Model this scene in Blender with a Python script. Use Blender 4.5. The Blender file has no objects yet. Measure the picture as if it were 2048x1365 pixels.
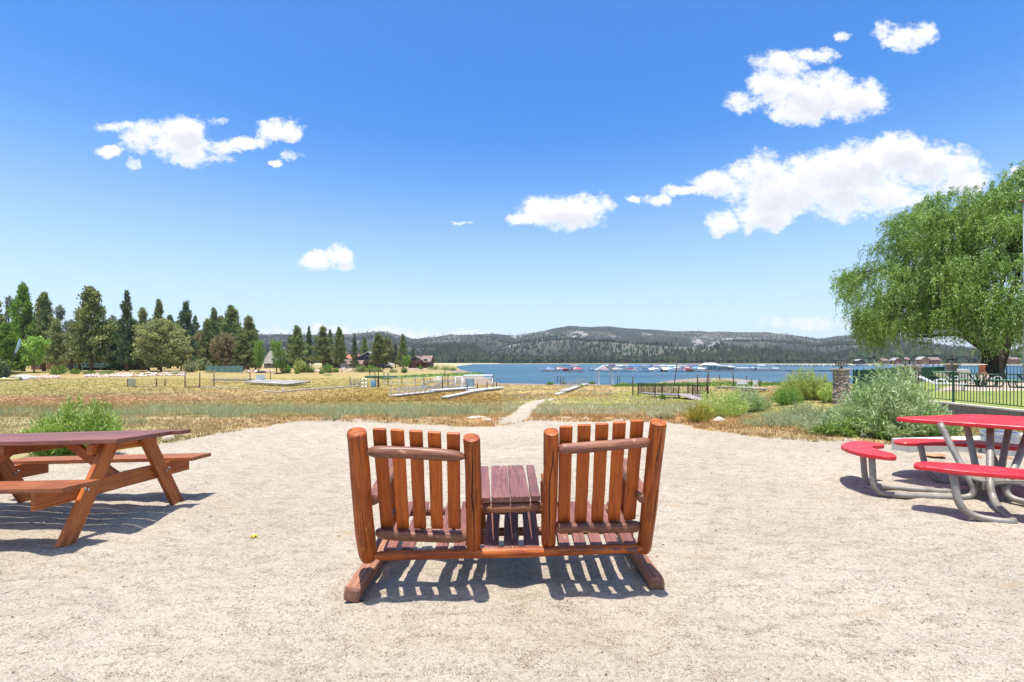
import bpy, math, random
import numpy as np
from mathutils import Vector, Matrix

R = math.radians
F, H, HZ, CX = 960.0, 1.45, 724.0, 1024.0      # lens in photo pixels, eye height, horizon row, centre column
sc = bpy.context.scene
COL = sc.collection

# ------------------------------------------------------------------ camera
cd = bpy.data.cameras.new('camera'); cam = bpy.data.objects.new('camera', cd); COL.objects.link(cam)
cd.sensor_width = 36.0; cd.lens = F / 2048 * 36; cd.shift_y = 41.5 / 2048
cd.clip_start = 0.1; cd.clip_end = 20000
cam.location = (0, 0, H); cam.rotation_euler = (R(90), 0, 0)
sc.camera = cam

# ------------------------------------------------------------------ light, exposure
SUN_TO = Vector((-0.05, -0.12, 1.0)).normalized()
sl = bpy.data.lights.new('sun', 'SUN'); so = bpy.data.objects.new('sun', sl); COL.objects.link(so)
sl.energy = 4.6; sl.angle = R(0.53); sl.color = (1.0, 0.955, 0.89)
so.rotation_euler = (-SUN_TO).to_track_quat('-Z', 'Y').to_euler()
sc.view_settings.view_transform = 'Standard'; sc.view_settings.look = 'None'
sc.view_settings.exposure = 0.62; sc.view_settings.gamma = 1.0
sc.view_settings.use_curve_mapping = False

# ------------------------------------------------------------------ node helpers
class NT:
    def __init__(s, tree): s.t = tree; s.n = tree.nodes; s.l = tree.links
    def new(s, typ, ins=None, **kw):
        n = s.n.new(typ)
        for k, v in kw.items(): setattr(n, k, v)
        if ins:
            for k, v in ins.items(): s.put(n.inputs[k], v)
        return n
    def put(s, sock, v):
        if hasattr(v, 'is_output') or isinstance(v, bpy.types.NodeSocket): s.l.new(v, sock)
        else: sock.default_value = v
    def math(s, op, a, b=0.0, c=0.0, clamp=False):
        n = s.n.new('ShaderNodeMath'); n.operation = op; n.use_clamp = clamp
        s.put(n.inputs[0], a); s.put(n.inputs[1], b); s.put(n.inputs[2], c); return n.outputs[0]
    def vm(s, op, a, b=(0, 0, 0)):
        n = s.n.new('ShaderNodeVectorMath'); n.operation = op
        s.put(n.inputs[0], a); s.put(n.inputs[1], b); return n
    def mix(s, fac, a, b, mode='MIX'):
        n = s.n.new('ShaderNodeMix'); n.data_type = 'RGBA'; n.blend_type = mode
        s.put(n.inputs[0], fac); s.put(n.inputs[6], a); s.put(n.inputs[7], b); return n.outputs[2]
    def ramp(s, fac, stops, interp='LINEAR'):
        n = s.n.new('ShaderNodeValToRGB'); n.color_ramp.interpolation = interp
        e = n.color_ramp.elements
        while len(e) > 1: e.remove(e[-1])
        e[0].position = stops[0][0]; e[0].color = c4(stops[0][1])
        for p, c in stops[1:]:
            x = e.new(p); x.color = c4(c)
        s.put(n.inputs[0], fac); return n.outputs[0]
    def mapr(s, v, a, b, c=0.0, d=1.0, t='SMOOTHSTEP'):
        n = s.n.new('ShaderNodeMapRange'); n.interpolation_type = t
        for i, x in enumerate((v, a, b, c, d)): s.put(n.inputs[i], x)
        return n.outputs[0]
    def noise(s, vec, scale, detail=4, rough=0.55, dist=0.0):
        n = s.new('ShaderNodeTexNoise', {'Scale': scale, 'Detail': detail, 'Roughness': rough, 'Distortion': dist})
        if vec is not None: s.l.new(vec, n.inputs['Vector'])
        return n.outputs['Fac']
    def vor(s, vec, scale, feat='F1', out='Distance'):
        n = s.new('ShaderNodeTexVoronoi', {'Scale': scale}, feature=feat)
        s.l.new(vec, n.inputs['Vector']); return n.outputs[out]
    def bump(s, h, strength, dist, normal=None):
        n = s.new('ShaderNodeBump', {'Strength': strength, 'Distance': dist, 'Height': h})
        if normal is not None: s.l.new(normal, n.inputs['Normal'])
        return n.outputs[0]
    def coord(s, what='Object', scale=None):
        o = s.new('ShaderNodeTexCoord').outputs[what]
        if scale is None: return o
        m = s.new('ShaderNodeMapping', {'Scale': scale}); s.l.new(o, m.inputs['Vector']); return m.outputs[0]

def c4(c):
    if isinstance(c, (int, float)): return (c, c, c, 1)
    return tuple(c) + ((1,) if len(c) == 3 else ())

def mat(name):
    m = bpy.data.materials.new(name); m.use_nodes = True
    nt = NT(m.node_tree); b = nt.n['Principled BSDF']
    return m, nt, b

# ------------------------------------------------------------------ world: sky + clouds
w = bpy.data.worlds.new('World'); sc.world = w; w.use_nodes = True
wn = NT(w.node_tree); bg = wn.n['Background']
sky = wn.new('ShaderNodeTexSky', sky_type='NISHITA', sun_disc=False)
sky.sun_elevation = R(82.6); sky.sun_rotation = math.atan2(-0.05, -0.12)
sky.altitude = 400; sky.air_density = 1.0; sky.dust_density = 2.2; sky.ozone_density = 4.0
SKY_STRENGTH = 0.15
CLOUDS = [  # column, row, half width, half height, weight: directions of the puffs as seen from the beach
 (235,253,44,9,.75),(290,266,50,22,.9),(372,266,44,30,1.15),(340,288,85,24,1),(385,312,70,18,.75),(430,296,60,14,.85),
 (492,288,48,11,.85),(222,303,28,10,1),(268,328,13,9,.6),(438,246,18,7,.5),
 (540,262,27,21,1.15),(578,262,27,22,1.15),(582,311,20,10,.7),(550,323,11,8,.9),
 (626,521,36,15,1),(682,511,28,17,1.1),(688,530,24,13,1),
 (1062,437,48,14,1.05),(1122,426,82,30,1.15),(1172,417,46,25,1.1),(1204,413,22,17,1),
 (1264,395,12,8,1),(1315,398,25,11,.7),(922,446,24,4,.6),
 (1372,380,44,11,1),(1430,368,44,24,1.05),(1512,346,48,38,1.1),(1560,382,100,40,1.15),(1530,430,55,36,1.1),
 (1645,343,76,38,1.1),(1722,330,95,44,1.15),(1802,308,60,42,1.15),(1862,338,95,46,1.15),(1700,388,140,48,1.1),
 (1905,362,62,34,1),(1443,447,30,25,1.1),
 (1560,132,56,26,.95),(1622,112,50,14,.85),(1532,166,34,28,1),(1612,190,95,44,1.15),(1702,200,68,38,1.15),
 (1602,226,55,24,1.05),(1482,206,28,20,.75),
 (1812,77,48,24,1.1),(1850,70,26,20,1.05),(1767,62,20,20,.7),(1780,84,20,13,.9),(1685,77,16,9,.7),
 (2046,346,26,13,.9),(700,668,170,14,.55),(905,672,110,12,.5),(1640,648,90,10,.45)]
grp = bpy.data.node_groups.new('cloud_field', 'ShaderNodeTree')
grp.interface.new_socket('P', in_out='INPUT', socket_type='NodeSocketVector')
grp.interface.new_socket('Field', in_out='OUTPUT', socket_type='NodeSocketFloat')
g = NT(grp); gi = g.n.new('NodeGroupInput'); go = g.n.new('NodeGroupOutput')
acc = None
for (cx, cy, rx, ry, wt) in CLOUDS:
    u, v = (cx - CX) / F, (HZ - cy) / F
    k = 1.25
    sx, sy = F / (rx * k), F / (ry * k)
    ma = g.n.new('ShaderNodeVectorMath'); ma.operation = 'MULTIPLY_ADD'
    g.l.new(gi.outputs[0], ma.inputs[0]); ma.inputs[1].default_value = (sx, sy, 0); ma.inputs[2].default_value = (-u * sx, -v * sy, 0)
    dt = g.vm('DOT_PRODUCT', ma.outputs[0], ma.outputs[0]).outputs['Value']
    f = g.math('MULTIPLY_ADD', dt, -wt, wt)
    acc = f if acc is None else g.math('MAXIMUM', acc, f)
g.l.new(acc, go.inputs[0])
dirv = wn.coord('Generated')
sep = wn.new('ShaderNodeSeparateXYZ'); wn.l.new(dirv, sep.inputs[0])
yy = wn.math('MAXIMUM', sep.outputs[1], 0.05)
U = wn.math('DIVIDE', sep.outputs[0], yy); V = wn.math('DIVIDE', sep.outputs[2], yy)
cmb = wn.new('ShaderNodeCombineXYZ', {0: U, 1: V, 2: 0.0}).outputs[0]
warp = wn.new('ShaderNodeTexNoise', {'Scale': 26.0, 'Detail': 3.0, 'Roughness': 0.6}); wn.l.new(cmb, warp.inputs['Vector'])
wv = wn.vm('SUBTRACT', warp.outputs['Color'], (0.5, 0.5, 0.5)).outputs[0]
wsc = wn.vm('MULTIPLY', wv, (0.045, 0.030, 0)).outputs[0]
Pw = wn.vm('ADD', cmb, wsc).outputs[0]
def cfield(vec, ncoord, det=8, amp=2.9):
    gn = wn.n.new('ShaderNodeGroup'); gn.node_tree = grp; wn.l.new(vec, gn.inputs[0])
    n1 = wn.noise(ncoord, 17, det, 0.66)
    return wn.math('ADD', gn.outputs[0], wn.math('MULTIPLY_ADD', n1, amp, -.56 * amp))
f0 = cfield(Pw, cmb)
up = wn.vm('ADD', Pw, (-0.004, 0.022, 0)).outputs[0]; upn = wn.vm('ADD', cmb, (-0.004, 0.022, 0)).outputs[0]
f1 = cfield(up, upn, 3, 1.3)
er = wn.noise(wn.vm('MULTIPLY', cmb, (1.0, 1.7, 1)).outputs[0], 62, 5, .7)
fe = wn.math('ADD', f0, wn.math('MULTIPLY', wn.math('MULTIPLY_ADD', er, 1.3, -.62), wn.mapr(f0, 0.1, 0.9, 1.0, 0.0)))
alpha = wn.mapr(fe, -0.22, 0.78)
dens = wn.mapr(f0, 0.0, 1.3, 0.0, 1.0, 'LINEAR')
shade = wn.mapr(f1, 0.30, 1.25)
shade = wn.math('MULTIPLY', shade, wn.mapr(f0, 0.1, 0.8))
ccol = wn.mix(shade, (0.86, 0.86, 0.87, 1), (0.63, 0.63, 0.70, 1))
front = wn.math('GREATER_THAN', sep.outputs[1], 0.06)
alpha = wn.math('MULTIPLY', alpha, front)
hs = wn.new('ShaderNodeHueSaturation', {'Hue': 0.503, 'Saturation': 1.40, 'Value': 1.04, 'Color': sky.outputs[0]})
pale = wn.mapr(sep.outputs[2], -0.02, 0.50, 0.52, 0.0, 'SMOOTHERSTEP')
hz_ = wn.mix(pale, hs.outputs[0], (4.1, 4.75, 5.35, 1))
skyc = wn.vm('SCALE', hz_); skyc.inputs['Scale'].default_value = SKY_STRENGTH
cl = wn.vm('SCALE', ccol); cl.inputs['Scale'].default_value = 0.86
fin = wn.mix(alpha, skyc.outputs[0], cl.outputs[0])
wn.l.new(fin, bg.inputs['Color']); bg.inputs['Strength'].default_value = 1.0

# ------------------------------------------------------------------ noise and terrain
def _h(ix, iy, s):
    a = np.sin(ix * 127.1 + iy * 311.7 + s * 74.7) * 43758.5453
    return a - np.floor(a)
def vnoise(x, y, s=0):
    ix, iy = np.floor(x), np.floor(y); fx, fy = x - ix, y - iy
    fx = fx * fx * (3 - 2 * fx); fy = fy * fy * (3 - 2 * fy)
    a = _h(ix, iy, s); b = _h(ix + 1, iy, s); c = _h(ix, iy + 1, s); d = _h(ix + 1, iy + 1, s)
    return (a * (1 - fx) + b * fx) * (1 - fy) + (c * (1 - fx) + d * fx) * fy
def fbm(x, y, octv=4, s=0, gain=0.5):
    r = 0; a = 1; t = 0
    for i in range(octv):
        r = r + a * vnoise(x * 2 ** i + i * 17.3, y * 2 ** i - i * 9.1, s + i); t += a; a *= gain
    return r / t
def inpoly(x, y, poly):
    c = np.zeros(np.shape(x), bool); n = len(poly)
    for i in range(n):
        x1, y1 = poly[i]; x2, y2 = poly[i - 1]
        if y1 == y2: continue
        c ^= ((y1 > y) != (y2 > y)) & (x < (x2 - x1) * (y - y1) / (y2 - y1) + x1)
    return c
def dist_poly(x, y, poly):
    d = np.full(np.shape(x), 1e9); n = len(poly)
    for i in range(n):
        x1, y1 = poly[i]; x2, y2 = poly[i - 1]; dx, dy = x2 - x1, y2 - y1
        t = np.clip(((x - x1) * dx + (y - y1) * dy) / (dx * dx + dy * dy + 1e-9), 0, 1)
        d = np.minimum(d, np.hypot(x - x1 - t * dx, y - y1 - t * dy))
    return d
LAKE = -2.75
def at(px, py, z):                     # the world point of a measured photo point whose height is known
    Y = (H - z) * F / (py - HZ); return ((px - CX) * Y / F, Y)
def PY(px, py, Y): return Vector(((px - CX) * Y / F, Y, H - (py - HZ) * Y / F))
lake_near = [at(p, q, LAKE) for p, q in [(985,764),(1000,767.3),(1080,768.6),(1150,769),(1250,768.3),(1310,766.5),(1345,761),(1400,756.5),(1465,757.5),(1520,763),(1570,767),(1700,768),(1900,767)]]
LAKEP = [(-62, 760), (-60, 640), (-54, 470), (-40, 350), (-27, 250), (-15.5, 190), (-9.2, 160), (-8.2, 135), (-5.5, 115)] + lake_near + [(130, 95), (900, 60), (1400, 300), (1400, 640), (430, 600), (400, 620), (440, 760), (420, 860), (250, 915), (60, 905), (-60, 880), (-90, 800)]
RIDGE = [(-900,690),(-300,665),(0,668),(200,664),(385,658),(430,664),(520,669),(560,669),(620,670),(700,671),(740,666),(765,663),(790,670),(830,679),(900,672),(940,670),(985,668),(1030,672),(1080,663),(1110,657),(1140,652),(1180,655),(1215,653),(1250,656),(1310,660),(1370,665),(1420,666),(1500,666),(1530,665),(1580,669),(1620,676),(1640,679),(1680,672),(1740,670.5),(1800,678),(1870,688),(1950,697),(2048,703),(2400,700),(3000,690)]
def zt(x, y):
    x = np.asarray(x, float); y = np.asarray(y, float)
    z0 = np.interp(y, [-60, 0, 12, 18, 30, 50, 75, 92, 130, 2000], [0, 0, 0, -.25, -.77, -1.57, -2.28, -2.45, -2.35, -2.2])
    z1 = np.interp(y, [-60, 0, 12.5, 20, 30, 40, 48, 60, 75, 92, 130, 2000], [0, 0, 0, -.62, -1.50, -2.1, -2.36, -2.48, -2.52, -2.52, -2.35, -2.2])
    k_ = np.clip((x / np.maximum(y, 1) - .42) / .20, 0, 1); k_ = k_ * k_ * (3 - 2 * k_)
    z = z1 * (1 - k_) + z0 * k_
    z = z + 0.12 * (fbm(x * .05, y * .05, 3, 5) - .5) * np.clip((np.hypot(x, y) - 14) / 20, 0, 1)
    # bank under the houses on the left shore
    bank = np.clip((y - 118 - 0.26 * np.clip(x + 130, 0, 200) * 1.25) / 10, 0, 1) * np.clip((-x - 22) / 10, 0, 1)
    z = z + bank * bank * (3 - 2 * bank) * 1.0
    # planting bed in front of the terrace wall
    z = z - 0.30 * np.clip((x - 6.5) / 2.5, 0, 1) * np.clip((y - 8.4) / 2.0, 0, 1) * np.clip((24 - y) / 6, 0, 1)
    ins = inpoly(x, y, LAKEP); d = dist_poly(x, y, LAKEP)
    t = np.clip(d / 16, 0, 1); t = t * t * (3 - 2 * t)
    far = y > 500
    zo = LAKE + 0.03 + (z - LAKE - 0.03) * np.where(far, np.clip(d / 6, 0, 1), t)
    zi = LAKE - 0.1 - np.clip(d * 0.03, 0, 3)
    return np.where(ins, np.where(d < 1.0, LAKE + 0.03 - 0.13 * d, zi), zo)
def sand_bumps(x, y):
    r = np.hypot(x, y)
    k = np.clip((16 - r) / 6, 0, 1)
    a = 0.055 * (fbm(x * 1.6 + y * .5, y * 2.2, 3, 11) - .5) + 0.034 * (fbm(x * 5 + 2 * y, y * 7, 3, 21) - .5)
    foot = vnoise(x * 3.1, y * 2.3, 40); a = a - 0.034 * np.clip((foot - .60) / .25, 0, 1) + 0.010 * (fbm(x * 14, y * 19, 2, 25) - .5)
    return a * k
def GZ(x, y): return float(zt(np.array([x]), np.array([y]))[0])
_ys = np.exp(np.linspace(math.log(4), math.log(880), 900))
def GB(px, py):                        # where the sight line of a base point meets the ground
    u = (px - CX) / F; z = zt(u * _ys, _ys); q = HZ + F * (H - z) / _ys
    i = np.argmax(q <= py)
    if i == 0: i = len(_ys) - 1 if q[0] > py else 1
    t = (q[i - 1] - py) / max(q[i - 1] - q[i], 1e-6)
    Y = _ys[i - 1] + min(max(t, 0), 1) * (_ys[i] - _ys[i - 1]); X = u * Y
    return Vector((X, Y, GZ(X, Y)))

# ------------------------------------------------------------------ object helpers
def tag(o, label=None, cat=None, group=None, kind=None):
    if label: o['label'] = label
    if cat: o['category'] = cat
    if group: o['group'] = group
    if kind: o['kind'] = kind
    return o
def empty(name, loc, rz=0.0):
    o = bpy.data.objects.new(name, None); COL.objects.link(o)
    o.location = loc; o.rotation_euler = (0, 0, rz); o.empty_display_size = .2; return o
def thing(name, label, cat, loc, rz=0.0, group=None): return tag(empty(name, loc, rz), label, cat, group)
def link(name, me, m, parent=None, loc=None):
    o = bpy.data.objects.new(name, me); COL.objects.link(o)
    if m is not None and len(me.materials) == 0: me.materials.append(m)
    if parent is not None: o.parent = parent
    if loc is not None: o.location = loc
    return o
def npmesh(name, V, Fc, smooth=False, cols=None):
    """V (n,3); Fc (m,3) or (m,4) array"""
    V = np.asarray(V, np.float32); Fc = np.asarray(Fc, np.int32); k = Fc.shape[1]
    me = bpy.data.meshes.new(name)
    me.vertices.add(len(V)); me.vertices.foreach_set('co', V.ravel())
    me.loops.add(Fc.size); me.loops.foreach_set('vertex_index', Fc.ravel())
    me.polygons.add(len(Fc)); me.polygons.foreach_set('loop_start', np.arange(0, Fc.size, k, dtype=np.int32))
    try: me.polygons.foreach_set('loop_total', np.full(len(Fc), k, np.int32))
    except Exception: pass
    me.polygons.foreach_set('use_smooth', np.full(len(Fc), smooth, bool))
    if cols is not None:
        a = me.color_attributes.new('Col', 'FLOAT_COLOR', 'POINT')
        c = np.ones((len(V), 4), np.float32); c[:, :3] = cols; a.data.foreach_set('color', c.ravel())
    me.update(calc_edges=True); me.validate(); return me
class MB:
    def __init__(s): s.v = []; s.f = []
    def add(s, vs, fs):
        n = len(s.v); s.v += [tuple(p) for p in vs]; s.f += [tuple(i + n for i in f) for f in fs]; return s
    def box(s, x0, x1, y0, y1, z0, z1, M=None):
        vs = [Vector((x, y, z)) for z in (z0, z1) for x, y in ((x0, y0), (x1, y0), (x1, y1), (x0, y1))]
        if M is not None: vs = [M @ p for p in vs]
        return s.add(vs, [(3, 2, 1, 0), (4, 5, 6, 7), (0, 1, 5, 4), (1, 2, 6, 5), (2, 3, 7, 6), (3, 0, 4, 7)])
    def bar(s, p0, p1, w, h, up=(0, 0, 1)):
        p0, p1 = Vector(p0), Vector(p1); M = frame(p0, p1, up); L = (p1 - p0).length
        return s.box(0, L, -w / 2, w / 2, -h / 2, h / 2, M)
    def prism(s, pts, z0, z1):
        n = len(pts); vs = [(x, y, z0) for x, y in pts] + [(x, y, z1) for x, y in pts]
        return s.add(vs, [tuple(range(n))[::-1], tuple(range(n, 2 * n))] + [(i, (i + 1) % n, n + (i + 1) % n, n + i) for i in range(n)])
    def loft(s, rings, cap=True):
        n = len(rings[0]); vs = [p for r in rings for p in r]; fs = []
        for k in range(len(rings) - 1):
            for i in range(n):
                j = (i + 1) % n; fs.append((k * n + i, k * n + j, (k + 1) * n + j, (k + 1) * n + i))
        if cap: fs.append(tuple(range(n))[::-1]); fs.append(tuple((len(rings) - 1) * n + i for i in range(n)))
        return s.add(vs, fs)
    def tube(s, pts, r, n=8, cap=True):
        pts = [Vector(p) for p in pts]; rr = r if isinstance(r, (list, tuple)) else [r] * len(pts)
        rings = []; prev = None
        for i, p in enumerate(pts):
            d = (pts[min(i + 1, len(pts) - 1)] - pts[max(i - 1, 0)]).normalized()
            if prev is None:
                a = Vector((0, 0, 1)) if abs(d.z) < .9 else Vector((1, 0, 0)); x = d.cross(a).normalized()
            else: x = (prev - d * prev.dot(d)).normalized()
            prev = x; y = d.cross(x)
            rings.append([p + (x * math.cos(2 * math.pi * k / n) + y * math.sin(2 * math.pi * k / n)) * rr[i] for k in range(n)])
        return s.loft(rings, cap)
    def lathe(s, prof, c=(0, 0, 0), n=16):
        rings = [[(c[0] + r * math.cos(2 * math.pi * k / n), c[1] + r * math.sin(2 * math.pi * k / n), c[2] + z) for k in range(n)] for r, z in prof]
        return s.loft(rings)
    def mesh(s, name, smooth=False, bevel=0.0):
        me = bpy.data.meshes.new(name); me.from_pydata(s.v, [], s.f)
        if smooth: me.polygons.foreach_set('use_smooth', [True] * len(me.polygons))
        me.update(); return me
    def obj(s, name, m, parent=None, smooth=False, bevel=0.0, angle=None, loc=None):
        o = link(name, s.mesh(name, smooth), m, parent, loc)
        if bevel:
            b = o.modifiers.new('bevel', 'BEVEL'); b.width = bevel; b.segments = 2; b.limit_method = 'ANGLE'; b.angle_limit = R(40)
        if smooth and angle:
            o.data.set_sharp_from_angle(angle=R(angle))
        return o
def frame(p0, p1, up=(0, 0, 1)):
    x = (Vector(p1) - Vector(p0)).normalized(); u = Vector(up)
    y = u.cross(x)
    if y.length < 1e-4: y = Vector((0, 1, 0)).cross(x)
    y.normalize(); z = x.cross(y)
    M = Matrix((x, y, z)).transposed().to_4x4(); M.translation = Vector(p0); return M
def place(o, Mw, root):
    o.matrix_local = Matrix.Translation(-Vector(root.location)) @ Mw if root is not None else Mw
def subdiv_path(pts, n=5):
    """Catmull-Rom through the points"""
    P = [Vector(p) for p in pts]; P = [P[0] * 2 - P[1]] + P + [P[-1] * 2 - P[-2]]; out = []
    for i in range(1, len(P) - 2):
        for k in range(n):
            t = k / n; a, b, c, d = P[i - 1], P[i], P[i + 1], P[i + 2]
            out.append(.5 * ((2 * b) + (c - a) * t + (2 * a - 5 * b + 4 * c - d) * t * t + (3 * b - a - 3 * c + d) * t ** 3))
    out.append(P[-2]); return out
_rng = random.Random(7)
def board(name, p0, p1, w, h, m, root, up=(0, 0, 1), bevel=.006, ends=0.0, rng=_rng):
    """a sawn board, grain along its own X"""
    p0, p1 = Vector(p0), Vector(p1); L = (p1 - p0).length; n = 6; rings = []
    for i in range(n + 1):
        t = i / n; a = rng.uniform(-1, 1) * .0015
        rings.append([(t * L, -w / 2 + a, -h / 2), (t * L, w / 2 + a, -h / 2), (t * L, w / 2 + a, h / 2), (t * L, -w / 2 + a, h / 2)])
    b = MB().loft(rings); b.f = [tuple(reversed(f)) for f in b.f]
    o = b.obj(name, m, root, bevel=bevel); place(o, frame(p0, p1, up), root); return o
def log(name, p0, p1, r0, r1, m, root, taper0=.0, taper1=.0, seed=0, rough=1.0, flat=0.0, n=20, round_ends=.35, re1=None):
    p0, p1 = Vector(p0), Vector(p1); L = (p1 - p0).length; rg = random.Random(seed); rings = []
    ph = [rg.uniform(0, 6.28) for _ in range(6)]
    ts = [0, .006, .02, .05, .09, .14] + [.14 + .72 * k / 12 for k in range(1, 12)] + [.86, .91, .95, .98, .994, 1]
    for t in ts:
        r = r0 + (r1 - r0) * t
        e0 = min(1, (t * L) / (r * round_ends + taper0 + 1e-4)); e1 = min(1, ((1 - t) * L) / (r * (round_ends if re1 is None else re1) + taper1 + 1e-4))
        def ez(e, tp): return (math.sqrt(max(0, 1 - (1 - e) ** 2)) * .3 + .7) if tp == 0 else (.42 + .58 * math.sin(e * math.pi / 2))
        k = ez(e0, taper0) * ez(e1, taper1); ring = []
        for i in range(n):
            a = 2 * math.pi * i / n
            q = r * k * (1 + rough * (.035 * math.sin(a * 2 + ph[0] + t * 3) + .025 * math.sin(a * 3 + ph[1] - t * 5) + .02 * math.sin(t * 14 + ph[2]) + .012 * math.sin(a * 5 + t * 9 + ph[3])))
            yy_, zz_ = q * math.cos(a), q * math.sin(a)
            if flat: zz_ = min(zz_, r * (1 - flat))
            ring.append((t * L, yy_ + .004 * rough * math.sin(t * 5 + ph[4]), zz_ + .004 * rough * math.sin(t * 4 + ph[5])))
        rings.append(ring)
    b = MB().loft(rings); b.f = [tuple(reversed(f)) for f in b.f]
    o = b.obj(name, m, root, smooth=True, angle=50); place(o, frame(p0, p1), root); return o

# ------------------------------------------------------------------ materials
def simple(name, col, rough=.6, metal=0.0, var=.12, scale=3.0, bump=0.0, col2=None, spec=.5, coord='Object'):
    m, nt, b = mat(name); co = nt.coord(coord)
    n = nt.noise(co, scale, 5, .6)
    c2 = col2 or tuple(max(0, c * (1 - 2.2 * var)) for c in col)
    nt.put(b.inputs['Base Color'], nt.mix(nt.mapr(n, .35, .65), c4(col), c4(c2)))
    b.inputs['Roughness'].default_value = rough; b.inputs['Metallic'].default_value = metal
    b.inputs['Specular IOR Level'].default_value = spec
    if bump: nt.put(b.inputs['Normal'], nt.bump(nt.noise(co, scale * 6, 5), .5, bump))
    return m
def wood(name, base, dark, light, rough=.35, wear=.25, crack=.3, grain=1.0, coat=0.0):
    m, nt, b = mat(name); b.inputs['Specular IOR Level'].default_value = .35; co = nt.coord('Object')
    info = nt.new('ShaderNodeObjectInfo')
    off = nt.vm('ADD', co, nt.new('ShaderNodeCombineXYZ', {0: nt.math('MULTIPLY', info.outputs['Random'], 37.0), 1: 0.0, 2: nt.math('MULTIPLY', info.outputs['Random'], 11.0)}).outputs[0]).outputs[0]
    mp = nt.new('ShaderNodeMapping', {'Scale': (1.3, 26 * grain, 26 * grain)}); nt.l.new(off, mp.inputs[0])
    g1 = nt.noise(mp.outputs[0], 1.6, 6, .6, 1.2)
    mp2 = nt.new('ShaderNodeMapping', {'Scale': (7, 22, 22)}); nt.l.new(off, mp2.inputs[0])
    g2 = nt.noise(mp2.outputs[0], 1.0, 6, .7, .6)
    g3 = nt.noise(off, 5, 3, .5)
    c = nt.mix(nt.mapr(g1, .38, .64), c4(base), c4(dark))
    c = nt.mix(nt.math('MULTIPLY', nt.mapr(g3, .48, .72), .55), c, c4(dark))
    c = nt.mix(nt.math('MULTIPLY', nt.mapr(g2, .66 - wear * .22, .72), min(1, .35 + wear)), c, c4(light))
    mp3 = nt.new('ShaderNodeMapping', {'Scale': (.8, 14, 14)}); nt.l.new(off, mp3.inputs[0])
    g4 = nt.noise(mp3.outputs[0], 1.0, 2, .5, 2.0)
    ck = nt.mapr(nt.math('ABSOLUTE', nt.math('SUBTRACT', g4, .5)), .0, .010, 1, 0)
    ck = nt.math('MULTIPLY', ck, nt.mapr(nt.noise(off, 2.2, 2), .55 - .1 * crack, .62))
    c = nt.mix(nt.math('MULTIPLY', ck, .85), c, (.02, .01, .006, 1))
    kv = nt.vm('MULTIPLY', off, (5.5, 9, 9)).outputs[0]
    kn = nt.mapr(nt.vor(kv, 1.0), .05, .13, 1, 0)
    c = nt.mix(nt.math('MULTIPLY', kn, .5), c, (dark[0] * .4, dark[1] * .4, dark[2] * .4, 1))
    vv = nt.math('MULTIPLY_ADD', info.outputs['Random'], .30, .92)
    hs = nt.new('ShaderNodeHueSaturation', {'Hue': .5, 'Saturation': 1.0, 'Value': vv, 'Color': c})
    nt.put(b.inputs['Base Color'], hs.outputs[0])
    nt.put(b.inputs['Roughness'], nt.mapr(g2, .3, .8, rough, min(1, rough + .3), 'LINEAR'))
    b.inputs['Coat Weight'].default_value = coat; b.inputs['Coat Roughness'].default_value = .25
    hgt = nt.math('SUBTRACT', nt.math('MULTIPLY_ADD', g2, .6, nt.math('MULTIPLY', g1, .6)), nt.math('MULTIPLY', ck, 1.2))
    nt.put(b.inputs['Normal'], nt.bump(hgt, .7, .0035))
    return m
def foliage(name, c1, c2, c3=None, trans=.3, rough=.5, scale=.6, rnd=.25, hshift=.02):
    m, nt, b = mat(name); co = nt.coord('Object')
    info = nt.new('ShaderNodeObjectInfo'); geo = nt.new('ShaderNodeNewGeometry')
    n = nt.noise(co, scale, 4, .6)
    c = nt.mix(nt.mapr(n, .38, .62), c4(c1), c4(c2))
    if c3: c = nt.mix(nt.mapr(geo.outputs['Random Per Island'], .6, 1.0, 0, .9), c, c4(c3))
    v = nt.math('MULTIPLY_ADD', geo.outputs['Random Per Island'], rnd * 2, 1 - rnd)
    v = nt.math('MULTIPLY', v, nt.math('MULTIPLY_ADD', info.outputs['Random'], .3, .85))
    hs = nt.new('ShaderNodeHueSaturation', {'Hue': nt.math('MULTIPLY_ADD', info.outputs['Random'], hshift, .5 - hshift / 2), 'Saturation': 1.0, 'Value': v, 'Color': c})
    nt.put(b.inputs['Base Color'], hs.outputs[0]); b.inputs['Roughness'].default_value = rough
    b.inputs['Specular IOR Level'].default_value = .35
    tr = nt.new('ShaderNodeBsdfTranslucent', {'Color': hs.outputs[0]})
    mx = nt.new('ShaderNodeMixShader', {0: trans, 1: b.outputs[0], 2: tr.outputs[0]})
    nt.l.new(mx.outputs[0], nt.n['Material Output'].inputs['Surface'])
    return m
def vcol(name, rough=.8, trans=.25, mul=1.0):
    m, nt, b = mat(name); a = nt.new('ShaderNodeVertexColor', layer_name='Col')
    geo = nt.new('ShaderNodeNewGeometry')
    hs = nt.new('ShaderNodeHueSaturation', {'Value': nt.math('MULTIPLY_ADD', geo.outputs['Random Per Island'], .5, .75 * mul), 'Color': a.outputs[0]})
    nt.put(b.inputs['Base Color'], hs.outputs[0]); b.inputs['Roughness'].default_value = rough
    b.inputs['Specular IOR Level'].default_value = .2
    if trans:
        tr = nt.new('ShaderNodeBsdfTranslucent', {'Color': hs.outputs[0]})
        mx = nt.new('ShaderNodeMixShader', {0: trans, 1: b.outputs[0], 2: tr.outputs[0]})
        nt.l.new(mx.outputs[0], nt.n['Material Output'].inputs['Surface'])
    return m

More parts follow.
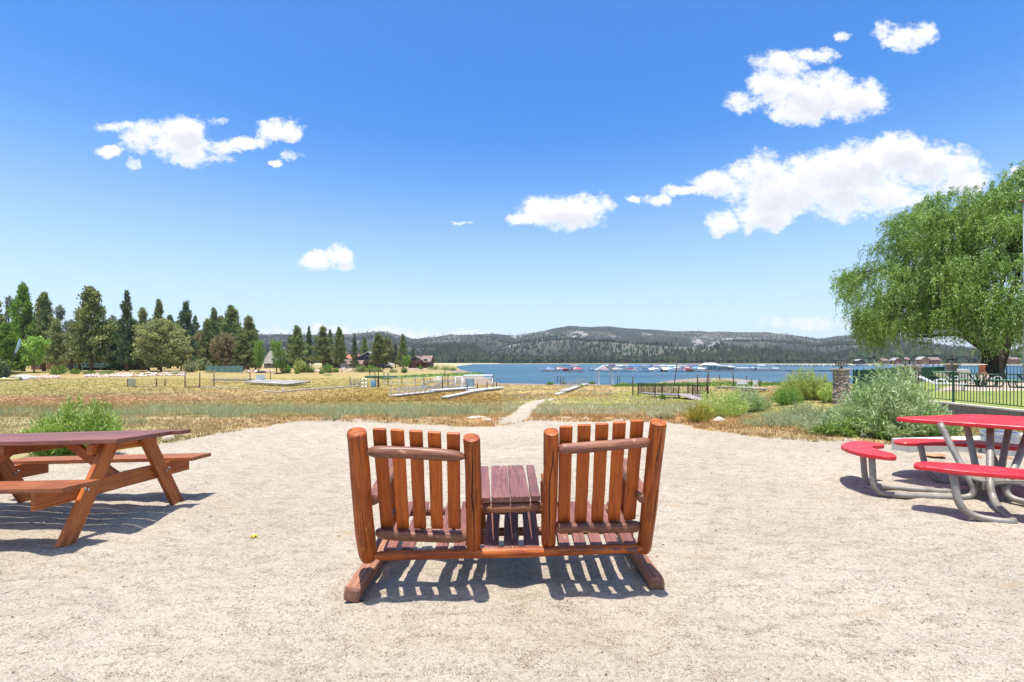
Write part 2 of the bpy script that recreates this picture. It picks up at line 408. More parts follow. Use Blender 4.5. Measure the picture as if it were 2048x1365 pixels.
def sand_material():
    m, nt, b = mat('coarse_sand'); co = nt.coord('Object')
    st = nt.new('ShaderNodeMapping', {'Rotation': (0, 0, .35), 'Scale': (1, 2.6, 1)}); nt.l.new(co, st.inputs[0]); sv = st.outputs[0]
    big = nt.noise(co, .55, 5, .6); mid = nt.noise(sv, 4.2, 6, .65); fine = nt.noise(co, 34, 5, .8); gr = nt.noise(co, 110, 3, .75)
    c = nt.mix(nt.mapr(big, .35, .65), (.500, .430, .328, 1), (.430, .365, .272, 1))
    c = nt.mix(nt.math('MULTIPLY', nt.mapr(mid, .50, .68), .6), c, (.35, .275, .195, 1))
    c = nt.mix(nt.math('MULTIPLY', nt.mapr(fine, .50, .62), .60), c, (.22, .175, .125, 1))  # stronger grain contrast in the colour, where bump shading stays weak
    c = nt.mix(nt.math('MULTIPLY', nt.mapr(fine, .45, .3), .45), c, (.60, .54, .45, 1))
    c = nt.mix(nt.math('MULTIPLY', nt.math('MULTIPLY', nt.mapr(gr, .52, .60), nt.mapr(mid, .40, .62, .35, 1.0)), .95), c, (.12, .095, .065, 1))  # dark speckle: shadows of grains painted in among darker grains
    c = nt.mix(nt.math('MULTIPLY', nt.mapr(gr, .42, .3), .5), c, (.70, .64, .55, 1))
    stain = nt.mapr(nt.noise(sv, .9, 4, .6, .4), .62, .72)
    c = nt.mix(nt.math('MULTIPLY', stain, .55), c, (.40, .29, .17, 1))
    nt.put(b.inputs['Base Color'], c); b.inputs['Roughness'].default_value = .9; b.inputs['Specular IOR Level'].default_value = .15
    h = nt.math('MULTIPLY_ADD', mid, 1.6, nt.math('MULTIPLY_ADD', fine, .55, nt.math('MULTIPLY', gr, .22)))
    nt.put(b.inputs['Normal'], nt.bump(h, .9, .026))
    return m
def meadow_material():
    m, nt, b = mat('meadow_soil'); a = nt.new('ShaderNodeVertexColor', layer_name='Col'); co = nt.coord('Object')
    n1 = nt.noise(co, 1.3, 6, .7); n2 = nt.noise(co, 9, 4, .7)
    c = nt.mix(nt.math('MULTIPLY', nt.mapr(n1, .42, .66), .45), a.outputs[0], (.30, .19, .085, 1))
    c = nt.mix(nt.math('MULTIPLY', nt.mapr(n2, .55, .7), .5), c, (.10, .085, .04, 1))
    c = nt.mix(nt.math('MULTIPLY', nt.mapr(n2, .45, .3), .35), c, (.50, .40, .20, 1))
    nt.put(b.inputs['Base Color'], c); b.inputs['Roughness'].default_value = .95; b.inputs['Specular IOR Level'].default_value = .1
    nt.put(b.inputs['Normal'], nt.bump(nt.math('MULTIPLY_ADD', n1, 1.0, n2), .9, .08))
    return m
M_SAND = sand_material(); M_MEADOW = meadow_material()
M_MUD = simple('damp_shore_mud', (.30, .205, .135), .8, var=.15, scale=.35, col2=(.21, .15, .105))
M_GREENSH = simple('wet_green_shore', (.13, .21, .03), .85, scale=.5, col2=(.19, .27, .04), bump=.05)
M_BENCH = wood('varnished_log', (.44, .105, .013), (.21, .045, .010), (.66, .27, .06), .46, .30, .8, coat=.08)
M_SLAT = wood('varnished_slat', (.47, .110, .012), (.33, .070, .010), (.56, .17, .03), .46, .08, .1, coat=.06)
M_WEATH = wood('weathered_sky_tint_board', (.24, .095, .065), (.14, .055, .042), (.46, .28, .20), .42, .28, .4, coat=.2)  # weathered brown, with the plum tint of reflected sky kept in the colour
M_RAIL = wood('weathered_rail', (.27, .105, .05), (.14, .055, .035), (.62, .34, .17), .45, .45, .7, coat=.15)
M_SKID = wood('rough_skid', (.36, .17, .095), (.20, .095, .06), (.60, .34, .19), .7, .3, .8)
M_PIC = wood('stained_pine', (.50, .150, .030), (.31, .080, .020), (.66, .27, .06), .5, .16, .3, coat=.08)
M_PICTOP = wood('stained_pine_top', (.24, .085, .055), (.15, .055, .04), (.38, .18, .12), .42, .2, .3, coat=.2)
M_PICSEAT = wood('stained_pine_seat', (.36, .115, .035), (.22, .065, .025), (.52, .22, .08), .45, .2, .3, coat=.1)  # stained pine turned browner: sky sheen on the seats put into the colour
M_BOLT = simple('zinc_bolt', (.45, .45, .44), .4, .9)
def red_material(name='sun_faded_red', c1=(.72, .022, .032), c2=(.60, .015, .022), fade=(.70, .13, .14)):
    m, nt, b = mat(name); co = nt.coord('Object')
    n = nt.noise(nt.coord('Object', (2, 7, 5)), 1.6, 6, .65); n2 = nt.noise(co, 40, 3)
    geo = nt.new('ShaderNodeNewGeometry'); sp = nt.new('ShaderNodeSeparateXYZ'); nt.l.new(geo.outputs['Normal'], sp.inputs[0])
    c = nt.mix(nt.mapr(n, .35, .65), c4(c1), c4(c2))
    c = nt.mix(nt.math('MULTIPLY', nt.mapr(n, .52, .70), .6), c, c4(fade))
    c = nt.mix(nt.math('MULTIPLY', nt.mapr(n2, .62, .7), .25), c, (.3, .1, .1, 1))
    nt.put(b.inputs['Base Color'], c); nt.put(b.inputs['Roughness'], nt.mapr(n, .35, .65, .32, .5))
    nt.put(b.inputs['Normal'], nt.bump(n2, .25, .002)); return m
M_RED = red_material()
M_PIPE = simple('galvanised_tube', (.30, .28, .235), .55, .25, var=.16, scale=9, col2=(.21, .19, .155))
M_GALV = simple('galvanised_sheet', (.52, .56, .60), .35, .7, var=.1, scale=7)
M_CONC = simple('pale_concrete', (.58, .54, .45), .85, scale=2.2, var=.08, bump=.004)
M_CREAM = simple('cream_plastic', (.72, .66, .50), .5)
M_STONE = None
def stone_material():
    m, nt, b = mat('stacked_fieldstone'); co = nt.coord('Object', (3.2, 3.2, 6.5))
    v = nt.new('ShaderNodeTexVoronoi', {'Scale': 1.0}, feature='F1'); nt.l.new(co, v.inputs['Vector'])
    e = nt.vor(co, 1.0, 'DISTANCE_TO_EDGE')
    hsv = nt.ramp(nt.new('ShaderNodeSeparateColor', {0: v.outputs['Color']}).outputs[0], [(0, (.44, .33, .24)), (.4, (.56, .47, .37)), (.7, (.38, .31, .25)), (1, (.60, .42, .29))])
    c = nt.mix(nt.mapr(e, .02, .09), (.13, .11, .09, 1), hsv)
    nt.put(b.inputs['Base Color'], c); b.inputs['Roughness'].default_value = .9
    nt.put(b.inputs['Normal'], nt.bump(nt.math('ADD', nt.mapr(e, 0, .16), nt.noise(co, 5, 4)), .9, .06)); return m
M_STONE = stone_material()
def block_material():
    m, nt, b = mat('concrete_block_wall'); co = nt.coord('Object')
    br = nt.new('ShaderNodeTexBrick', {'Color1': (.23, .20, .165, 1), 'Color2': (.19, .165, .14, 1), 'Mortar': (.09, .08, .07, 1), 'Scale': 1.0, 'Mortar Size': .012, 'Brick Width': .45, 'Row Height': .2})
    sw = nt.new('ShaderNodeSeparateXYZ'); nt.l.new(co, sw.inputs[0])
    nt.put(br.inputs['Vector'], nt.new('ShaderNodeCombineXYZ', {0: sw.outputs[1], 1: sw.outputs[2], 2: 0.0}).outputs[0])
    n = nt.noise(co, 5, 5)
    nt.put(b.inputs['Base Color'], nt.mix(nt.mapr(n, .4, .7, 0, .5), br.outputs[0], (.13, .11, .09, 1))); b.inputs['Roughness'].default_value = .9
    return m
M_BLOCK = block_material()
M_GREENMET = simple('dark_green_metal', (.012, .085, .045), .45, .0, var=.2, scale=4)
M_BLACKMET = simple('dark_rail_metal', (.035, .035, .035), .5, .2)
M_POST = simple('rusty_dark_post', (.045, .035, .03), .8, .2, col2=(.09, .045, .03), scale=5)
M_LAWN = simple('mown_lawn', (.16, .22, .035), .9, scale=1.6, col2=(.27, .27, .05), bump=.03)
M_PATIO = simple('tan_paving', (.50, .38, .28), .85, scale=1.4, var=.08)
M_WHITE = simple('white_resin', (.80, .80, .80), .4, var=.03)
M_TERRA = simple('terracotta_clay', (.55, .17, .06), .7, scale=5, var=.15)
M_GTABLE = simple('pale_green_coating', (.22, .42, .22), .5, var=.08)
M_GRAVELROCK = None
M_PALEWOOD = simple('sun_bleached_deck', (.56, .52, .45), .85, scale=1.5, var=.12, col2=(.40, .36, .30))
M_WHITEMET = simple('white_painted_metal', (.74, .74, .72), .45, var=.08)
M_ALU = simple('dull_aluminium', (.50, .52, .53), .42, .6)
M_GREYWOOD = simple('grey_dock_plank', (.34, .30, .27), .85, scale=2, var=.15)
M_LAMPGLASS = simple('frosted_lamp_glass', (.50, .50, .44), .3, var=.05)
M_BARK = simple('reddish_bark', (.21, .105, .06), .95, scale=1.4, col2=(.10, .055, .035), bump=.06)
M_WBARK = simple('dark_furrowed_bark', (.085, .06, .042), .95, scale=2.5, col2=(.045, .032, .025), bump=.1)
M_PINE = foliage('pine_needles', (.27, .31, .10), (.16, .21, .07), (.38, .41, .14), .32, .6, 4.0)
M_FIR = foliage('dark_fir_needles', (.14, .21, .085), (.09, .15, .062), (.22, .30, .11), .3, .6, 4.0)
M_BRIGHT = foliage('bright_cedar_sprays', (.21, .37, .045), (.13, .26, .035), (.31, .46, .06), .4, .6, 4.0)
M_OLIVE = foliage('olive_juniper_sprays', (.34, .35, .125), (.23, .25, .09), (.46, .46, .19), .32, .6, 4.0)
M_BROWNN = foliage('browning_pine_needles', (.36, .29, .14), (.25, .22, .10), (.47, .38, .19), .3, .6, 4.0)
M_GREYN = foliage('grey_green_needles', (.25, .28, .18), (.18, .21, .13), (.34, .37, .25), .28, .6, 4.0)
M_WILLOW = foliage('willow_leaves', (.27, .44, .05), (.17, .32, .036), (.52, .64, .28), .30, .38, .35, .28, .0)
M_SHRUBG = foliage('grey_green_willow_leaves', (.40, .50, .21), (.28, .42, .12), (.66, .74, .44), .38, .45, 1.6, .28)
M_SHRUBY = foliage('yellow_green_leaves', (.48, .56, .13), (.36, .47, .10), (.68, .70, .28), .38, .5, 1.6, .28)
M_SHRUBB = foliage('fresh_green_leaves', (.32, .50, .06), (.22, .40, .05), (.66, .74, .30), .40, .45, 1.6, .28)
M_SAGE = foliage('sage_leaves', (.38, .42, .21), (.29, .35, .16), (.52, .54, .30), .3, .6, 1.6, .25)
M_BUSHG = foliage('lush_bush_leaves', (.22, .36, .055), (.14, .26, .045), (.36, .46, .10), .35, .5, 1.0, .3)
M_STEM = simple('shrub_stem', (.17, .12, .07), .9)
M_GRASS = vcol('grass_blades', .75, .3)
M_ROCKV = vcol('pale_rocks', .9, 0)

# ------------------------------------------------------------------ ground sheet
random.seed(3); rs = np.random.RandomState(5)
beach_px = [(-900,1010),(-500,985),(-100,940),(50,922),(150,915),(240,900),(300,889),(330,884),(420,869),(480,862),(560,846),(600,841),(660,839),(720,842),(800,844),(880,848),(950,852),(985,851),(1020,846),(1058,839),(1120,840),(1200,842),(1300,842),(1350,845),(1380,852),(1440,862),(1500,869),(1550,875),(1600,879),(1650,877),(1700,880),(1760,884),(1820,884),(1900,884),(2100,888),(2500,900),(3200,930)]
BEACH = [at(p, q, 0) for p, q in beach_px]
BEACH = [(-60, -60), (-60, BEACH[0][1])] + BEACH + [(60, BEACH[-1][1]), (60, -60)]
path_px = [(980,852),(1003,845),(1022,829),(1036,815),(1052,806),(1076,800.5),(1100,798),(1118,796.5),(1122,797.5),(1106,800.5),(1090,804),(1078,811),(1068,822),(1060,836),(1058,840),(1020,848)]
PATH = [tuple(GB(p, q)[:2]) for p, q in path_px]
GREEN1 = [tuple(GB(p, q)[:2]) for p, q in [(760,755),(830,751),(900,748),(968,745.5),(974,748.5),(960,750.5),(900,753),(820,756.5),(760,760)]]
GREEN2 = [tuple(GB(p, q)[:2]) for p, q in [(1225,771),(1330,768),(1400,766.5),(1500,766),(1570,768),(1700,769),(1700,771.5),(1550,772),(1440,773.5),(1330,774),(1225,774)]]

# grass colours by place: (column, row, half width in columns, half height in rows, colour)
ZONES = [
 (90,850,260,22,(.36,.32,.155)),(450,822,230,15,(.36,.32,.155)),(620,826,70,12,(.36,.32,.155)),(780,820,190,13,(.36,.32,.155)),(900,826,90,10,(.36,.32,.155)),
 (150,800,250,9,(.38,.22,.11)),(300,790,90,5,(.24,.19,.09)),(120,772,300,9,(.34,.31,.10)),(330,770,220,7,(.34,.25,.09)),
 (520,785,160,8,(.42,.30,.13)),(500,757,220,7,(.33,.28,.09)),(620,770,160,8,(.34,.29,.09)),(840,795,240,9,(.26,.165,.035)),(1060,790,130,7,(.30,.175,.045)),
 (720,782,130,6,(.32,.23,.06)),(1100,778,150,7,(.46,.34,.14)),(1290,815,170,14,(.30,.32,.085)),(1200,806,120,7,(.50,.44,.17)),(1130,795,60,5,(.42,.32,.1)),
 (1380,795,120,9,(.32,.35,.08)),(1450,778,140,5,(.48,.36,.20)),(1300,832,260,8,(.44,.27,.12)),(1600,842,90,16,(.32,.30,.18)),(1620,868,80,10,(.36,.27,.14)),
 (700,838,420,7,(.42,.23,.12)),(400,860,130,12,(.43,.30,.14)),(1160,816,60,7,(.46,.42,.18)),(600,835,200,5,(.36,.28,.10)),(940,838,80,8,(.46,.28,.10)),
]
ZW = []
for px, py, hw, hh, c in ZONES:
    a = GB(px, py); n_ = GB(px, py + hh); f_ = GB(px, max(py - hh, 745))
    ZW.append((a.x, a.y, hw * a.y / F, max((f_.y - n_.y) / 2, .8), c))
def zone_colour(x, y):
    base = np.array([.34, .265, .115]); n = fbm(x * .35, y * .35, 4, 51); n2 = fbm(x * .08, y * .06, 3, 77)
    col = np.ones(x.shape + (3,)) * base; wsum = np.ones(x.shape) * .25; col *= .25
    xn = x + (fbm(x * .2, y * .2, 3, 31) - .5) * .25 * np.abs(y) * .6; yn = y + (fbm(x * .22 + 9, y * .15, 3, 32) - .5) * .22 * np.abs(y)
    for cx, cy, rx, ry, c in ZW:
        d = ((xn - cx) / rx) ** 2 + ((yn - cy) / ry) ** 2
        wgt = np.exp(-d * 1.6) * 2.2
        col += wgt[..., None] * np.array(c); wsum += wgt
    col /= wsum[..., None]
    far = np.clip((y - 95) / 40, 0, 1)[..., None]
    col = col * (1 - .6 * far) + .6 * far * np.where((n2 > .5)[..., None], np.array([.29, .27, .10]), np.array([.34, .25, .115]))
    col *= (0.8 + .45 * n)[..., None]
    return col

def build_ground():
    az = np.concatenate([np.arange(-180, -56, 4.0), np.arange(-56, 56.01, .2), np.arange(60, 180.1, 4.0)])
    az[0] = -180; az[-1] = 180
    ra = np.concatenate([[.25, .6], np.exp(np.linspace(math.log(.9), math.log(16), 330)), np.exp(np.linspace(math.log(16.15), math.log(1100), 330))[0:], [1600, 2500, 4500, 9000]])
    A, Q = np.meshgrid(np.radians(az), ra); X = Q * np.sin(A); Y = Q * np.cos(A)
    Z = zt(X, Y)
    Z = Z + sand_bumps(X, Y) * np.clip((Q - 1) / 1, 0, 1)
    Z = Z + .05 * (fbm(X * 1.2, Y * 1.2, 3, 66) - .5) * ((Q > 14) & (Q < 100) & (Z > LAKE + .5))
    V = np.stack([X, Y, Z], -1).reshape(-1, 3); nr, na = X.shape
    i = np.arange(nr - 1)[:, None] * na + np.arange(na - 1)[None, :]
    Fq = np.stack([i, i + 1, i + 1 + na, i + na], -1)
    Xc = (X[:-1, :-1] + X[1:, 1:]) / 2; Yc = (Y[:-1, :-1] + Y[1:, 1:]) / 2
    jx = Xc + (fbm(Xc * 1.4, Yc * 1.4, 4, 8) - .5) * .9; jy = Yc + (fbm(Xc * 1.4 + 50, Yc * 1.4, 4, 9) - .5) * .9
    s_ = np.clip(Yc / 40, .5, 3)
    sand = inpoly(jx, jy, BEACH)
    path = inpoly(Xc + (jx - Xc) * .8, Yc + (jy - Yc) * 1.5, PATH) & ~sand
    dl = dist_poly(Xc, Yc, LAKEP)
    mud = ((dl < 5.5 + 6 * fbm(Xc * .1, Yc * .1, 2, 3)) & (Yc < 240)) | inpoly(Xc, Yc, LAKEP)
    gr = inpoly(Xc, Yc, GREEN1) | inpoly(Xc, Yc, GREEN2)
    cls = np.zeros(Xc.shape, int); cls[mud] = 3; cls[gr] = 4; cls[path] = 2; cls[sand] = 1
    cls[(Yc > 480)] = 5
    col = zone_colour(X.ravel(), Y.ravel())
    out = {}
    for k, (nm, mt) in {0: ('meadow', M_MEADOW), 1: ('beach', M_SAND), 2: ('path', M_SAND), 3: ('shore_mud', M_MUD), 4: ('green_shore', M_GREENSH), 5: ('far_shore', simple('far_shore_soil', (.46, .38, .24), .9, scale=.02, col2=(.34, .36, .16)))}.items():
        f = Fq[cls == k].reshape(-1, 4)
        if len(f) == 0: continue
        u, inv = np.unique(f, return_inverse=True)
        me = npmesh(nm, V[u], inv.reshape(-1, 4)[:, ::-1], True, col[u])
        # (2, 1) order above keeps the normals upward
        o = tag(link(nm, me, mt), kind='structure'); out[k] = o
    return out
build_ground()

def water_material():
    m, nt, b = mat('lake_water'); co = nt.coord('Object')
    mp = nt.new('ShaderNodeMapping', {'Rotation': (0, 0, .15), 'Scale': (.35, 1.0, 1)}); nt.l.new(co, mp.inputs[0])
    n1 = nt.noise(mp.outputs[0], .9, 5, .65); n2 = nt.noise(mp.outputs[0], .05, 4, .6)
    c = nt.mix(nt.mapr(n2, .4, .62), (.045, .115, .160, 1), (.028, .080, .118, 1))
    nt.put(b.inputs['Base Color'], c); b.inputs['Roughness'].default_value = .32; b.inputs['IOR'].default_value = 1.33
    b.inputs['Specular IOR Level'].default_value = .30
    nt.put(b.inputs['Normal'], nt.bump(nt.math('ADD', n1, nt.noise(mp.outputs[0], .25, 3)), 1.0, .9)); return m
M_WATER = water_material()
lv = [(x, y) for x, y in [(-95, 60), (1500, 40), (1500, 960), (-95, 960)]]
lk = MB().add([(x, y, LAKE) for x, y in lv], [(0, 1, 2, 3)])
tag(lk.obj('lake', M_WATER), kind='structure')

# ------------------------------------------------------------------ hills and their woods
def hill_z(u, Y):
    px = CX + F * u
    pys = [p for p, q in RIDGE]; rq = [q for p, q in RIDGE]
    Yr = 2700 + 250 * np.sin(u * 5.0)
    rid = (HZ - np.interp(px, pys, rq)) / F * Yr + H + 3
    t = np.clip((Y - 960) / (Yr - 960), 0, 1.6)
    X = u * Y
    s_ = np.where(t < 1, .10 * t + .90 * t ** 1.7, 1 - .8 * (t - 1))
    sp = 1 - np.abs(2 * fbm(X / 420 + .3 * Y / 420, Y / 700, 4, 101) - 1) * 1.9
    z = rid * s_ + (sp - .45) * 150 * np.sin(np.clip(t, 0, 1) * math.pi) ** .8 * np.clip(rid / 150, .3, 1.2)
    z = z + 9 * (fbm(X / 90, Y / 90, 3, 88) - .5) * np.clip(t * 4, 0, 1)
    cap = np.where(t < .97, (Y / Yr) * rid * (.50 + .46 * t), 1e9)
    return LAKE + .4 + np.maximum(np.minimum(z, cap), .0)
uu = np.linspace(-2.2, 2.2, 760); Yh = np.concatenate([np.linspace(925, 1300, 26), np.linspace(1325, 3600, 130)])
UU, YY = np.meshgrid(uu, Yh); ZZ = hill_z(UU, YY); ZZ[0] = LAKE - 1
Vh = np.stack([UU * YY, YY, ZZ], -1).reshape(-1, 3); na = len(uu)
ih = np.arange(len(Yh) - 1)[:, None] * na + np.arange(na - 1)[None, :]
Fh = np.stack([ih, ih + 1, ih + 1 + na, ih + na], -1).reshape(-1, 4)
def hill_material():
    m, nt, b = mat('rocky_hillside'); co = nt.coord('Object')
    n1 = nt.noise(co, .006, 5, .65); n2 = nt.noise(co, .035, 4, .7); n3 = nt.noise(co, .0022, 3, .5)
    c = nt.mix(nt.mapr(n2, .40, .56), (.058, .066, .045, 1), (.13, .125, .095, 1))
    va = nt.new('ShaderNodeVertexColor', layer_name='Col').outputs[0]
    c = nt.mix(nt.mapr(nt.math('ADD', va, nt.math('MULTIPLY_ADD', n2, .3, -.15)), .30, .75), (.030, .040, .026, 1), c)  # gully shading and darker growth mixed into the hill colour
    rk = nt.math('MULTIPLY', nt.mapr(nt.math('ADD', n1, nt.math('MULTIPLY', n3, .5)), .79, .95), nt.mapr(n2, .46, .56))
    c = nt.mix(rk, c, (.36, .33, .29, 1))
    nt.put(b.inputs['Base Color'], c); b.inputs['Roughness'].default_value = .95; b.inputs['Specular IOR Level'].default_value = .1
    return m
_X = UU * YY; _sp = 1 - np.abs(2 * fbm(_X / 420 + .3 * YY / 420, YY / 700, 4, 101) - 1) * 1.9
_f = fbm(_X / 160, YY / 220, 4, 141)
_v = np.clip(.25 + .9 * (_sp - .1) * _f, .12, 1)  # pale spurs, dark gullies: relief shading painted as vertex tone
tag(link('hills', npmesh('hills', Vh, Fh, True, (_v[..., None] * np.ones(3)).reshape(-1, 3)), hill_material()), kind='structure')

def far_trees(n, seed, urange, Yrange, hmin, hmax, zf, dens=None):
    r = np.random.RandomState(seed)
    u = r.uniform(*urange, n); Y = Yrange[0] + (Yrange[1] - Yrange[0]) * r.uniform(0, 1, n)
    if dens is not None:
        k = r.uniform(0, 1, n) < dens(u, Y); u, Y = u[k], Y[k]
    n = len(u); z = zf(u, Y); X = u * Y; hh = r.uniform(hmin, hmax, n); wd = hh * r.uniform(.17, .30, n)
    ks = 5; V = []; Fc = []
    ang = r.uniform(0, 6.28, n)
    prof = [(.10, 1.0), (.55, .62), (.50, .85), (1.0, .04)]
    rings = []
    for t, q in prof:
        for k in range(ks):
            a = ang + 2 * math.pi * k / ks + t
            j = r.uniform(.7, 1.2, n)
            rings.append(np.stack([X + np.cos(a) * wd * q * j, Y + np.sin(a) * wd * q * j, z + hh * (t + r.uniform(-.05, .05, n))], -1))
    V = np.stack(rings, 1).reshape(-1, 3)
    f = []
    for lo, hi in ((0, 1), (2, 3)):
        for k in range(ks):
            f.append([lo * ks + k, lo * ks + (k + 1) % ks, hi * ks + (k + 1) % ks, hi * ks + k])
    f = np.array(f); Fc = (np.arange(n)[:, None, None] * (4 * ks) + f[None]).reshape(-1, 4)
    base = np.array([.052, .070, .034]) * r.uniform(.55, 1.5, (n, 1)) + r.uniform(-.006, .012, (n, 3))
    return V, Fc, np.repeat(base, 4 * ks, 0)
def dens_h(u, Y):
    t = (Y - 930) / 1770
    nz = fbm(u * Y / 170, Y / 170, 3, 61)
    return np.clip(1.25 - 1.35 * t + (nz - .5) * 1.5, .10, 1)
Va, Fa, Ca = far_trees(80000, 1, (-1.35, 1.45), (945, 2750), 6, 12, hill_z, dens_h)
Vb, Fb, Cb = far_trees(12000, 2, (-1.35, 1.45), (935, 1080), 10, 18, hill_z)
Vw = np.concatenate([Va, Vb]); Fw = np.concatenate([Fa, Fb + len(Va)]); Cw = np.concatenate([Ca, Cb])
tag(link('hill_forest', npmesh('hill_forest', Vw, Fw, False, Cw), vcol('distant_conifers', .95, 0, .9)), 'conifer forest covering the hills across the lake', 'forest', kind='stuff')
# woods of the right far shore, nearer than the hills
def flatz(u, Y): return np.full(np.shape(u), LAKE + .5)
Vc, Fc_, Cc = far_trees(1500, 4, (.70, 1.7), (665, 900), 14, 27, flatz, lambda u, Y: np.where(u < .76, .5, 1))
tag(link('shore_forest', npmesh('shore_forest', Vc, Fc_, False, Cc * 1.15), vcol('shore_conifers', .95, 0)), 'conifer wood on the far right shore behind the cabins', 'forest', kind='stuff')

# ================================================================== rocking log bench (foreground, middle)
BR = Vector((-.03, 3.3, 0))
bench = thing('rocking_bench', 'double log bench of two slatted chairs joined by a small table, middle of the sand', 'bench', BR)
def bl(nm, a, b, r0, r1, m, **k): return log(nm, a, b, r0, r1, m, bench, **k)
bl('back_post', PY(737.7,1119,3.12), PY(711.3,862.5,2.76), .057, .058, M_BENCH, seed=1, round_ends=1.1, re1=.30)
bl('back_post', PY(948,1099,3.14), PY(943.7,874.5,2.80), .046, .048, M_BENCH, seed=2, round_ends=1.2, re1=.22)
bl('back_post', PY(1098,1092,3.17), PY(1102,861.5,2.84), .046, .047, M_BENCH, seed=3, round_ends=1.2, re1=.22)
bl('back_post', PY(1286.6,1103,3.19), PY(1317.6,843,2.86), .046, .050, M_BENCH, seed=4, round_ends=1.0, re1=.25)
bl('top_rail', PY(733,903,2.80), PY(930,913,2.83), .036, .034, M_RAIL, seed=5, taper0=.06, taper1=.06)
bl('top_rail', PY(1117,898,2.86), PY(1300,885.5,2.89), .033, .031, M_RAIL, seed=6, taper0=.02, taper1=.02)
bl('bottom_rail', PY(752,1066,3.05), PY(938,1073,3.08), .042, .042, M_RAIL, seed=7, taper0=.03, taper1=.05, flat=.35)
bl('bottom_rail', PY(1110,1056,3.10), PY(1280,1050,3.13), .044, .040, M_RAIL, seed=8, taper0=.02, taper1=.02, flat=.35)
bl('rear_beam', PY(748,1112,3.08), PY(1285,1097,3.14), .031, .030, M_BENCH, seed=9, taper0=.05, taper1=.05)
for i, (xt, yt, xb, yb) in enumerate([(758.3,857.5,774,1055),(794.5,859.5,806,1056),(832,861.5,840,1056),(868.7,864,874.5,1056),(906.3,866,909,1056)]):
    board('back_slat', PY(xb, yb, 3.085 + .005 * i), PY(xt, yt, 2.81 + .006 * i), .078, .024, M_SLAT, bench, up=(0, -1, .3))
for i, (xt, yt, xb, yb) in enumerate([(1132,852.5,1127.6,1046),(1169,849.5,1160.9,1045),(1204,847.5,1194.3,1043),(1239,844.5,1227.3,1041),(1274.8,841,1258.6,1038)]):
    board('back_slat', PY(xb, yb, 3.135 + .005 * i), PY(xt, yt, 2.87 + .006 * i), .078, .024, M_SLAT, bench, up=(0, -1, .3))
def seat_z(Y): return .247 + .205 * (Y - 3.12)
def sx(px): return (px - CX) * 3.14 / F
for a, b in [(748,757),(769.8,793.7),(803.6,829),(872,896.7),(907.5,931.4),(1116,1140),(1149,1173.7),(1182,1206),(1215,1239),(1248,1272.6)]:
    x = sx((a + b) / 2); wd = (b - a) * 3.14 / F
    board('seat_slat', (x, 3.10, seat_z(3.10) - .012), (x, 3.72, seat_z(3.72) - .012), wd, .026, M_WEATH, bench)
for a, b in [(967.7,997),(1007,1037.7),(1047.7,1078.5)]:
    x = sx((a + b) / 2); wd = (b - a) * 3.14 / F
    board('shelf_slat', (x, 3.105, seat_z(3.10) - .012), (x, 3.72, seat_z(3.72) - .012), wd, .026, M_WEATH, bench)
bl('front_beam', (-.86, 3.66, .31), (.87, 3.70, .315), .034, .034, M_RAIL, seed=10, taper0=.05, taper1=.05)
bl('front_beam', (-.88, 3.52, .20), (.87, 3.55, .205), .03, .03, M_RAIL, seed=11, taper0=.05, taper1=.05)
bl('front_post', (-.915, 3.68, .05), (-.90, 3.62, .60), .045, .042, M_BENCH, seed=12)
bl('front_post', (.885, 3.70, .05), (.87, 3.66, .60), .045, .042, M_BENCH, seed=13)
bl('front_post', (-.24, 3.70, .05), (-.24, 3.66, .53), .040, .040, M_BENCH, seed=14)
bl('front_post', (.265, 3.72, .05), (.26, 3.68, .54), .040, .040, M_BENCH, seed=15)
bl('armrest', (-.868, 2.98, .60), (-.925, 3.80, .655), .046, .052, M_RAIL, seed=16, flat=.45)
bl('armrest', (.826, 3.02, .605), (.875, 3.80, .655), .046, .052, M_RAIL, seed=17, flat=.45)
bl('armrest', (-.262, 2.99, .55), (-.25, 3.74, .565), .032, .034, M_BENCH, seed=18, flat=.4)
bl('armrest', (.262, 3.01, .55), (.26, 3.74, .565), .032, .034, M_BENCH, seed=19, flat=.4)
bl('table_apron', PY(962,1015,3.13), PY(1086,1013,3.15), .034, .034, M_RAIL, seed=20, taper0=.04, taper1=.04)
nx = [963, 982.3, 1021.5, 1061.5, 1081.5]; fx = [957, 982.8, 1014.6, 1047, 1075.5]
for i in range(4):
    a = PY((nx[i] + nx[i + 1]) / 2 - .5, 996 - 1.3 * i, 3.10); b = PY((fx[i] + fx[i + 1]) / 2 - .5, 932.5 - i * .8, 3.84)
    wdt = (nx[i + 1] - nx[i]) * 3.10 / F - .004
    tb = board('tabletop_board', a + Vector((0, 0, -.018)), b + Vector((0, 0, -.018)), wdt, .038, M_WEATH, bench, bevel=.005)
board('skid', (-.972, 2.90, .040), (-.955, 4.02, .075), .104, .098, M_SKID, bench, up=(.18, 0, 1), bevel=.022)
board('skid', (.925, 3.03, .040), (.885, 4.05, .075), .098, .100, M_SKID, bench, up=(-.25, 0, 1), bevel=.030)

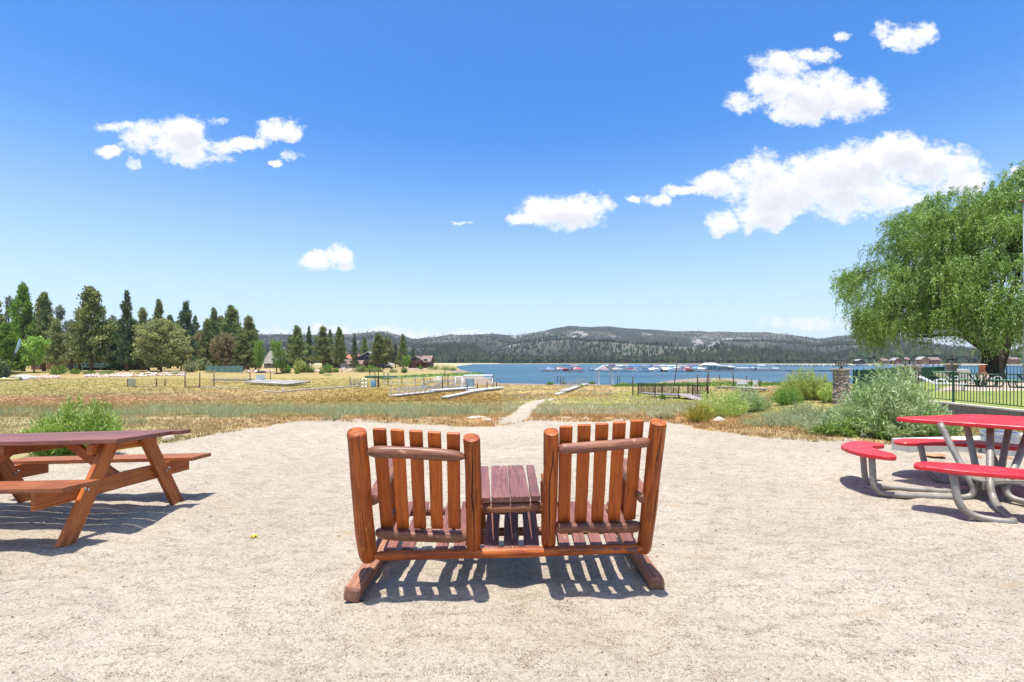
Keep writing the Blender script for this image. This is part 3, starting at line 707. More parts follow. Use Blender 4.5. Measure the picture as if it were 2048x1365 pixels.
M_CRACK = simple('dark_split', (.012, .006, .004), .9)
from mathutils.bvhtree import BVHTree
def crack(p0, p1, r, path, wd, top=None):
    lg = min([o for o in bench.children if o.name.split('.')[0] in ('back_post', 'top_rail')], key=lambda o: (o.location + BR - Vector(p0)).length)
    bv = BVHTree.FromPolygons([v.co[:] for v in lg.data.vertices], [tuple(p.vertices) for p in lg.data.polygons])
    p0, p1 = Vector(p0), Vector(p1); L = (p1 - p0).length; b = MB(); P = []
    rg = random.Random(int(wd * 1e5)); n = 34
    for i in range(n + 1):
        t = i / n; k = t * (len(path) - 1); j = min(int(k), len(path) - 2); f_ = k - j
        tt = path[j][0] * (1 - f_) + path[j + 1][0] * f_; a = path[j][1] * (1 - f_) + path[j + 1][1] * f_ + rg.uniform(-.035, .035)
        w_ = wd * math.sin(min(1, max(.06, t)) * math.pi * .98) ** .6 / r
        for q in (-.5, .5):
            dv = Vector((0, math.sin(a + q * w_), -math.cos(a + q * w_))); hit = bv.ray_cast(Vector((tt * L, 0, 0)) + dv * .2, -dv)[0]
            P.append((hit if hit is not None else Vector((tt * L, 0, 0)) + dv * r) + dv * .0012)
    b.add(P, [(2 * i, 2 * i + 1, 2 * i + 3, 2 * i + 2) for i in range(n)])
    o = b.obj('split_crack', M_CRACK, bench); place(o, frame(p0, p1), bench)
crack(PY(948,1099,3.14), PY(943.7,874.5,2.80), .0485, [(.14, .10), (.35, .12), (.55, -.10), (.75, .05), (.97, .08)], .0095)
crack(PY(1098,1092,3.17), PY(1102,861.5,2.84), .0480, [(.06, .25), (.3, -.05), (.6, -.15), (.92, .42)], .0065)
crack(PY(737.7,1119,3.12), PY(711.3,862.5,2.76), .0590, [(.10, .1), (.3, .12), (.48, .05)], .0050)
crack(PY(1286.6,1103,3.19), PY(1317.6,843,2.86), .0500, [(.10, .5), (.35, .45), (.55, .5)], .0050)
crack(PY(1117,898,2.86), PY(1300,885.5,2.89), .0335, [(.25, -.5), (.6, -.35), (.93, -.45)], .0060)
crack(PY(733,903,2.80), PY(930,913,2.83), .0365, [(.45, -.6), (.7, -.45), (.95, -.5)], .0055)

# ================================================================== stained pine picnic table (left)
pp = [-3.301, 4.396, 0.054, -0.037, 0.029, -0.032]
def rot3(yaw, pit, rol):
    c, s = math.cos(yaw), math.sin(yaw); A = Matrix(((c, -s, 0), (s, c, 0), (0, 0, 1)))
    c, s = math.cos(pit), math.sin(pit); B = Matrix(((c, 0, -s), (0, 1, 0), (s, 0, c)))
    c, s = math.cos(rol), math.sin(rol); Cc = Matrix(((1, 0, 0), (0, c, -s), (0, s, c)))
    return A @ B @ Cc
PM = rot3(*pp[3:]).to_4x4(); PM.translation = Vector(pp[:3])
pt = thing('picnic_table', 'long brown stained wooden picnic table with A-frame legs, at the left edge of the sand', 'picnic table', Vector((pp[0] - .9, pp[1], 0)))
def pw(x, y, z): return PM @ Vector((x, y, z))
def pb(nm, a, b, w_, h_, m, up=(0, 0, 1), **k):
    return board(nm, pw(*a), pw(*b), w_, h_, m, pt, up=(PM.to_3x3() @ Vector(up)), **k)
TL = 2.05
wt = .391
for i in range(5):
    y = -wt + .078 + i * (2 * wt - .156) / 4
    xe = [-.005, .0, .0, .004, .085][i]
    pb('tabletop_board', (-TL, y, .734 - .019), (xe + .014, y, .734 - .019), .146, .038, M_PICTOP, bevel=.004)
for s in (-1, 1):
    for k in range(2):
        y = s * (.529 + .076 + k * .155)
        pb('seat_board', (-TL, y, .43 - .019), (0 - .005 * k, y, .43 - .019), .150, .038, M_PICSEAT, bevel=.004)
for x0 in (-.23, -TL + .23):
    for s in (-1, 1):
        pb('leg', (x0 + .02, s * .62, -.09), (x0 + .02, s * .185, .695), .135, .040, M_PIC, up=(1, 0, 0), bevel=.004)
    pb('seat_crossbeam', (x0 - .025, -.815, .325), (x0 - .025, .815, .325), .14, .040, M_PIC, up=(1, 0, 0), bevel=.004)
    pb('top_crossbeam', (x0 - .025, -.36, .645), (x0 - .025, .36, .645), .085, .040, M_PIC, up=(1, 0, 0), bevel=.004)
    sg = 1 if x0 < -1 else -1
    pb('diagonal_brace', (x0 + (-.06 if sg < 0 else .06), 0, .32), (x0 + sg * .58, 0, .69), .085, .038, M_PIC, up=(0, 1, 0), bevel=.004)
    for s in (-1, 1):
        for dz in (0, .05):
            o = MB().lathe([(.001, .0), (.012, .0), (.011, .006), (.001, .009)], n=10).obj('bolt', M_BOLT, pt, smooth=True)
            place(o, PM @ Matrix.Translation(Vector((x0 + .041, s * (.43 + dz * .6), .325 + dz * .3))) @ Matrix.Rotation(R(90), 4, 'Y'), pt)
pb('middle_crossbeam', (-TL / 2, -.36, .648), (-TL / 2, .36, .648), .085, .038, M_PIC, up=(1, 0, 0), bevel=.004)

# ================================================================== red park table (right)
rc = Vector((5.12, 5.12, 0))
rt = thing('park_table', 'red coated picnic table with curved red seats and grey tube legs, right edge', 'picnic table', rc)
def outline(pxs, z, smooth_n=4):
    P = [Vector((*at(p, q, z), 0)) for p, q in pxs]; return P
def slab(nm, P, z, th, m, rd=.012):
    n = len(P); c = sum(P, Vector()) / n
    # smooth closed outline
    Q = []
    for i in range(n):
        a, b, cc, d = P[i - 1], P[i], P[(i + 1) % n], P[(i + 2) % n]
        for k in range(4):
            t = k / 4; Q.append(.5 * ((2 * b) + (cc - a) * t + (2 * a - 5 * b + 4 * cc - d) * t * t + (3 * b - a - 3 * cc + d) * t ** 3))
    area = sum(Q[i - 1].x * Q[i].y - Q[i].x * Q[i - 1].y for i in range(len(Q)))
    if area < 0: Q.reverse()
    b_ = MB().prism([(q.x - rc.x, q.y - rc.y) for q in Q], z - th, z)
    o = b_.obj(nm, m, rt, bevel=rd); o.modifiers['bevel'].segments = 3; o.modifiers['bevel'].angle_limit = R(50); return o
ZT = .78; ZS = .44
# square top with rounded corners: corners in metres
def rounded(corners, r, n=5):
    out = []
    m_ = len(corners)
    for i in range(m_):
        a, b, c = corners[i - 1], corners[i], corners[(i + 1) % m_]
        d1 = (a - b).normalized(); d2 = (c - b).normalized()
        s0 = b + d1 * r; s1 = b + d2 * r
        for k in range(n + 1):
            t = k / n; out.append(s0 * (1 - t) ** 2 + b * 2 * t * (1 - t) + s1 * t * t)
    return out
c1 = Vector((*at(1772, 835, ZT), 0)); c2 = Vector((*at(1950, 828, ZT), 0)); e1 = Vector((*at(2048, 854.5, ZT), 0))
dn = (e1 - Vector((*at(1815, 843, ZT), 0))).normalized()
c3 = Vector((*at(1815, 843.5, ZT), 0)) + dn * 1.28; cl_ = Vector((*at(1790, 838, ZT), 0)); c4_ = c2 + (c3 - c1) * .95
def slab_raw(nm, P, z, th, m, rd=.012):
    area = sum(P[i - 1].x * P[i].y - P[i].x * P[i - 1].y for i in range(len(P)))
    if area < 0: P = P[::-1]
    o = MB().prism([(q.x - rc.x, q.y - rc.y) for q in P], z - th, z).obj(nm, m, rt, bevel=rd)
    o.modifiers['bevel'].segments = 3; o.modifiers['bevel'].angle_limit = R(55); return o
slab_raw('tabletop', rounded([c1, c2, c4_, c3], .26, 8), ZT, .044, M_RED, .010)
left_px = [(1767.6,887.5),(1767.2,891),(1751.6,892.2),(1746,891.6),(1744.6,893.5),(1748.5,896.5),(1760,900),(1779,905.3),(1788,908.2),(1792.6,911.8),(1791.5,914),(1780,914.4),(1763,912.8),(1747,910.5),(1730,908.2),(1714,904.8),(1697.5,900),(1686.5,895.2),(1681.6,891.3),(1686.5,887.3),(1696.4,884.2),(1711.8,882.3),(1731.5,882.5),(1747,884.7),(1762,887)]
P_left = outline(left_px, ZS); 
def bez(P, n=3):
    Q = []
    m_ = len(P)
    for i in range(m_):
        a, b, cc, d = P[i - 1], P[i], P[(i + 1) % m_], P[(i + 2) % m_]
        for k in range(n):
            t = k / n; Q.append(.5 * ((2 * b) + (cc - a) * t + (2 * a - 5 * b + 4 * cc - d) * t * t + (3 * b - a - 3 * cc + d) * t ** 3))
    return Q
slab_raw('seat', bez(P_left), ZS, .040, M_RED, .010)
near_px = [(1827.2,927.5),(1829.5,930.6),(1840,932.8),(1862,934.4),(1903,939.7),(1958,944.8),(2048,951.4)]
near_far = [(2048,938.2),(1969,931.2),(1918,927),(1870,923.8),(1848,923.2),(1833,924.2)]
Pn = outline(near_px, ZS); Pf = outline(near_far, ZS)
dd = (Pn[-1] - Pn[-3]).normalized(); df = (Pf[0] - Pf[1]).normalized()
nmid = (Pn[-1] + Pf[0]) / 2
Pn2 = Pn + [Pn[-1] + dd * .25 + Vector((.0, .03, 0)), Pn[-1] + dd * .45 + Vector((.02, .14, 0)), Pf[0] + df * .48 + Vector((.05, .12, 0)), Pf[0] + df * .40 + Vector((.0, .16, 0)), Pf[0] + df * .2 + Vector((0, .05, 0))] + Pf
slab_raw('seat', bez(Pn2), ZS, .042, M_RED, .010)
far_px = [(1787,881),(1789.5,883.3),(1801.9,885.2),(1821.6,886.6),(1848,885.9),(1880,886),(1909.5,887.2),(1952,889.6),(1990,892.2),(2030,895.6),(2044,894.5),(2050,892),(2040,889),(1991,884.6),(1953.5,881.9),(1900,879),(1848,877.4),(1812.9,876.8),(1796,877.8)]
slab_raw('seat', bez(outline(far_px, ZS)), ZS, .040, M_RED, .010)
Pr = [Vector((2 * 5.28 - p.x, 2 * 5.16 - p.y, 0)) for p in P_left]
slab_raw('seat', bez(Pr), ZS, .040, M_RED, .010)
TR = .032
def pipe(nm, pts): return MB().tube([p - rc for p in subdiv_path(pts, 6)], TR, 12).obj(nm, M_PIPE, rt, smooth=True)
def v(x, y, z): return Vector((x, y, z))
pipe('frame_tube', [v(4.86,5.45,.75), v(4.86,5.25,.42), v(4.86,5.10,.20), v(4.87,5.06,.10), v(4.82,5.07,.025), v(4.62,5.10,.008), v(4.2,5.16,.012), v(4.04,5.20,.02), v(3.965,5.22,.06), v(3.945,5.24,.14), v(3.95,5.27,.415)])
pipe('frame_tube', [v(5.20,5.50,.75), v(5.16,5.38,.45), v(5.12,5.28,.20), v(5.09,5.22,.09), v(5.0,5.25,.025), v(4.8,5.33,.010), v(4.4,5.47,.012), v(4.22,5.53,.02), v(4.13,5.56,.06), v(4.10,5.58,.14), v(4.10,5.61,.415)])
pipe('frame_tube', [v(5.36,5.38,.75), v(5.12,5.14,.42), v(4.92,4.94,.20), v(4.87,4.86,.08), v(4.78,4.72,.03), v(4.60,4.45,.018), v(4.48,4.30,.018), v(4.36,4.33,.018), v(4.24,4.42,.04), v(4.17,4.48,.14), v(4.17,4.54,.415)])
pipe('frame_tube', [v(5.72,5.30,.75), v(5.38,5.10,.42), v(5.16,5.00,.20), v(5.12,4.97,.10), v(5.14,4.90,.045), v(5.22,4.76,.035), v(5.30,4.45,.035), v(5.28,4.28,.06), v(5.26,4.22,.14), v(5.25,4.20,.405)])
pipe('frame_tube', [v(5.62,5.42,.75), v(5.45,5.32,.42), v(5.34,5.25,.2), v(5.32,5.28,.09), v(5.40,5.40,.04), v(5.44,5.52,.035), v(5.25,5.64,.02), v(5.12,5.78,.035), v(5.08,5.88,.14), v(5.08,5.97,.41)])
pipe('frame_tube', [v(5.3,5.55,.04), v(5.5,5.5,.035), v(5.66,5.52,.04), v(5.72,5.62,.14), v(5.74,5.78,.41)])
pipe('frame_tube', [v(5.75,5.05,.75), v(5.6,5.08,.42), v(5.5,5.1,.2), v(5.48,5.1,.1), v(5.55,5.08,.045), v(5.9,5.0,.035), v(6.4,4.85,.04), v(6.6,4.8,.14), v(6.62,4.78,.405)])
hub = MB()
hub.box(-.27, .27, -.17, .20, .205, .222)
for s in (-1, 1):
    pts = [(-.27, .205), (-.27, .13), (-.20, .135), (-.12, .185), (0, .195), (.12, .185), (.20, .135), (.27, .13), (.27, .205)]
    y0 = -.175 if s < 0 else .20
    hub.add([(x, y0, z) for x, z in pts] + [(x, y0 + .006, z) for x, z in pts], [tuple(range(9)), tuple(range(17, 8, -1))] + [(i, i + 9, (i + 1) % 9 + 9, (i + 1) % 9) for i in range(9)])
hub.obj('hub_plate', M_PIPE, rt, loc=(0, 0, 0))

# bucket, pipe, kerb and slabs behind the red table
bk = thing('metal_bucket', 'galvanised round metal tub with ribbed rim, behind the red table in front of the kerb', 'bucket', (7.66, 7.55, 0))
MB().lathe([(.001, .004), (.19, 0), (.205, .15), (.208, .155), (.205, .165), (.215, .27), (.221, .275), (.216, .285), (.222, .335), (.232, .345), (.226, .357), (.212, .352), (.195, .03), (.001, .02)], n=32).obj('body', M_GALV, bk, smooth=True, angle=40)
MB().tube(subdiv_path([(-.228, 0, .33), (-.19, 0, .37), (0, -.05, .39), (.19, 0, .37), (.228, 0, .33)], 5), .005, 6).obj('handle', M_PIPE, bk, smooth=True)
kb = MB(); kb.box(-.1, 3.3, -.16, .16, -.15, .19)
kerb = kb.obj('concrete_kerb', M_CONC, None, bevel=.012); kerb.location = (6.40, 7.80, 0); kerb.rotation_euler = (0, 0, .14)
tag(kerb, 'low pale concrete kerb on the sand behind the red table', 'kerb')
pc = MB().tube([(0, 0, 0), (.5, .02, 0), (1.0, .02, 0), (1.6, .05, 0)], .042, 12).obj('cream_pipe', M_CREAM, None, smooth=True, angle=50); pc.location = (7.98, 7.86, .235); pc.rotation_euler = (0, 0, .10)
tag(pc, 'cream plastic pipe lying on the concrete kerb beside the tub', 'pipe')
def rock(name, loc, sx_, sy_, sz_, m, seed, label, cat='rock', group=None, rz=0):
    r_ = random.Random(seed); rings = []
    n = 11
    ph = [r_.uniform(0, 6.28) for _ in range(5)]
    for t in (0, .25, .5, .75, .93, 1.0):
        q = math.cos(t * 1.35) if t < 1 else .05
        rings.append([(sx_ * q * math.cos(2 * math.pi * k / n) * (1 + .15 * math.sin(2 * k + ph[0]) + .1 * math.sin(3.1 * k + ph[1])), sy_ * q * math.sin(2 * math.pi * k / n) * (1 + .14 * math.sin(2 * k + ph[2])), sz_ * (t + .05 * math.sin(k * 2.2 + ph[3])) - .01) for k in range(n)])
    o = MB().loft(rings).obj(name, m, None); o.location = loc; o.rotation_euler = (0, 0, rz)
    return tag(o, label, cat, group)
M_ORANGE = simple('orange_sandstone', (.52, .27, .13), .9, scale=9, var=.15, bump=.01)
M_PALEROCK = simple('pale_rock', (.56, .46, .36), .9, scale=6, var=.12, bump=.01)
for i, (px, py, a, b, hh, lab) in enumerate([(1873,911,.15,.09,.035,'largest flat orange sandstone slab on the sand left of the red table legs'),(1955,914,.06,.04,.03,'small orange stone chip on the sand under the red table top'),(2013,917,.10,.06,.04,'split orange sandstone slab on the sand near the grey tub'),(1838,910,.04,.03,.02,'tiny orange stone beside the left end of the kerb')]):
    p = GB(px, py); rock('sandstone_slab', (p.x, p.y, p.z + .005), a, b, hh, M_ORANGE, 40 + i, lab)
for i, (px, py, a, b, hh, lab) in enumerate([(1438,843,.17,.12,.12,'pale pinkish rock at the sand edge right of the log bench'),(338,880,.12,.10,.13,'pale broken rock at the sand edge just right of the picnic table top'),(300,881,.10,.08,.05,'flat pale rock behind the far end of the picnic table'),(955,836,.3,.15,.06,'low whitish rock beside the start of the footpath'),(975,840,.18,.12,.05,'small whitish rock at the left side of the footpath mouth'),(1132,836,.15,.08,.03,'flat grey stone right of the footpath mouth'),(1172,838,.09,.07,.05,'small pale stone at the sand edge behind the right chair')]):
    p = GB(px, py); rock('rock', (p.x, p.y, p.z), a, b, hh, M_PALEROCK, 60 + i, lab)
p = GB(1158, 1141); rock('dark_cinder', (p.x, p.y, p.z), .035, .028, .03, simple('charred_black', (.012, .014, .02), .7), 5, 'black charred lump in the shade under the log bench', 'charcoal')
# yellow petal
lf = MB()
for k in range(5):
    a = k * 1.256
    lf.add([(0, 0, .012), (.018 * math.cos(a - .5), .018 * math.sin(a - .5), .022), (.036 * math.cos(a), .036 * math.sin(a), .010), (.018 * math.cos(a + .5), .018 * math.sin(a + .5), .020), (0, 0, .004)], [(0, 1, 2), (0, 2, 3), (4, 2, 1), (4, 3, 2)])
yl = lf.obj('fallen_flower', simple('yellow_petal', (.82, .60, .01), .6, var=.05), None); p = GB(508, 1247); yl.location = (p.x, p.y, p.z + float(sand_bumps(np.array([p.x]), np.array([p.y]))[0]))
tag(yl, 'small bright yellow flower head lying on the sand at lower left', 'flower')

# pebbles, grit and twigs on the sand: nobody could count them
def scatter_pebbles(n, seed):
    r = np.random.RandomState(seed)
    Y = 1.35 * (13.0 / 1.35) ** r.uniform(0, 1, n); X = r.uniform(-1.15, 1.15, n) * Y
    k = inpoly(X, Y, BEACH); X, Y = X[k], Y[k]; n = len(X)
    Z = zt(X, Y) + sand_bumps(X, Y)
    s_ = r.gamma(2.0, .0008, n) * (1 + Y * .13) + .0008
    base = np.array([[1, 0, 0], [-.5, .87, 0], [-.5, -.87, 0], [0, 0, .8], [0, 0, -.6]])
    P = base[None] * s_[:, None, None] * r.uniform(.6, 1.3, (n, 5, 1))
    a = r.uniform(0, 6.28, n); ca, sa = np.cos(a)[:, None], np.sin(a)[:, None]
    el = np.where(r.uniform(0, 1, n) < .07, r.uniform(2, 4, n), 1)[:, None]
    x = P[..., 0] * el; y = P[..., 1] / np.sqrt(el)
    V = np.stack([X[:, None] + x * ca - y * sa, Y[:, None] + x * sa + y * ca, Z[:, None] + P[..., 2] + s_[:, None] * .2], -1).reshape(-1, 3)
    f = np.array([[0, 1, 3], [1, 2, 3], [2, 0, 3], [1, 0, 4], [2, 1, 4], [0, 2, 4]])
    Fc = (np.arange(n)[:, None, None] * 5 + f[None]).reshape(-1, 3)
    pal = np.array([[.48, .41, .32], [.28, .22, .16], [.58, .52, .44], [.16, .12, .09], [.45, .35, .25]])
    c = pal[r.choice(5, n, p=[.40, .24, .18, .05, .13])] * r.uniform(.8, 1.2, (n, 1))
    return V, Fc, np.repeat(c, 5, 0)
V_, F_, C_ = scatter_pebbles(42000, 9)
tag(link('pebbles', npmesh('pebbles', V_, F_, False, C_), M_ROCKV), 'loose grit, pebbles and twigs scattered over the sand', 'pebbles', kind='stuff')

# ================================================================== leaves, shrubs, grass
def unit(a): return a / (np.linalg.norm(a, axis=-1, keepdims=True) + 1e-9)
def leaf_quads(C, D, L, W, r, flat=0.0):
    n = len(C); D = unit(D); q = unit(r.normal(size=(n, 3)) + np.array([0, 0, flat])); S = unit(np.cross(D, q))
    L = np.asarray(L)[:, None]; W = np.asarray(W)[:, None]
    droop = np.cross(S, D) * L * .08
    V = np.stack([C, C + D * L * .45 + S * W * .5 + droop, C + D * L, C + D * L * .45 - S * W * .5 + droop], 1).reshape(-1, 3)
    Fc = np.arange(n * 4).reshape(-1, 4); return V, Fc
def GS(px, py, dy):
    p = GB(px, py); k = (p.y + dy) / p.y; return Vector((p.x * k, p.y + dy, GZ(p.x * k, p.y + dy)))
def make_shrub(name, loc, w_, d_, h_, m, seed, label, nst=60, lps=60, ll=.06, lw=.012, lean=(0, 0), cat='shrub', group=None, spiky=.35, rz=0.0, up=.5, fall=.62, pw_=2.0):
    r = np.random.RandomState(seed); t = thing(name, label, cat, loc, rz, group)
    C = []; D = []; mb = MB()
    for i in range(nst):
        a = r.uniform(0, 6.28); q = math.sqrt(r.uniform(0, 1)); el = r.uniform(0, 1)
        hh = h_ * (1 - fall * q ** pw_) * r.uniform(.72, 1.0 + spiky * .5)
        tip = np.array([math.cos(a) * q * w_ / 2 + lean[0] * hh, math.sin(a) * q * d_ / 2 + lean[1] * hh, hh])
        base = np.array([math.cos(a) * q * w_ * .16, math.sin(a) * q * d_ * .16, 0])
        ctrl = np.array([tip[0] * .75 + base[0] * .25, tip[1] * .75 + base[1] * .25, hh * .35])
        k = lps; s_ = np.sort(r.uniform(.12, 1.0, k)); P = (1 - s_[:, None]) ** 2 * base + 2 * (s_ * (1 - s_))[:, None] * ctrl + (s_ ** 2)[:, None] * tip
        T = unit(2 * (1 - s_)[:, None] * (ctrl - base) + 2 * s_[:, None] * (tip - ctrl))
        side = r.normal(size=(k, 3)) * .75
        C.append(P + r.normal(size=(k, 3)) * h_ * .022 * (1.6 - s_[:, None])); D.append(T * .75 + side + np.array([0, 0, up - .3]))
        if i % 4 == 0: mb.tube([base, (base + ctrl) / 2 * .98, ctrl * .98, (ctrl + tip) / 2], [h_ * .008, h_ * .007, h_ * .005, h_ * .003], 4)
    C = np.concatenate(C); D = np.concatenate(D); n = len(C)
    V, Fc = leaf_quads(C, D, ll * r.uniform(.6, 1.35, n), lw * r.uniform(.7, 1.3, n), r)
    V[:, 2] = np.maximum(V[:, 2], .002)
    link('foliage', npmesh('foliage', V, Fc), m, t)
    mb.obj('stems', M_STEM, t); return t

p = GB(128, 915)
make_shrub('willow_shrub', p, 1.45, .95, .84, M_SHRUBB, 11, 'fresh green willow shrub leaning right behind the brown picnic table', 230, 75, .075, .0125, lean=(.36, 0), up=.8)
# big group in front of the terrace fence
g_ = 'willow shrubs in front of the terrace'
p = GS(1775, 884, .9); make_shrub('willow_shrub', p, 2.35, 1.9, 1.45, M_SHRUBG, 12, 'largest grey-green willow shrub, in front of the green fence behind the red table', 340, 80, .125, .019, spiky=.32, fall=.82, pw_=1.5, group=g_)
p = GS(1775, 880, .35); make_shrub('willow_shrub', p, 2.9, .9, .45, M_BUSHG, 13, 'low bright green shrub skirt at the foot of the largest grey-green willow shrub', 200, 60, .13, .018, group=g_, up=.2)
p = GB(1845, 868); make_shrub('willow_shrub', (p.x + .2, p.y + .6, p.z - .1), 1.8, 1.2, .62, M_SHRUBG, 14, 'small green willow shrub between the largest shrub and the block wall', 100, 60, .08, .014, group=g_)
p = GS(1612, 802, .6); make_shrub('willow_shrub', p, 3.1, 2.0, 1.55, M_SHRUBY, 15, 'tall yellow-green willow shrub just left of the stone pillar', 330, 85, .10, .020, spiky=.5, group=g_)
p = GS(1655, 806, .1); make_shrub('willow_shrub', p, .9, .9, .90, M_SHRUBY, 16, 'small yellow-green shrub against the left face of the stone pillar', 70, 60, .09, .018, group=g_)
p = GS(1492, 826, .3); make_shrub('willow_shrub', p, 2.2, 1.4, 1.02, M_SHRUBG, 17, 'silvery green willow shrub left of the tall yellow-green one', 220, 75, .09, .017, spiky=.5, group=g_)
p = GS(1575, 812, .5); make_shrub('willow_shrub', p, 1.5, 1.3, .80, M_BUSHG, 18, 'dark green shrub between the silvery shrub and the tall yellow-green shrub', 110, 60, .09, .017, group=g_)
p = GS(1443, 836, .2); make_shrub('willow_shrub', p, 1.4, 1.0, .80, M_SHRUBY, 19, 'wispy olive shrub with thin upright twigs near the sand edge right of centre', 80, 55, .085, .013, spiky=.9, group=g_)
p = GS(1397, 846, .1); make_shrub('rabbitbrush', p, .85, .6, .50, foliage('yellowing_leaves', (.40, .36, .045), (.28, .30, .05), (.50, .33, .04), .35, .5, 2.0, .28), 20, 'small yellow and orange bush at the sand edge behind the right chair', 60, 55, .055, .011, group=g_)
p = GS(1606, 842, .5); make_shrub('sagebrush', p, 1.7, 1.2, .55, M_SAGE, 21, 'round grey sage bush left of the stone pillar, in front of the yellow-green shrub', 170, 60, .06, .010, cat='shrub', group=g_)
p = GS(1655, 872, .4); make_shrub('sagebrush', p, 1.5, 1.0, .50, M_SAGE, 22, 'low grey-green bush at the left foot of the largest willow shrub', 110, 55, .06, .010, group=g_)
p = GS(1545, 858, .5); make_shrub('sagebrush', p, 1.7, .9, .26, M_SAGE, 23, 'flat grey weed patch at the sand edge below the silvery shrub', 90, 45, .05, .009, group=g_)
p = GB(1320, 838); make_shrub('weed_clump', (p.x, p.y, p.z), .9, .5, .22, foliage('cream_seed_heads', (.60, .56, .34), (.48, .46, .24), None, .3, .7, 2, .2), 24, 'pale cream flowering weed clump at the sand edge behind the right chair', 60, 45, .04, .012, group=g_)

def grass(n, seed, Yr, hr, wr, cmul, mask, lean=.45, blades=5, umax=1.25, dens=None):
    r = np.random.RandomState(seed)
    Y = Yr[0] * (Yr[1] / Yr[0]) ** r.uniform(0, 1, n); X = r.uniform(-umax, umax, n) * Y
    k = mask(X, Y)
    if dens is not None: k &= r.uniform(0, 1, n) < dens(X, Y)
    X, Y = X[k], Y[k]; n = len(X); Z = zt(X, Y)
    col = zone_colour(X, Y) * r.uniform(.8, 1.25, (n, 1))
    bx = np.repeat(X, blades); by = np.repeat(Y, blades); bz = np.repeat(Z, blades); N = n * blades
    sc_ = np.clip(by / 18, .9, 4.0)
    hh = r.uniform(*hr, N) * np.repeat(r.uniform(.5, 1.3, n), blades) * sc_ ** .25
    a = r.uniform(0, 6.28, N); off = r.uniform(0, .12, N) * sc_ ** .7
    bx = bx + np.cos(a) * off; by = by + np.sin(a) * off
    wv_ = wr * sc_ * r.uniform(.6, 1.5, N); la = r.uniform(0, 6.28, N); ll = r.uniform(0, lean, N) * hh
    pa = r.uniform(0, 3.14, N)
    V = np.stack([np.stack([bx - np.cos(pa) * wv_, by - np.sin(pa) * wv_, bz - .01], -1), np.stack([bx + np.cos(pa) * wv_, by + np.sin(pa) * wv_, bz - .01], -1),
                  np.stack([bx + np.cos(la) * ll, by + np.sin(la) * ll, bz + hh], -1)], 1).reshape(-1, 3)
    Fc = np.arange(N * 3).reshape(-1, 3)
    c = np.repeat(col, blades, 0) * np.array(cmul) * r.uniform(.75, 1.25, (N, 1))
    return V, Fc, np.repeat(c, 3, 0)
def nosand(X, Y):
    return ~inpoly(X, Y + .3, BEACH) & ~inpoly(X, Y, PATH) & (dist_poly(X, Y, LAKEP) > 7) & ~inpoly(X, Y, LAKEP) & ~((X > 15.2) & (Y > 9) & (Y < 47) & (Y < 22 + (X - 15.4) * .95))
Vg, Fg, Cg = grass(84000, 31, (8, 34), (.015, .085), .009, (1.05, 1.0, .92), nosand, 1.3, 6, dens=lambda X, Y: np.clip(.25 + 1.6 * (fbm(X * .8, Y * .8, 3, 5) - .25), .1, 1))
tag(link('dry_grass', npmesh('dry_grass', Vg, Fg, False, Cg), M_GRASS), 'dry straw and green grass of the near meadow', 'grass', kind='stuff')
Vg, Fg, Cg = grass(50000, 32, (30, 112), (.04, .13), .010, (1.1, 1.08, 1.0), nosand, 1.2, 5, umax=1.2)
tag(link('meadow_grass', npmesh('meadow_grass', Vg, Fg, False, Cg), M_GRASS), 'golden and olive grass of the far meadow', 'grass', kind='stuff')
# silvery sage tufts
def sage_mask(X, Y):
    ok = nosand(X, Y); px = CX + F * X / Y; q = np.zeros(X.shape)
    z = zt(X, Y); py = HZ + F * (H - z) / Y
    for cx, cy, hw, hh, c in ZONES[:5] + [(1600, 850, 110, 16, 0), (1400, 812, 160, 10, 0)]:
        q = np.maximum(q, np.exp(-(((px - cx) / hw) ** 2 + ((py - cy) / hh) ** 2) * 1.2))
    return ok & (q * .9 + (fbm(X * .8, Y * .8, 3, 71) - .5) * 3.4 > .92)
_zc = zone_colour
def zone_colour(x, y): return np.ones(x.shape + (3,)) * np.array([.37, .41, .21])
Vg, Fg, Cg = grass(42000, 33, (11, 42), (.07, .26), .006, (1, 1, 1), sage_mask, .9, 8)
tag(link('sage_scrub', npmesh('sage_scrub', Vg, Fg, False, Cg), M_GRASS), 'grey-green sage scrub patches on the near meadow', 'scrub', kind='stuff')
def zone_colour(x, y): return np.ones(x.shape + (3,)) * np.array([.62, .55, .32])
def cream_mask(X, Y): return nosand(X, Y) & (X > -.02 * Y) & (X < .42 * Y) & (fbm(X * .7, Y * .7, 3, 91) > .58)
Vg, Fg, Cg = grass(16000, 34, (14, 70), (.12, .26), .012, (1, 1, 1), cream_mask, .5, 6, umax=.5)
tag(link('seed_grass', npmesh('seed_grass', Vg, Fg, False, Cg), M_GRASS), 'cream seed heads dotted over the meadow right of the path', 'grass', kind='stuff')
def zone_colour(x, y): return np.ones(x.shape + (3,)) * np.array([.17, .30, .045])
def reed_mask(X, Y): return inpoly(X, Y, GREEN1) | inpoly(X, Y, GREEN2)
Vg, Fg, Cg = grass(60000, 35, (60, 230), (.15, .35), .012, (1, 1, 1), reed_mask, .5, 4, umax=.9)
tag(link('shore_reeds', npmesh('shore_reeds', Vg, Fg, False, Cg), M_GRASS), 'bright green reeds along the waterline', 'reeds', kind='stuff')
zone_colour = _zc

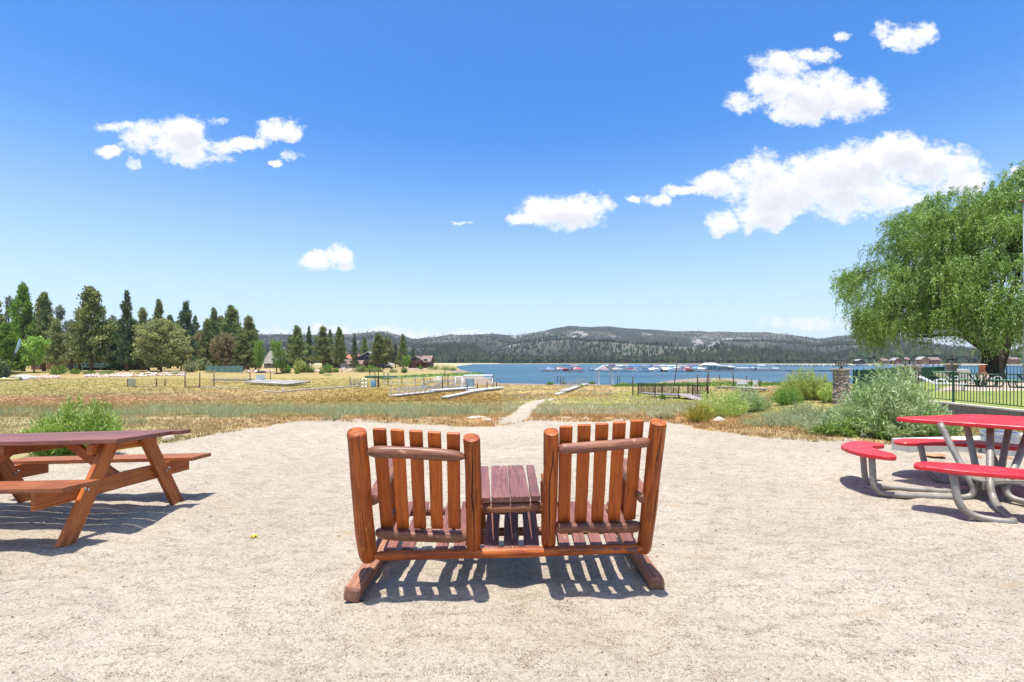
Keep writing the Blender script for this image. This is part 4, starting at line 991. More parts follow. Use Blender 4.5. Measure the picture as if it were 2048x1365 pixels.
# ================================================================== conifers
def crown_mesh(name, seed, prof, nb=110, per=13, tri=5, size=.020, droop=.0, clump=.03, lo=.12, sparse=.0):
    """unit crown, height 1, radius .5"""
    r = np.random.RandomState(seed); C = []; D = []; S = []
    lumps = r.uniform(.65, 1.25, 14)
    for i in range(nb):
        t = lo + (1 - lo) * (i / nb) ** 1.0 + r.uniform(-.01, .01); t = min(t, .985)
        a = r.uniform(0, 6.28)
        if r.uniform() < sparse: continue
        R_ = prof((t - lo) / (1 - lo)) * .5 * r.uniform(.6, 1.12) * lumps[int((a / 6.2832 * 7 + t * 9)) % 14] ** .6
        k = max(3, int(per * (R_ / .5) ** .5 + 2)); s_ = r.uniform(.25, 1.0, k) ** .7
        dz = -droop * R_ * s_ + .10 * R_ * s_ ** 2
        P = np.stack([np.cos(a) * R_ * s_, np.sin(a) * R_ * s_, t + dz], -1)
        P = np.repeat(P, tri, 0) + r.normal(size=(k * tri, 3)) * np.array([clump, clump, clump * .55])
        C.append(P); D.append(np.tile([np.cos(a), np.sin(a), .35], (k * tri, 1)) + r.normal(size=(k * tri, 3)) * .9); S.append(np.full(k * tri, size))
    top = np.stack([r.normal(size=40) * .008, r.normal(size=40) * .008, r.uniform(.93, 1.0, 40)], -1); C.append(top); D.append(r.normal(size=(40, 3)) + [0, 0, 1]); S.append(np.full(40, size * .7))
    C = np.concatenate(C); D = np.concatenate(D); S = np.concatenate(S) * r.uniform(.6, 1.5, len(C))
    V, Fc = leaf_quads(C, D, S * 1.5, S * .95, r); return npmesh(name, V, Fc)
def trunk_mesh(name, top=.9, r0=.020):
    b = MB().tube([(0, 0, -.03), (.003, 0, .05), (.0, .004, .3), (.004, 0, .6), (0, 0, top)], [r0 * 1.25, r0, r0 * .8, r0 * .5, r0 * .12], 8)
    r = random.Random(4)
    for i in range(14):
        t = .16 + .05 * i; a = i * 2.4; L = .12 * (1 - t) + .04
        b.tube([(0, 0, t), (math.cos(a) * L * .6, math.sin(a) * L * .6, t + .012), (math.cos(a) * L, math.sin(a) * L, t + .03)], [r0 * .25, r0 * .16, r0 * .05], 4)
    return b.mesh(name, True)
cone = lambda t: (1 - t) ** .85 * min(1, .55 + t * 4)
PROTO = {
 'spire': (crown_mesh('crown', 1, lambda t: .92 * (1 - t) ** .8 * min(1, .6 + 3 * t), 260, 12, 6, .018, .15, .020, .07), M_FIR),
 'spire2': (crown_mesh('crown', 2, lambda t: (1 - t) ** .7 * (.75 + .25 * math.sin(t * 26)), 200, 12, 6, .020, .10, .024, .11, .1), M_FIR),
 'pond': (crown_mesh('crown', 3, lambda t: (1 - t) ** .68 * min(1, .6 + t * 1.9) * (.82 + .18 * math.sin(t * 31)), 300, 14, 6, .020, -.05, .026, .11, .10), M_PINE),
 'pond2': (crown_mesh('crown', 4, lambda t: min(1, 1.15 * (1 - t) ** .75) * (.74 + .26 * math.sin(t * 21 + 1)), 260, 13, 6, .020, -.10, .027, .14, .1), M_PINE),
 'round': (crown_mesh('crown', 5, lambda t: math.sin(min(1, t * .93 + .10) * math.pi) ** .55, 260, 15, 6, .023, -.1, .036, .08), M_OLIVE),
 'sparse': (crown_mesh('crown', 6, lambda t: (1 - t) ** .6 * (.6 + .4 * math.sin(t * 22)), 170, 9, 5, .019, .05, .022, .14, .25), M_GREYN),
 'bright': (crown_mesh('crown', 7, lambda t: min(1, 1.1 * (1 - t) ** .75 + .02) * (.85 + .15 * math.sin(t * 20)), 220, 13, 6, .022, .0, .030, .06), M_BRIGHT),
 'brown': (crown_mesh('crown', 8, lambda t: math.sin(min(1, t * .9 + .12) * math.pi) ** .6, 150, 13, 6, .026, -.1, .036, .18), M_BROWNN),
 'poplar': (crown_mesh('crown', 9, lambda t: .9 * math.sin(min(1, t * .9 + .10) * math.pi) ** .5, 120, 10, 6, .024, -.9, .030, .10), M_BUSHG),
 'decid': (crown_mesh('crown', 10, lambda t: math.sin(min(1, t * .88 + .12) * math.pi) ** .6, 110, 12, 6, .034, -.4, .045, .18), M_SHRUBB),
}
TRUNK = trunk_mesh('trunk'); TRUNK.materials.append(M_BARK)
for k_, (me_, m_) in PROTO.items(): me_.materials.append(m_)
NAMES = {'spire': 'fir_tree', 'spire2': 'fir_tree', 'pond': 'pine_tree', 'pond2': 'pine_tree', 'round': 'juniper_tree', 'sparse': 'pine_tree', 'bright': 'cedar_tree', 'brown': 'pine_tree', 'poplar': 'poplar_tree', 'decid': 'young_tree'}
trnd = random.Random(17)
def tree(px, ytop, ybase, wpx, kind, label, Y=None, group='trees on the left shore', tw=1.0, m=None):
    wpx = wpx * (.92 if kind in ('round', 'brown', 'decid', 'bright') else 1.32)
    if Y is None: p = GB(px, ybase)
    else: X = (px - CX) * Y / F; p = Vector((X, Y, GZ(X, Y)))
    hgt = H - (ytop - HZ) * p.y / F - p.z; wid = wpx * p.y / F
    t = thing(NAMES[kind], label, 'tree', p, trnd.uniform(0, 6.28), group)
    me, mm = PROTO[kind]
    c = link('crown', me, None, t); c.scale = (wid, wid, hgt)
    if m: c.material_slots[0].link = 'OBJECT'; c.material_slots[0].material = m
    k = link('trunk', TRUNK, None, t); q = min(hgt, wid * 2.2) * tw; k.scale = (q, q, hgt); return t
TREES = [
 (-14,592,750,60,'pond','half-hidden pine cut by the left photo edge',150,None),
 (18,594,750,42,'sparse','thin grey pine between the left edge and the bright green cedar',165,None),
 (46,572,750,78,'bright','tallest bright green cedar near the left edge',140,None),
 (12,648,750,80,'bright','low spreading bright green cedar at the far left, before the taller one',125,None),
 (88,588,749,56,'pond','dark green pine immediately right of the bright green cedar',142,None),
 (120,612,749,52,'sparse','thin see-through pine between two dark pines left of the cabin',155,None),
 (112,640,750,44,'pond2','short pine with bare lower trunk in front of the cabin left end',136,M_OLIVE),
 (143,640,748,40,'sparse','slim olive pine with two reddish stems before the cabin',138,M_OLIVE),
 (182,577,749,84,'pond','broad tall pine with pointed top standing before the dark cabin',136,None),
 (160,625,749,44,'pond2','shorter pine crowded against the left side of the broad tall pine',142,None),
 (254,584,747,46,'spire2','narrow dark fir with bare spire top, right of the cabin',140,None),
 (240,640,747,56,'spire','lower dark fir skirt beside the narrow spire-topped fir',143,None),
 (225,632,747,40,'sparse','pale grey thin tree between the cabin pine and the narrow fir',150,None),
 (285,618,744,40,'pond2','olive pine behind the narrow spire-topped fir',158,M_OLIVE),
 (318,600,744,46,'spire','tall fir rising behind the round olive juniper',168,M_PINE),
 (322,640,748,96,'round','large round olive juniper with short trunk',140,None),
 (298,655,746,60,'round','smaller round olive juniper touching the left side of the large one',148,None),
 (372,605,744,54,'spire2','wide-branched tall fir right of the large round juniper',165,None),
 (362,668,746,44,'pond','short pine at the right side of the large round juniper',152,M_OLIVE),
 (428,617,745,44,'spire','dark pointed fir left of the browning pine',160,M_PINE),
 (415,640,745,40,'pond','low green pine at the left foot of the dark pointed fir',152,None),
 (463,614,744,62,'pond','broad crooked-topped pine above the browning one',165,None),
 (450,668,744,56,'brown','browning pine with thick dark trunk by the green fence',150,None),
 (497,634,745,50,'pond2','green pine leaning right, behind the poplar by the pale rocks',158,None),
 (486,668,746,50,'pond','lower bright pine at the foot of the leaning pine',150,None),
 (511,660,744,30,'spire','small fir at the right end of the left grove',165,M_PINE),
 (518,690,746,20,'poplar','small upright green poplar with pale stem near the rock bank',None,None),
 (553,690,748,20,'poplar','upright poplar in front of the grey-roofed house',None,None),
 (563,706,747,18,'poplar','second small poplar touching the right side of the house poplar',None,None),
 (580,672,738,30,'spire','small dark fir left of the pair behind the grey roof',215,None),
 (594,653,738,42,'pond','pine with pointed top right of the grey-roofed house',205,None),
 (618,654,738,22,'spire2','slim dark fir with bare trunk between two pines',215,None),
 (646,655,739,44,'pond2','wide many-topped pine before the dark gabled house',205,None),
 (660,660,738,26,'spire','narrow fir just right of the many-topped pine',220,M_PINE),
 (678,656,738,30,'pond','pine before the orange-roofed house, left of its roof',200,None),
 (686,670,738,20,'spire','dark fir leaning on the right of the orange-roof pine',210,None),
 (709,668,738,18,'spire2','very slim fir at the left corner of the blue house',205,None),
 (729,675,738,28,'spire','fir showing behind the blue house roof ridge',250,M_PINE),
 (757,668,740,44,'pond','large bushy pine right of the blue house',205,None),
 (773,676,740,36,'brown','browning pine merged with the bushy one near the parked vehicles',212,M_OLIVE),
 (791,688,738,20,'pond2','short grey-green pine between vehicles and brown lodge',215,M_GREYN),
 (806,669,741,32,'spire','dark tall pine just left of the brown lodge',205,M_PINE),
 (812,716,741,16,'poplar','little green tree touching the left wall of the brown lodge',195,None),
 (826,698,738,16,'spire','small round-topped fir above the brown lodge roof',235,None),
 (68,678,749,46,'decid','light green young leafy tree before the dark trunks at left',128,None),
 (405,663,742,60,'brown','bare-branched dark tree between the wide fir and the browning pine',175,None),
]
_k = ['spire', 'pond', 'spire2', 'pond2', 'sparse']; _r = random.Random(21)
_where = [(2,'behind the left photo edge pines'),(30,'behind the bright green cedar'),(66,'between the bright cedar and the dark pine'),(102,'behind the thin see-through pine'),(136,'above the cabin left roof end'),(160,'behind the broad pointed pine, left side'),(206,'behind the broad pointed pine, right side'),(236,'between the broad pine and the spire-topped fir'),(270,'just right of the spire-topped fir'),(300,'behind the smaller olive juniper'),(340,'behind the large olive juniper crown'),(356,'left of the wide-branched tall fir'),(390,'in the gap right of the wide-branched tall fir'),(441,'between the dark pointed fir and the crooked pine'),(480,'behind the crooked-topped pine, right side'),(505,'behind the leaning green pine')]
for i_, (px_, wh_) in enumerate(_where): TREES.append((px_, _r.uniform(628, 655), 742, _r.uniform(34, 50), _k[i_ % 5], 'background conifer ' + wh_, _r.uniform(185, 225), None))
for px, yt, yb, wp, kd, lab, Yd, mm in TREES: tree(px, yt, yb, wp, kd, lab, Yd, m=mm)
# bushes along the left shore, each one countable
BUSH = [(572,728,746,26,M_BUSHG,'yellow-green bush beside the two small poplars',0),(594,738,748,12,M_BUSHG,'narrow green bush right of the small poplars',1),(599,716,745,26,M_SHRUBY,'taller yellow-green bush behind the narrow one',1),
 (597,737,746,12,M_BUSHG,'',2),(619,728,745,22,M_BUSHG,'round green bush below the slim dark fir',0),(655,726,745,32,M_BUSHG,'wide green bush before the dark gabled house',0),(643,739,748,12,M_BUSHG,'small green bush at the left foot of the wide house bush',0),(672,735,745,14,M_BUSHG,'small dark green bush below the light blue garage',0),
 (720,729,744,32,M_BUSHG,'left half of the bright green bush pair below the blue house',0),(741,728,744,34,M_BUSHG,'right half of the bright green bush pair below the blue house',0),(760,734,744,16,M_OLIVE,'olive bush below the parked dark car',0),(787,736,745,20,M_OLIVE,'olive bush left of the brown lodge',0),(808,733,746,14,M_BUSHG,'green bush below the left wall of the brown lodge',0),
 (841,731,740,12,M_BUSHG,'small green bush under the lodge deck',0),(868,730,740,30,M_BUSHG,'left bush of the dark green row right of the lodge',0),(890,731,741,26,M_BUSHG,'middle bush of the dark green row right of the lodge',0),(905,733,742,18,M_BUSHG,'right bush of the dark green row at the water',0),
 (655,747,752,22,M_BUSHG,'low green clump alone in the meadow below the wide house bush',0),(405,712,742,36,M_SAGE,'grey-green bush mass behind the fence left of the browning pine',0),(380,718,744,30,M_SAGE,'pale grey bush left of the large grey-green bush',0),
 (118,728,747,40,M_BUSHG,'bright green shrub left of the cabin steps',0),(280,745,752,18,simple('unused', (0,0,0)),'',2),(150,735,748,22,M_BUSHG,'small green shrub between reddish stems before the cabin',0),
 (420,738,746,30,M_SAGE,'low grey sage bush at the foot of the green fence',0),(-2,712,758,42,M_FIR,'dark spruce-like bush at the far left edge behind the sailboat',0)]
for i, (px, yt, yb, wp, mm, lab, skip) in enumerate(BUSH):
    if skip == 2 or not lab: continue
    p = GB(px, yb); wd = wp * p.y / F; hh = (yb - yt) * p.y / F
    make_shrub('bush', p, wd, wd * .8, hh, mm, 200 + i, lab, 60, 26, hh * .11, hh * .055, cat='bush', group='bushes along the left shore', spiky=.1)
hdg = [(98,126,742,749,'low dark green hedge mound at the left of the cabin front'),(165,195,741,749,'left hedge mound along the cabin front'),(195,236,741,748.5,'right hedge mound along the cabin front'),(341,362,745,749,'small green mound at the right end of the rock bank')]
for i, (a, b, yt, yb, lab) in enumerate(hdg):
    p = GB((a + b) / 2, yb); wd = (b - a) * p.y / F
    make_shrub('hedge', p, wd, wd * .4, (yb - yt) * p.y / F, M_BUSHG, 240 + i, lab, 90, 24, .16, .08, cat='hedge', group='hedge mounds before the cabin', spiky=0)
M_YEL = foliage('yellow_blossom', (.62, .52, .02), (.35, .40, .03), None, .3, .6, 2, .2)
for i, (a, b, lab) in enumerate([(262,280,'left yellow flowering mound on the rock bank'),(283,306,'right yellow flowering mound on the rock bank')]):
    p = GB((a + b) / 2, 749.5); wd = (b - a) * p.y / F
    make_shrub('flower_mound', p, wd, wd * .5, .55, M_YEL, 260 + i, lab, 60, 24, .14, .08, cat='flowers', group='yellow flower mounds on the rock bank', spiky=0)
# rock banks (nobody could count the stones)
def rock_bank(name, segs, n, seed, label):
    r = np.random.RandomState(seed); Vs = []; Cs = []
    ico = np.array([[0,0,1],[.9,0,.2],[.3,.85,.2],[-.7,.5,.2],[-.7,-.5,.2],[.3,-.85,.2],[0,0,-.6]])
    fi = np.array([[0,1,2],[0,2,3],[0,3,4],[0,4,5],[0,5,1],[6,2,1],[6,3,2],[6,4,3],[6,5,4],[6,1,5]])
    for k in range(n):
        a, b, y0, y1 = segs[r.randint(len(segs))]; q = r.uniform(); px = a + (b - a) * q; py = r.uniform(y0, y1)
        Y0 = GB(px, py); s_ = r.uniform(.14, .42)
        P = ico * r.uniform(.6, 1.3, (7, 1)) * s_ * np.array([1.2, 1, .75]); aa = r.uniform(0, 6.28); c, s2 = math.cos(aa), math.sin(aa)
        P = np.stack([P[:, 0] * c - P[:, 1] * s2 + Y0.x, P[:, 0] * s2 + P[:, 1] * c + Y0.y, P[:, 2] + Y0.z + s_ * .3], -1); Vs.append(P)
        base = np.array([[.50,.36,.29],[.60,.50,.42],[.42,.28,.21],[.66,.60,.54]])[r.randint(4)] * r.uniform(.8, 1.15); Cs.append(np.tile(base, (7, 1)))
    n_ = len(Vs); Fc = (np.arange(n_)[:, None, None] * 7 + fi[None]).reshape(-1, 3)
    tag(link(name, npmesh(name, np.concatenate(Vs), Fc, False, np.concatenate(Cs)), M_ROCKV), label, 'rocks', kind='stuff')
rock_bank('rock_bank', [(70,120,753,757),(170,250,750,755),(220,300,748,754.5),(290,372,746,752.5)], 900, 3, 'pinkish riprap stones below the left cabin')
rock_bank('pale_rock_bank', [(490,545,741,746),(605,640,740,744),(680,722,735,744),(715,722,738,743),(800,900,736,741)], 700, 4, 'pale riprap stones along the houses by the lake')

# ================================================================== terrace at the right
LZ = -.08
TER = [(15.75, 8.8), (16.15, 15), (16.45, 18), (15.7, 22.6), (27.6, 34.0), (30.4, 35.4), (37.0, 41.0), (95, 47), (95, 8.8)]
def ccw(P): return P if sum(P[i - 1][0] * P[i][1] - P[i][0] * P[i - 1][1] for i in range(len(P))) > 0 else P[::-1]
lawn = MB(); Tc = ccw(TER); lawn.add([(x, y, LZ) for x, y in Tc], [tuple(range(len(Tc)))]); tag(lawn.obj('lawn', M_LAWN), kind='structure')
PAT = ccw([(21.8, 24.8), (30.5, 33.0), (34, 37.2), (70, 40), (70, 26.0), (26, 25.2)])
pa = MB(); pa.add([(x, y, LZ + .006) for x, y in PAT], [tuple(range(len(PAT)))]); tag(pa.obj('patio', M_PATIO), kind='structure')
rw = thing('retaining_wall', 'brown concrete block retaining wall with pale cap under the green fence', 'wall', (16.1, 15, -.5))
wallb = MB(); capb = MB()
for (a, b) in zip(TER[:6], TER[1:7]):
    A_, B_ = Vector((*a, 0)), Vector((*b, 0)); d = (B_ - A_).normalized(); nrm = Vector((-d.y, d.x, 0)); A2 = A_ + nrm * .10 - rw.location; B2 = B_ + nrm * .10 - rw.location
    A2.z = B2.z = 0
    wallb.bar(A2 + Vector((0, 0, -.15)), B2 + Vector((0, 0, -.15)), .20, 1.02)
    capb.bar(A2 + Vector((0, 0, .405)), B2 + Vector((0, 0, .405)), .26, .06)
wallb.obj('block_wall', M_BLOCK, rw); capb.obj('wall_cap', M_CONC, rw)

def fence(name, label, pts, zb, hh, m, bay=2.4, sp=.125, knuckle=True, panel=None, group=None, br=.009, pr=.028, post_cap=True):
    o0 = Vector((*pts[0], zb)); t = thing(name, label, 'fence', o0, 0, group)
    for a, b in zip(pts[:-1], pts[1:]):
        A_, B_ = Vector((*a, zb)) - o0, Vector((*b, zb)) - o0; L = (B_ - A_).length; nb = max(1, round(L / bay))
        for k in range(nb):
            p0 = A_.lerp(B_, k / nb); p1 = A_.lerp(B_, (k + 1) / nb); l = (p1 - p0).length; d = (p1 - p0) / l
            pb_ = MB(); pb_.box(-pr, pr, -pr, pr, 0, hh + .03); 
            if post_cap: pb_.lathe([(.001, hh + .03), (pr * 1.2, hh + .03), (pr * 1.1, hh + .055), (pr * .4, hh + .075), (.001, hh + .08)], n=8)
            pb_.obj('post', m, t, loc=p0)
            bb = MB(); a0 = p0 + d * pr; a1 = p1 - d * pr
            bb.bar(a0 + Vector((0, 0, hh)), a1 + Vector((0, 0, hh)), .036, .030); bb.bar(a0 + Vector((0, 0, .10)), a1 + Vector((0, 0, .10)), .032, .028)
            n_ = max(2, int(l / sp))
            for j in range(1, n_):
                q = p0 + d * (l * j / n_); bb.bar(q + Vector((0, 0, .10)), q + Vector((0, 0, hh)), br * 2, br * 2, (1, 0, 0))
                if knuckle:
                    z_ = .56 if j % 2 else .36
                    bb.lathe([(.001, -.02), (.010, -.018), (.024, 0), (.010, .018), (.001, .02)], (q.x, q.y, z_ * hh), 6)
            if panel: bb.bar(p0 + Vector((0, 0, hh / 2 + .05)), p1 + Vector((0, 0, hh / 2 + .05)), .012, hh - .12)
            bb.obj('railing_panel', m if not panel else panel, t)
    pb_ = MB(); pb_.box(-pr, pr, -pr, pr, 0, hh + .06); pb_.obj('post', m, t, loc=Vector((*pts[-1], zb)) - o0)
    return t
fence('iron_fence', 'dark green iron fence with knuckled bars on top of the block wall', [(15.85, 9.5), (16.28, 15), (16.55, 18), (15.95, 22.2)], LZ + .0, 1.12, M_GREENMET)
M_SCREEN = simple('dark_green_windscreen', (.010, .075, .038), .7, var=.15, scale=.8)
fence('iron_fence', 'green railing running back from the stone pillar toward the twin pillars', [(16.3, 22.9), (26.8, 33.4)], LZ, 1.10, M_GREENMET, knuckle=False, sp=.16)
fence('screened_fence', 'dark green screened fence between the twin pillars and the lone far pillar', [(29.3, 34.6), (36.0, 40.0)], LZ, 1.10, M_GREENMET, knuckle=False, panel=M_SCREEN)
fence('iron_fence', 'thin green railing at the back of the terrace in front of the big willow trunk', [(38.0, 41.0), (52, 42.2), (66, 43.0)], LZ, 1.12, M_GREENMET, knuckle=False, sp=.3, br=.014)
def pillar(X, Y, zb, ztop, w_, lamp, label, rz=0.0):
    t = thing('stone_pillar', label, 'pillar', (X, Y, zb), rz, 'fieldstone pillars of the terrace fence'); h_ = ztop - zb
    rr = random.Random(int(X * 10)); rings = []
    nz = 18
    for k in range(nz + 1):
        q = w_ / 2 * (1 + rr.uniform(-.05, .05)); r_ = []
        for i in range(16):
            a = 2 * math.pi * (i + .5) / 16; c, s_ = math.cos(a), math.sin(a); sc_ = q / max(abs(c), abs(s_)); j = 1 + rr.uniform(-.05, .05)
            r_.append((c * sc_ * j, s_ * sc_ * j, (h_ - .07) * k / nz))
        rings.append(r_)
    MB().loft(rings).obj('shaft', M_STONE, t)
    MB().box(-w_ * .56, w_ * .56, -w_ * .56, w_ * .56, h_ - .07, h_).obj('cap', simple('tan_capstone', (.50, .38, .27), .9, var=.1) if 'M_CAP' not in globals() else M_CAP, t, bevel=.015)
    if lamp:
        l = thing('pillar_lamp', 'square lantern with dark flat roof on ' + lamp, 'lantern', (X, Y, ztop), rz, 'lanterns on the stone pillars')
        s_ = .155
        MB().lathe([(.001, 0), (.11, 0), (.10, .03), (.04, .05), (.035, .09), (s_ * .9, .10), (s_ * .9, .12), (.001, .12)], n=12).obj('base', M_BLACKMET, l)
        MB().box(-s_ * .85, s_ * .85, -s_ * .85, s_ * .85, .122, .36).obj('glass', M_LAMPGLASS, l)
        fr = MB()
        for a in (-1, 1):
            for b in (-1, 1): fr.box(a * s_ - .012, a * s_ + .012, b * s_ - .012, b * s_ + .012, .12, .37)
        for a in (-1, 1):
            fr.box(-.01, .01, a * s_ - .006, a * s_ + .006, .12, .37); fr.box(a * s_ - .006, a * s_ + .006, -.01, .01, .12, .37)
        fr.obj('frame', M_BLACKMET, l)
        MB().add([(-s_ * 1.4, -s_ * 1.4, .37), (s_ * 1.4, -s_ * 1.4, .37), (s_ * 1.4, s_ * 1.4, .37), (-s_ * 1.4, s_ * 1.4, .37), (-s_ * 1.35, -s_ * 1.35, .40), (s_ * 1.35, -s_ * 1.35, .40), (s_ * 1.35, s_ * 1.35, .40), (-s_ * 1.35, s_ * 1.35, .40), (-.06, -.06, .46), (.06, -.06, .46), (.06, .06, .46), (-.06, .06, .46)],
            [(3, 2, 1, 0), (0, 1, 5, 4), (1, 2, 6, 5), (2, 3, 7, 6), (3, 0, 4, 7), (4, 5, 9, 8), (5, 6, 10, 9), (6, 7, 11, 10), (7, 4, 8, 11), (8, 9, 10, 11)]).obj('roof', M_BLACKMET, l)
M_CAP = simple('tan_capstone', (.50, .38, .27), .9, var=.1)
pillar(15.5, 22.6, -.9, 1.12, .56, 'the near stone pillar behind the willow shrubs', 'nearest fieldstone pillar, standing left of the green fence behind the shrubs', .15)
pillar(28.0, 34.2, -.6, 1.17, .68, 'the left one of the twin stone pillars', 'left one of the twin fieldstone pillars at the back of the terrace', .2)
pillar(28.95, 34.6, -.6, 1.17, .68, 'the right one of the twin stone pillars', 'right one of the twin fieldstone pillars at the back of the terrace', .2)
pillar(37.2, 40.6, -.6, 1.22, .72, 'the far lone pillar under the willow', 'lone fieldstone pillar farthest back, under the drooping willow', .2)

# loungers
def lounger(X, Y, rz, label, back=38):
    t = thing('sun_lounger', label, 'sun lounger', (X, Y, LZ + .01), rz, 'white loungers on the patio'); w_ = .33
    MB().prism([(0, -w_), (1.25, -w_), (1.30, -w_ * .8), (1.30, w_ * .8), (1.25, w_), (0, w_)], .33, .37).obj('seat', M_WHITE, t, bevel=.01)
    a = R(back); c, s_ = math.cos(a), math.sin(a); Mx = Matrix.Translation((0, 0, .35)) @ Matrix.Rotation(R(180), 4, 'Z') @ Matrix.Rotation(-a, 4, 'Y')
    b = MB()
    for k in range(7): b.box(.02 + k * .105, .02 + k * .105 + .09, -w_, w_, -.015, .02, Mx)
    for s2 in (-1, 1): b.box(0, .78, s2 * w_ - .025, s2 * w_ + .025, -.03, -.0155, Mx)
    b.obj('backrest', M_WHITE, t)
    for x in (.12, 1.12):
        for s2 in (-1, 1): MB().tube([(x - .03, s2 * .28, 0), (x + .02, s2 * .29, .16), (x, s2 * .30, .33)], [.028, .034, .04], 8).obj('leg', M_WHITE, t)
    for s2 in (-1, 1): MB().tube(subdiv_path([(.0, s2 * .34, .36), (.06, s2 * .36, .54), (.35, s2 * .37, .56), (.5, s2 * .35, .36)], 4), .022, 6).obj('armrest', M_WHITE, t)
    return t
lounger(28.35, 31.3, .06, 'white lounger with raised back seen side-on, left of the terracotta chiminea')
lounger(22.9, 26.0, -.9, 'white lounger nearest the fence, left of the side-on one', 30)
lounger(31.6, 33.4, .35, 'white lounger behind the side-on one, its back steeply raised', 62)
lounger(31.0, 31.2, -.1, 'white lounger half hidden under the green tables', 20)
# chiminea
ch = thing('chiminea', 'orange terracotta chiminea with narrow neck standing before the willow trunk', 'chiminea', (33.6, 34.3, LZ + .01))
MB().lathe([(.12, .10), (.30, .22), (.37, .45), (.34, .62), (.20, .80), (.15, .95), (.155, 1.18), (.20, 1.22), (.20, 1.26), (.13, 1.26), (.12, 1.0)], n=24).obj('body', M_TERRA, ch, smooth=True, angle=50)
MB().lathe([(.10, 0), (.16, 0), (.14, .02), (.12, .02)], (0, -.36, .42), 12).obj('mouth_rim', M_TERRA, ch)
MB().lathe([(.001, 1.30), (.30, 1.30), (.26, 1.345), (.001, 1.37)], n=20).obj('rain_cap', simple('dull_tin_lid', (.42, .36, .30), .6, .2), ch)
sd = MB()
for k in range(3):
    a = k * 2.094; sd.tube([(math.cos(a) * .34, math.sin(a) * .34, 0), (math.cos(a) * .28, math.sin(a) * .28, .22)], .015, 6)
sd.obj('stand', M_BLACKMET, ch)
def green_table(X, Y, rz, label):
    t = thing('green_park_table', label, 'picnic table', (X, Y, LZ + .01), rz, 'pale green park tables')
    MB().prism([(-.62, -.7), (.62, -.7), (.7, -.62), (.7, .62), (.62, .7), (-.62, .7), (-.7, .62), (-.7, -.62)], .74, .78).obj('tabletop', M_GTABLE, t, bevel=.01)
    for k in range(4):
        a = k * math.pi / 2; c, s_ = math.cos(a), math.sin(a)
        Mx = Matrix.Rotation(a, 4, 'Z')
        MB().box(.80, 1.08, -.55, .55, .42, .455, Mx).obj('seat', M_GTABLE, t, bevel=.01)
        for q in (-.28, .28):
            pts = subdiv_path([Mx @ Vector(p_) for p_ in [(.45, q * 1.2, .74), (.20, q * .8, .35), (.12, q * .6, .12), (.22, q * .8, .03), (.7, q, .03), (.90, q, .08), (.94, q, .42)]], 4)
            MB().tube(pts, .03, 6).obj('frame_tube', M_BLACKMET, t)
    return t
green_table(33.2, 37.0, .3, 'pale green park table farthest back, left of the terracotta chiminea')
green_table(28.9, 29.6, .35, 'pale green park table in the middle, right of the chiminea')
green_table(30.2, 27.9, .2, 'pale green park table cut by the right photo edge')
# street lamp
sl_ = thing('street_lamp', 'tall pale grey lamp post at the right photo edge against the willow', 'street lamp', (37.86, 35.45, LZ))
MB().tube([(0, 0, 0), (0, 0, 6), (0, 0, 13.3)], [.11, .10, .085], 12).obj('pole', simple('pale_blue_grey_pole', (.46, .52, .58), .5), sl_, smooth=True)
MB().box(-.22, .55, -.16, .16, 13.3, 13.48).obj('lamp_head', simple('brown_lamp_head', (.30, .17, .09), .6), sl_, bevel=.03)

